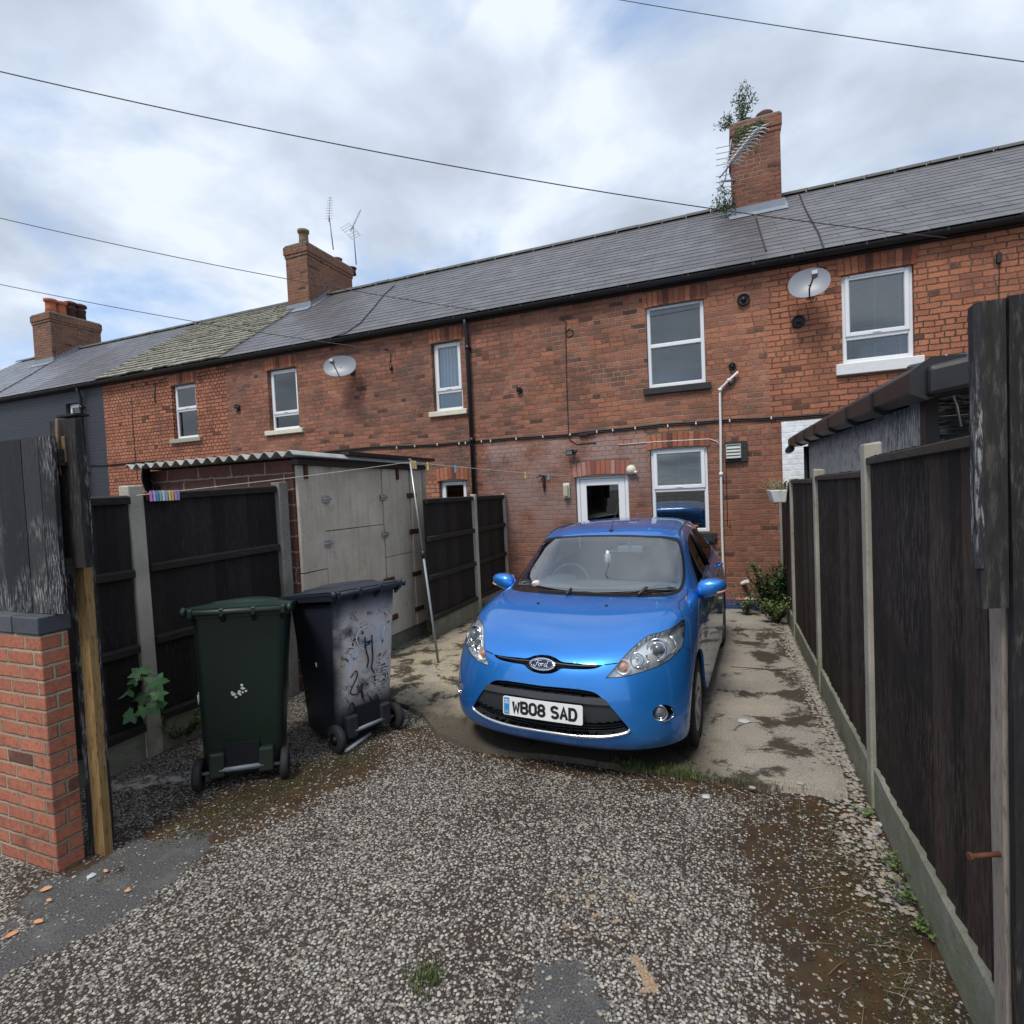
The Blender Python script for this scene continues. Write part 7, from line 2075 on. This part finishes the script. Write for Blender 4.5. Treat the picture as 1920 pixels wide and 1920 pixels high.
# ------------------------------------------------------------------ plants
def leaf_mat(name, a, b, rough=.5):
    t = NT(name); c = t.ramp(t.isl, (0, a), (1, b)); n = t.noise(30, 3, .6)
    c = t.mix(t.m('MULTIPLY', t.ss(n, .4, .7), .4), c, tuple(x * .55 for x in a))
    o = t.out(c, rough, t.bump(n, .3, .003), spec=.4)
    t.set(t.p.inputs['Subsurface Weight'], .0)
    return o
M_leaf = leaf_mat('leaf_green', (.035, .085, .022), (.08, .16, .045))
M_leaf_syc = leaf_mat('sycamore_leaf', (.050, .14, .045), (.11, .25, .09), .45)
M_leaf_chim = leaf_mat('buddleia_leaf', (.05, .095, .035), (.13, .20, .08))
M_weed = leaf_mat('weed_leaf', (.05, .09, .02), (.13, .19, .05))
M_grass = leaf_mat('grass_blade', (.05, .08, .02), (.14, .17, .06))
M_dry = leaf_mat('dry_stems', (.16, .12, .07), (.30, .25, .16), .8)
M_stem = simple('stem', (.06, .05, .03), .8, bump=0)
M_moss = leaf_mat('moss_clump', (.030, .034, .012), (.07, .07, .022), .95)
rnd = random.Random(5)
def leaf(m, p, d, n, L, Wd, fold=.2, droop=.2):
    d = d.normalized(); s = d.cross(n).normalized(); n = s.cross(d)
    a = p; b1_ = p + d * L * .45 + s * Wd * .5 + n * fold * Wd; b2_ = p + d * L * .45 - s * Wd * .5 + n * fold * Wd
    mi = p + d * L * .5 ; t_ = p + d * L - n * droop * L
    m.add([a, b1_, mi, b2_, t_], [(0, 2, 1), (1, 2, 4), (0, 3, 2), (3, 4, 2)], smooth=False)
def rv(s=1.): return Vector((rnd.uniform(-1, 1), rnd.uniform(-1, 1), rnd.uniform(-1, 1))) * s
def bushlet(name, base, lab, cat, h, spread, n, L, Wd, mat, up=1., stem=M_stem, group=None, nst=6, bias=Vector((0, 0, 0))):
    r = thing(name, lab, cat, group); sm = MB(); lm = MB()
    per = max(1, n // nst)
    for k in range(nst):
        a = rnd.uniform(0, 6.28); e = Vector((cos(a) * spread * rnd.uniform(.3, 1), sin(a) * spread * rnd.uniform(.3, 1), h * rnd.uniform(.55, 1))) + bias
        P = [base + Vector((cos(a), sin(a), 0)) * .01, base + e * .5 + rv(.08 * h), base + e]
        P = [P[0], P[0].lerp(P[1], .5) + rv(.02 * h), P[1], P[1].lerp(P[2], .5) + rv(.03 * h), P[2]]
        sm.tube(P, [.006 * h * 3, .005 * h * 3, .004 * h * 3, .003 * h * 2, .001], 5)
        for i in range(per):
            f = rnd.uniform(.25, 1) * 4; i0 = min(3, int(f)); q = P[i0].lerp(P[i0 + 1], f - i0)
            d = rv(); d.z = abs(d.z) * .6 * up + .1; lf = L * rnd.uniform(.6, 1.2)
            leaf(lm, q, d, Vector((rnd.uniform(-.4, .4), rnd.uniform(-.4, .4), 1)), lf, Wd * lf / L)
    sm.build('stems', stem, r, fix=False); lm.build('leaves', mat, r, fix=False); settle(r, base); return r
# sycamore sapling by the concrete post
sb = G(262, 1412) + Vector((0, -.02, 0))
sy = thing('sapling', 'sycamore sapling with big lobed leaves in front of the pale concrete post', 'sapling')
def lobed(m, c, n, d, R_):
    n = n.normalized(); d = (d - n * d.dot(n)).normalized(); s = n.cross(d)
    pts_ = []
    for k in range(5):
        a = radians(-125 + k * 62.5); ln = R_ * (1, .92, .78)[abs(k - 2)]
        for da, f in ((-29, .58), (-18, .74), (-10, .78), (0, 1.0), (10, .80), (18, .72)):
            aa = a + radians(da); pts_.append(c + (d * cos(aa) + s * sin(aa)) * ln * f - n * (.18 * ln * f * f / R_ * R_) + n * .03 * R_ * cos(da * .3))
    pts_.append(c - d * R_ * .12)
    m.add([c + n * .004] + pts_, [(0, i + 1, (i + 1) % len(pts_) + 1) for i in range(len(pts_))], smooth=True)
sm = MB(); lm = MB()
tip_ = AY(265, 1272, sb.y - .03)
sm.tube([sb, sb.lerp(tip_, .5) + Vector((.02, 0, 0)), tip_], [.006, .005, .003], 6)
cam_ = (O - tip_).normalized()
for px, py, R_, dx, dz, tl in ((240, 1290, .115, -.9, -.35, .5), (262, 1262, .09, -.2, .8, .9), (293, 1275, .10, .9, .1, .55), (296, 1300, .08, 1, -.3, .5), (270, 1305, .09, .1, -.7, .5), (247, 1340, .085, -.6, -.8, .35), (290, 1322, .085, .7, -.7, .35), (256, 1275, .08, -.6, .5, .8), (276, 1262, .07, .4, .9, .8), (300, 1318, .06, 1, -.2, .4), (270, 1330, .07, .2, -1, .3)):
    c = AY(px, py, tip_.y - rnd.uniform(.02, .12))
    n = Vector((cam_.x * .6, cam_.y * .6, 0)) + Vector((0, 0, tl)) + rv(.12)
    q = sb.lerp(tip_, max(.3, min(1, (1420 - py - 20) / 150)))
    sm.tube([q, q.lerp(c, .5) + Vector((0, 0, .02)), c], .0022, 5)
    lobed(lm, c, n, Vector((dx, -.3, dz)), R_ * .92)
sm.build('stem', simple('red_stem', (.05, .025, .018), .6, bump=0), sy, fix=False); lm.build('leaves', M_leaf_syc, sy, fix=False); settle(sy, sb)
# bushes
bushlet('weed', G(330, 1400) + Vector((-.05, .08, 0)), 'low yellow-green weeds between the pale concrete post and the green bin', 'weeds', .26, .28, 420, .045, .022, M_weed, nst=26, group='weeds in the yard')
bushlet('weed', Vector((-3.0, 3.35, 0)), 'weeds showing in the gap between the two bins', 'weeds', .55, .16, 260, .05, .025, M_weed, nst=14, group='weeds in the yard')
gb = G(1432, 1125, SZ)
bushlet('bush', Vector((gb.x + .04, FD - .45, SZ)), 'leafy green bush in the corner of house and right fence', 'bush', .72, .30, 900, .085, .040, M_leaf, nst=34)
bushlet('weed', Vector((gb.x + .05, FD - .95, SZ)), 'lower green weeds in front of the corner bush', 'weeds', .34, .26, 420, .055, .026, M_weed, nst=22, group='weeds in the yard')
bushlet('weed', Vector((gb.x - .28, FD - .55, SZ)), 'yellowish weeds beside the blue crate', 'weeds', .30, .20, 240, .05, .022, M_weed, nst=16, group='weeds in the yard')
bushlet('weed', G(818, 1178, SZ), 'small weeds at the shed door foot by the far fence', 'weeds', .22, .16, 200, .04, .018, M_weed, nst=12, group='weeds in the yard')
bushlet('weed', G(905, 1150, SZ), 'small weeds at the fence foot left of the car', 'weeds', .24, .12, 160, .04, .02, M_weed, nst=10, group='weeds in the yard')
bushlet('weed', G(637, 1400), 'pale sprig at the wheel of the navy bin', 'weeds', .16, .10, 60, .035, .018, M_weed, nst=6, group='weeds in the yard')
for px, py, s, lab in ((1690, 1640, .12, 'yellow-green weed at the right gravel board, farther one'), (1722, 1700, .14, 'yellow-green weed at the right gravel board, middle one'), (1745, 1760, .09, 'small weed at the right gravel board, nearer one'), (1622, 1530, .06, 'tiny weed at the foot of the tall right post')):
    bushlet('weed', G(px, py), lab, 'weeds', s * .7, s, int(900 * s), .022, .014, M_weed, nst=12, group='weeds in the yard')
# grass tufts: in front of the car, by the slab edge, and one in the foreground
def tuft(base, lab, n, h, sx, sy, mat=M_grass, flat=.5):
    m = MB()
    for k in range(n):
        p = base + Vector((rnd.gauss(0, sx), rnd.gauss(0, sy), 0)); a = rnd.uniform(0, 6.28); hh = h * rnd.uniform(.4, 1.1); w_ = .0022
        d = Vector((cos(a), sin(a), 0)) * hh * flat * rnd.uniform(.2, 1.2); s = Vector((-sin(a), cos(a), 0)) * w_
        q1 = p + d * .4 + Vector((0, 0, hh * .6)); q2 = p + d + Vector((0, 0, hh * rnd.uniform(.6, 1)))
        m.add([p - s, p + s, q1 + s * .8, q1 - s * .8, q2], [(0, 1, 2, 3), (3, 2, 4)])
    o = m.build('grass_tuft', mat, None, fix=False); tag(o, lab, 'grass', 'grass tufts in the ground', None); shift(o, base); return o
tuft(G(1195, 1442, .02), 'grass tuft just in front of the car, left one', 380, .05, .07, .025)
tuft(G(1262, 1450, .02), 'grass tuft just in front of the car, larger right one', 520, .065, .13, .03)
tuft(G(1350, 1462, .02), 'thin grass along the slab edge right of the car', 200, .035, .16, .015)
tuft(G(800, 1835), 'tuft of pale grass alone in the foreground asphalt', 240, .045, .035, .035)
tuft(G(1440, 1470, .02), 'thin grass at the right end of the slab edge', 120, .03, .12, .012)
# plants on the tall right chimney
def chimney_plant(base, lab, h, dirs, nleaf, L):
    r = thing('chimney_plant', lab, 'plant', 'plants growing on the chimney'); sm = MB(); lm = MB()
    for d in dirs:
        e = Vector(d) * h; P = [base, base + e * .35 + rv(.03), base + e * .7 + rv(.04), base + e]
        sm.tube(P, [.007, .005, .003, .0015], 5)
        for k in range(nleaf):
            f = rnd.uniform(.3, 3); i0 = min(2, int(f)); q = P[i0].lerp(P[i0 + 1], f - i0)
            tw = rv(.10 * h + .03); tw.y *= .4
            if k % 3 == 0: sm.tube([q, q + tw], .0025, 4)
            q = q + tw
            dd_ = rv(); leaf(lm, q, dd_, rv() + Vector((0, -.5, .5)), L * rnd.uniform(.6, 1.2), L * .42)
    sm.build('stems', M_stem, r, fix=False); lm.build('leaves', M_leaf_chim, r, fix=False); settle(r, base)
tp_ = AY(1390, 226, cy0 + .1)
chimney_plant(tp_, 'tall wispy plant standing on top of the right chimney', .62, [(.05, 0, 1), (.22, 0, .85), (-.12, 0, .75), (.34, 0, .62), (.0, 0, .55)], 75, .058)
chimney_plant(AY(1372, 232, cy0 + .1), 'short bushy plant at the left edge of the chimney top', .28, [(-.5, 0, .6), (-.9, 0, .2), (-.1, -.1, .6), (-.6, 0, -.1)], 60, .050)
chimney_plant(AY(1374, 398, cy0 + .0), 'leafy shoots growing from the roof at the left of the tall chimney', .62, [(-.28, .1, .9), (-.45, .1, .6), (-.12, .1, .75), (-.5, .1, .25), (-.35, 0, .42)], 65, .062)
mo = MB()
for k in range(520):
    px = rnd.uniform(1378, 1432); py = 240 - (px - 1378) * .28 + abs(rnd.gauss(0, 16)) * (1.3 if px < 1420 else .5)
    p = AY(px, py, cy0 - .035); leaf(mo, p, rv() + Vector((0, -.2, -.3)), Vector((0, -1, .2)), .035, .022)
o = mo.build('moss_growth', M_leaf_chim, None, fix=False); tag(o, 'green growth hanging over the front of the tall chimney top', 'moss', 'plants growing on the chimney'); shift(o, AY(1400, 240, cy0))

# ------------------------------------------------------------------ things lying about
cr = thing('crate', 'dark blue plastic crate on the ground in the far right corner', 'crate')
cb_ = G(1388, 1138, SZ); w_, d_2, h_ = .24, .15, .13
M_crate = simple('blue_crate', (.015, .06, .16), .5, bump=0)
m = MB()
for z in (0, .04, .08, .115):
    m.box((cb_.x - w_, cb_.y - d_2, SZ + z), (cb_.x + w_, cb_.y - d_2 + .012, SZ + z + .018)); m.box((cb_.x - w_, cb_.y + d_2 - .012, SZ + z), (cb_.x + w_, cb_.y + d_2, SZ + z + .018))
    m.box((cb_.x - w_, cb_.y - d_2 + .013, SZ + z), (cb_.x - w_ + .012, cb_.y + d_2 - .013, SZ + z + .018)); m.box((cb_.x + w_ - .012, cb_.y - d_2 + .013, SZ + z), (cb_.x + w_, cb_.y + d_2 - .013, SZ + z + .018))
for k in range(9):
    x = cb_.x - w_ + .001 + (2 * w_ - .014) * k / 8; m.box((x, cb_.y - d_2 - .002, SZ), (x + .012, cb_.y - d_2 + .010, SZ + h_))
m.box((cb_.x - w_ + .01, cb_.y - d_2 + .01, SZ + .003), (cb_.x + w_ - .01, cb_.y + d_2 - .01, SZ + .012)); m.build('lattice', M_crate, cr); settle(cr, cb_)
for nm, dx, col, lab in (('rubbish', .02, (.50, .16, .13), 'red and white wrapper in the blue crate'), ('rubbish', .12, (.42, .40, .36), 'pale crumpled paper in the blue crate')):
    m = MB(); c = cb_ + Vector((dx, 0, .09)); P = [[c + Vector((.08 * cos(a_) * sin(t_), .07 * sin(a_) * sin(t_), .055 * cos(t_))) * rnd.uniform(.75, 1.2) for a_ in [2 * pi * k / 9 for k in range(9)]] for t_ in (0.3, .9, 1.5, 2.1, 2.8)]
    P = [r_ + r_[:1] for r_ in P]; m.sheet(P); o = m.build(nm, simple('wrap' + str(dx), col, .5), None, fix=False); tag(o, lab, 'rubbish'); shift(o, c)
m = MB(); a = AY(1366, 1102, FD - .5); b = AY(1402, 1090, FD - .25); m.tube([G(1366, 1104, .20), G(1402, 1090, .42)], .028, 10); o = m.build('plastic_pipe', M_whiteplastic, None); tag(o, 'white plastic pipe lying tilted behind the car mirror', 'pipe'); shift(o, G(1366, 1104, .2))
m = MB(); m.tube([G(648, 1408, .014), G(694, 1376, .014)], .013, 10); o = m.build('plastic_pipe', M_whiteplastic, None); tag(o, 'short white plastic pipe on the ground by the navy bin', 'pipe'); shift(o, G(648, 1408))
# planter hooked over the right fence
pl_ = thing('planter', 'white trough planter with dead stems hooked over the right fence', 'planter')
c = AX(1474, 936, XF - .10); M_wp = simple('white_planter', (.60, .62, .60), .5, var=.15, bump=.1)
yy0, yy1 = AX(1452, 938, XF - .10).y, AX(1494, 930, XF - .06).y
ya, yb = min(yy0, yy1), max(yy0, yy1)
cy_ = G(1497, 1195).y + .1
m = MB(); L0, L1 = cy_ - .02, cy_ + .62; zc = AX(1474, 930, XF - .12).z
for a_, b_ in (((-.22, .10), (-.19, -.08)), ):
    m.hexa([(XF - .20, L0 + .02, zc - .09), (XF - .07, L0 + .02, zc - .09), (XF - .07, L1 - .02, zc - .09), (XF - .20, L1 - .02, zc - .09), (XF - .24, L0, zc + .06), (XF - .055, L0, zc + .06), (XF - .055, L1, zc + .06), (XF - .24, L1, zc + .06)])
m.build('trough', M_wp, pl_, bevel=.012, seg=2)
m = MB()
for yq in (L0 + .1, L1 - .1):
    m.tube([(XF - .05, yq, zc + .05), (XF - .05, yq, zc + .14), (XF - .02, yq, zc + .17), (XF + .03, yq, zc + .15), (XF + .035, yq, zc + .05)], .009, 6)
m.build('hook', M_whiteplastic, pl_)
m = MB()
for k in range(90):
    p = Vector((rnd.uniform(XF - .21, XF - .08), rnd.uniform(L0 + .03, L1 - .03), zc + .05)); e = p + Vector((rnd.uniform(-.12, .08), rnd.uniform(-.1, .1), rnd.uniform(.0, .16))); m.tube([p, p.lerp(e, .5) + rv(.02), e], .003, 4)
m.build('dead_stems', M_dry, pl_, fix=False); settle(pl_, (XF - .05, L0, zc))
# fallen leaves and chips of stone
M_fl = isl_mat('fallen_leaf_orange', [(.45, .20, .09), (.52, .27, .14)], .7)
for px, py, L, a_, lab in ((86, 1669, .05, .9, 'orange fallen leaf nearest the brick pier, larger one'), (92, 1690, .03, .3, 'small orange leaf just below the larger one by the pier'), (72, 1730, .045, .4, 'orange fallen leaf on the tarmac patch, middle one'), (22, 1754, .05, 1.1, 'orange fallen leaf at the left edge of the photo'), (239, 1672, .03, .6, 'pale yellow leaf between pier and asphalt'), (198, 1635, .03, .1, 'small orange leaf by the timber gate post')):
    m = MB(); c = G(px, py, .006); d = Vector((cos(a_), sin(a_), 0)); n_ = 7; A_, B_ = [], []; L *= .62
    s = Vector((-d.y, d.x, 0))
    for k in range(n_):
        f = k / (n_ - 1); w2_ = L * .32 * sin(pi * f ** .8) ; p = c + d * L * (f * 1.5 - .75); A_.append(p + s * w2_ + Vector((0, 0, .010 + .004 * f))); B_.append(p - s * w2_ + Vector((0, 0, .004)))
    mid_ = [(x_ + y_) / 2 - Vector((0, 0, .004)) for x_, y_ in zip(A_, B_)]
    m.sheet([A_, mid_, B_], smooth=True); o = m.build('fallen_leaf', M_fl, None, fix=False); tag(o, lab, 'leaf', 'fallen leaves on the ground'); shift(o, c)
def stone_mesh(m, c, r, flat=.5, rr=rnd):
    v = [Vector(q).normalized() for q in ((0, 0, 1), (1, 0, .2), (.4, .95, .1), (-.75, .6, .2), (-.8, -.6, .15), (.35, -.95, .2), (0, 0, -1))]
    v = [c + Vector((q.x * r * rr.uniform(.7, 1.25), q.y * r * rr.uniform(.7, 1.25), q.z * r * flat * rr.uniform(.7, 1.2))) for q in v]
    m.add(v, [(0, 1, 2), (0, 2, 3), (0, 3, 4), (0, 4, 5), (0, 5, 1), (6, 2, 1), (6, 3, 2), (6, 4, 3), (6, 5, 4), (6, 1, 5)])
M_peb = isl_mat('pebbles', [(.12, .11, .10), (.22, .205, .18), (.32, .30, .265), (.27, .21, .15)], .8)
M_peb_w = simple('pale_stone', (.42, .43, .45), .7)
for px, py, r_, mt, lab in ((1648, 1545, .022, M_peb_w, 'white stone chip at the foot of the tall right post'), (1325, 1494, .030, M_peb_w, 'flat pale bluish stone in front of the car'), (1100, 1610, .022, M_peb, 'pinkish stone in the middle of the asphalt'), (172, 1642, .022, M_peb_w, 'pale stone beside the timber gate post'), (1393, 1352, .05, M_peb_w, 'flat white fragment on the slab right of the car'), (1502, 1468, .028, M_peb, 'tan stone on the slab corner'), (1410, 1476, .022, M_peb, 'tan stone on the slab front edge')):
    m = MB(); c = G(px, py, .004 + (SZ if lab.find('slab') > 0 else 0)); stone_mesh(m, c, r_, .35); o = m.build('stone', mt, None); tag(o, lab, 'stone', 'loose stones'); shift(o, c)
# loose gravel along the right fence and strewn chips
m = MB(); g2 = random.Random(9)
for k in range(2600):
    f = g2.random(); y = 2.6 + f * 5.0; x = XF - .05 - abs(g2.gauss(0, .055 + .05 * (y < 3.8))); stone_mesh(m, Vector((x, y, .006 + (SZ if y > fe[-1][1] and x < XF - .13 else 0))), g2.uniform(.006, .017), .6, g2)
for k in range(5200):
    x = g2.uniform(-4.2, XF - .04); y = g2.uniform(.9, 3.4)
    stone_mesh(m, Vector((x, y, .002)), g2.uniform(.0035, .0085) * (1.35 if g2.random() < .08 else 1), .55, g2)
o = m.build('gravel', M_peb, None, fix=False); tag(o, 'loose gravel scattered over asphalt and along the right fence', 'gravel', None, 'stuff')
m = MB()
for k in range(2600):
    if k % 2: x = XF - .08 - abs(g2.gauss(0, .22)); y = g2.uniform(1.6, 3.3)
    else:
        f = g2.random(); x = _a[0] + (_b[0] - _a[0]) * f * 1.2 + g2.gauss(0, .09); y = _a[1] + (_b[1] - _a[1]) * f * 1.2 + g2.gauss(0, .07)
    if x > XF - .04: continue
    p = Vector((x, y, .0)); 
    for q in range(3): leaf(m, p + Vector((g2.uniform(-.01, .01), g2.uniform(-.01, .01), 0)), Vector((g2.uniform(-1, 1), g2.uniform(-1, 1), .5)), Vector((0, 0, 1)), .012, .007)
o = m.build('moss', M_moss, None, fix=False); tag(o, 'brown-green moss tufts in two strips over the asphalt', 'moss', None, 'stuff')
m = MB()
for k in range(70):
    x = XF - .1 - abs(g2.gauss(0, .3)); y = g2.uniform(1.4, 3.3); a_ = g2.uniform(-.6, 1.6); l = g2.uniform(.04, .16); p = Vector((x, y, .010)); e = p + Vector((cos(a_) * l, sin(a_) * l, g2.uniform(0, .015)))
    if e.x > XF - .05: continue
    m.tube([p, p.lerp(e, .5) + Vector((0, 0, .006)), e], .0012, 4)
o = m.build('straw', M_dry, None, fix=False); tag(o, 'thin dry straws strewn near the right fence', 'straw', None, 'stuff')
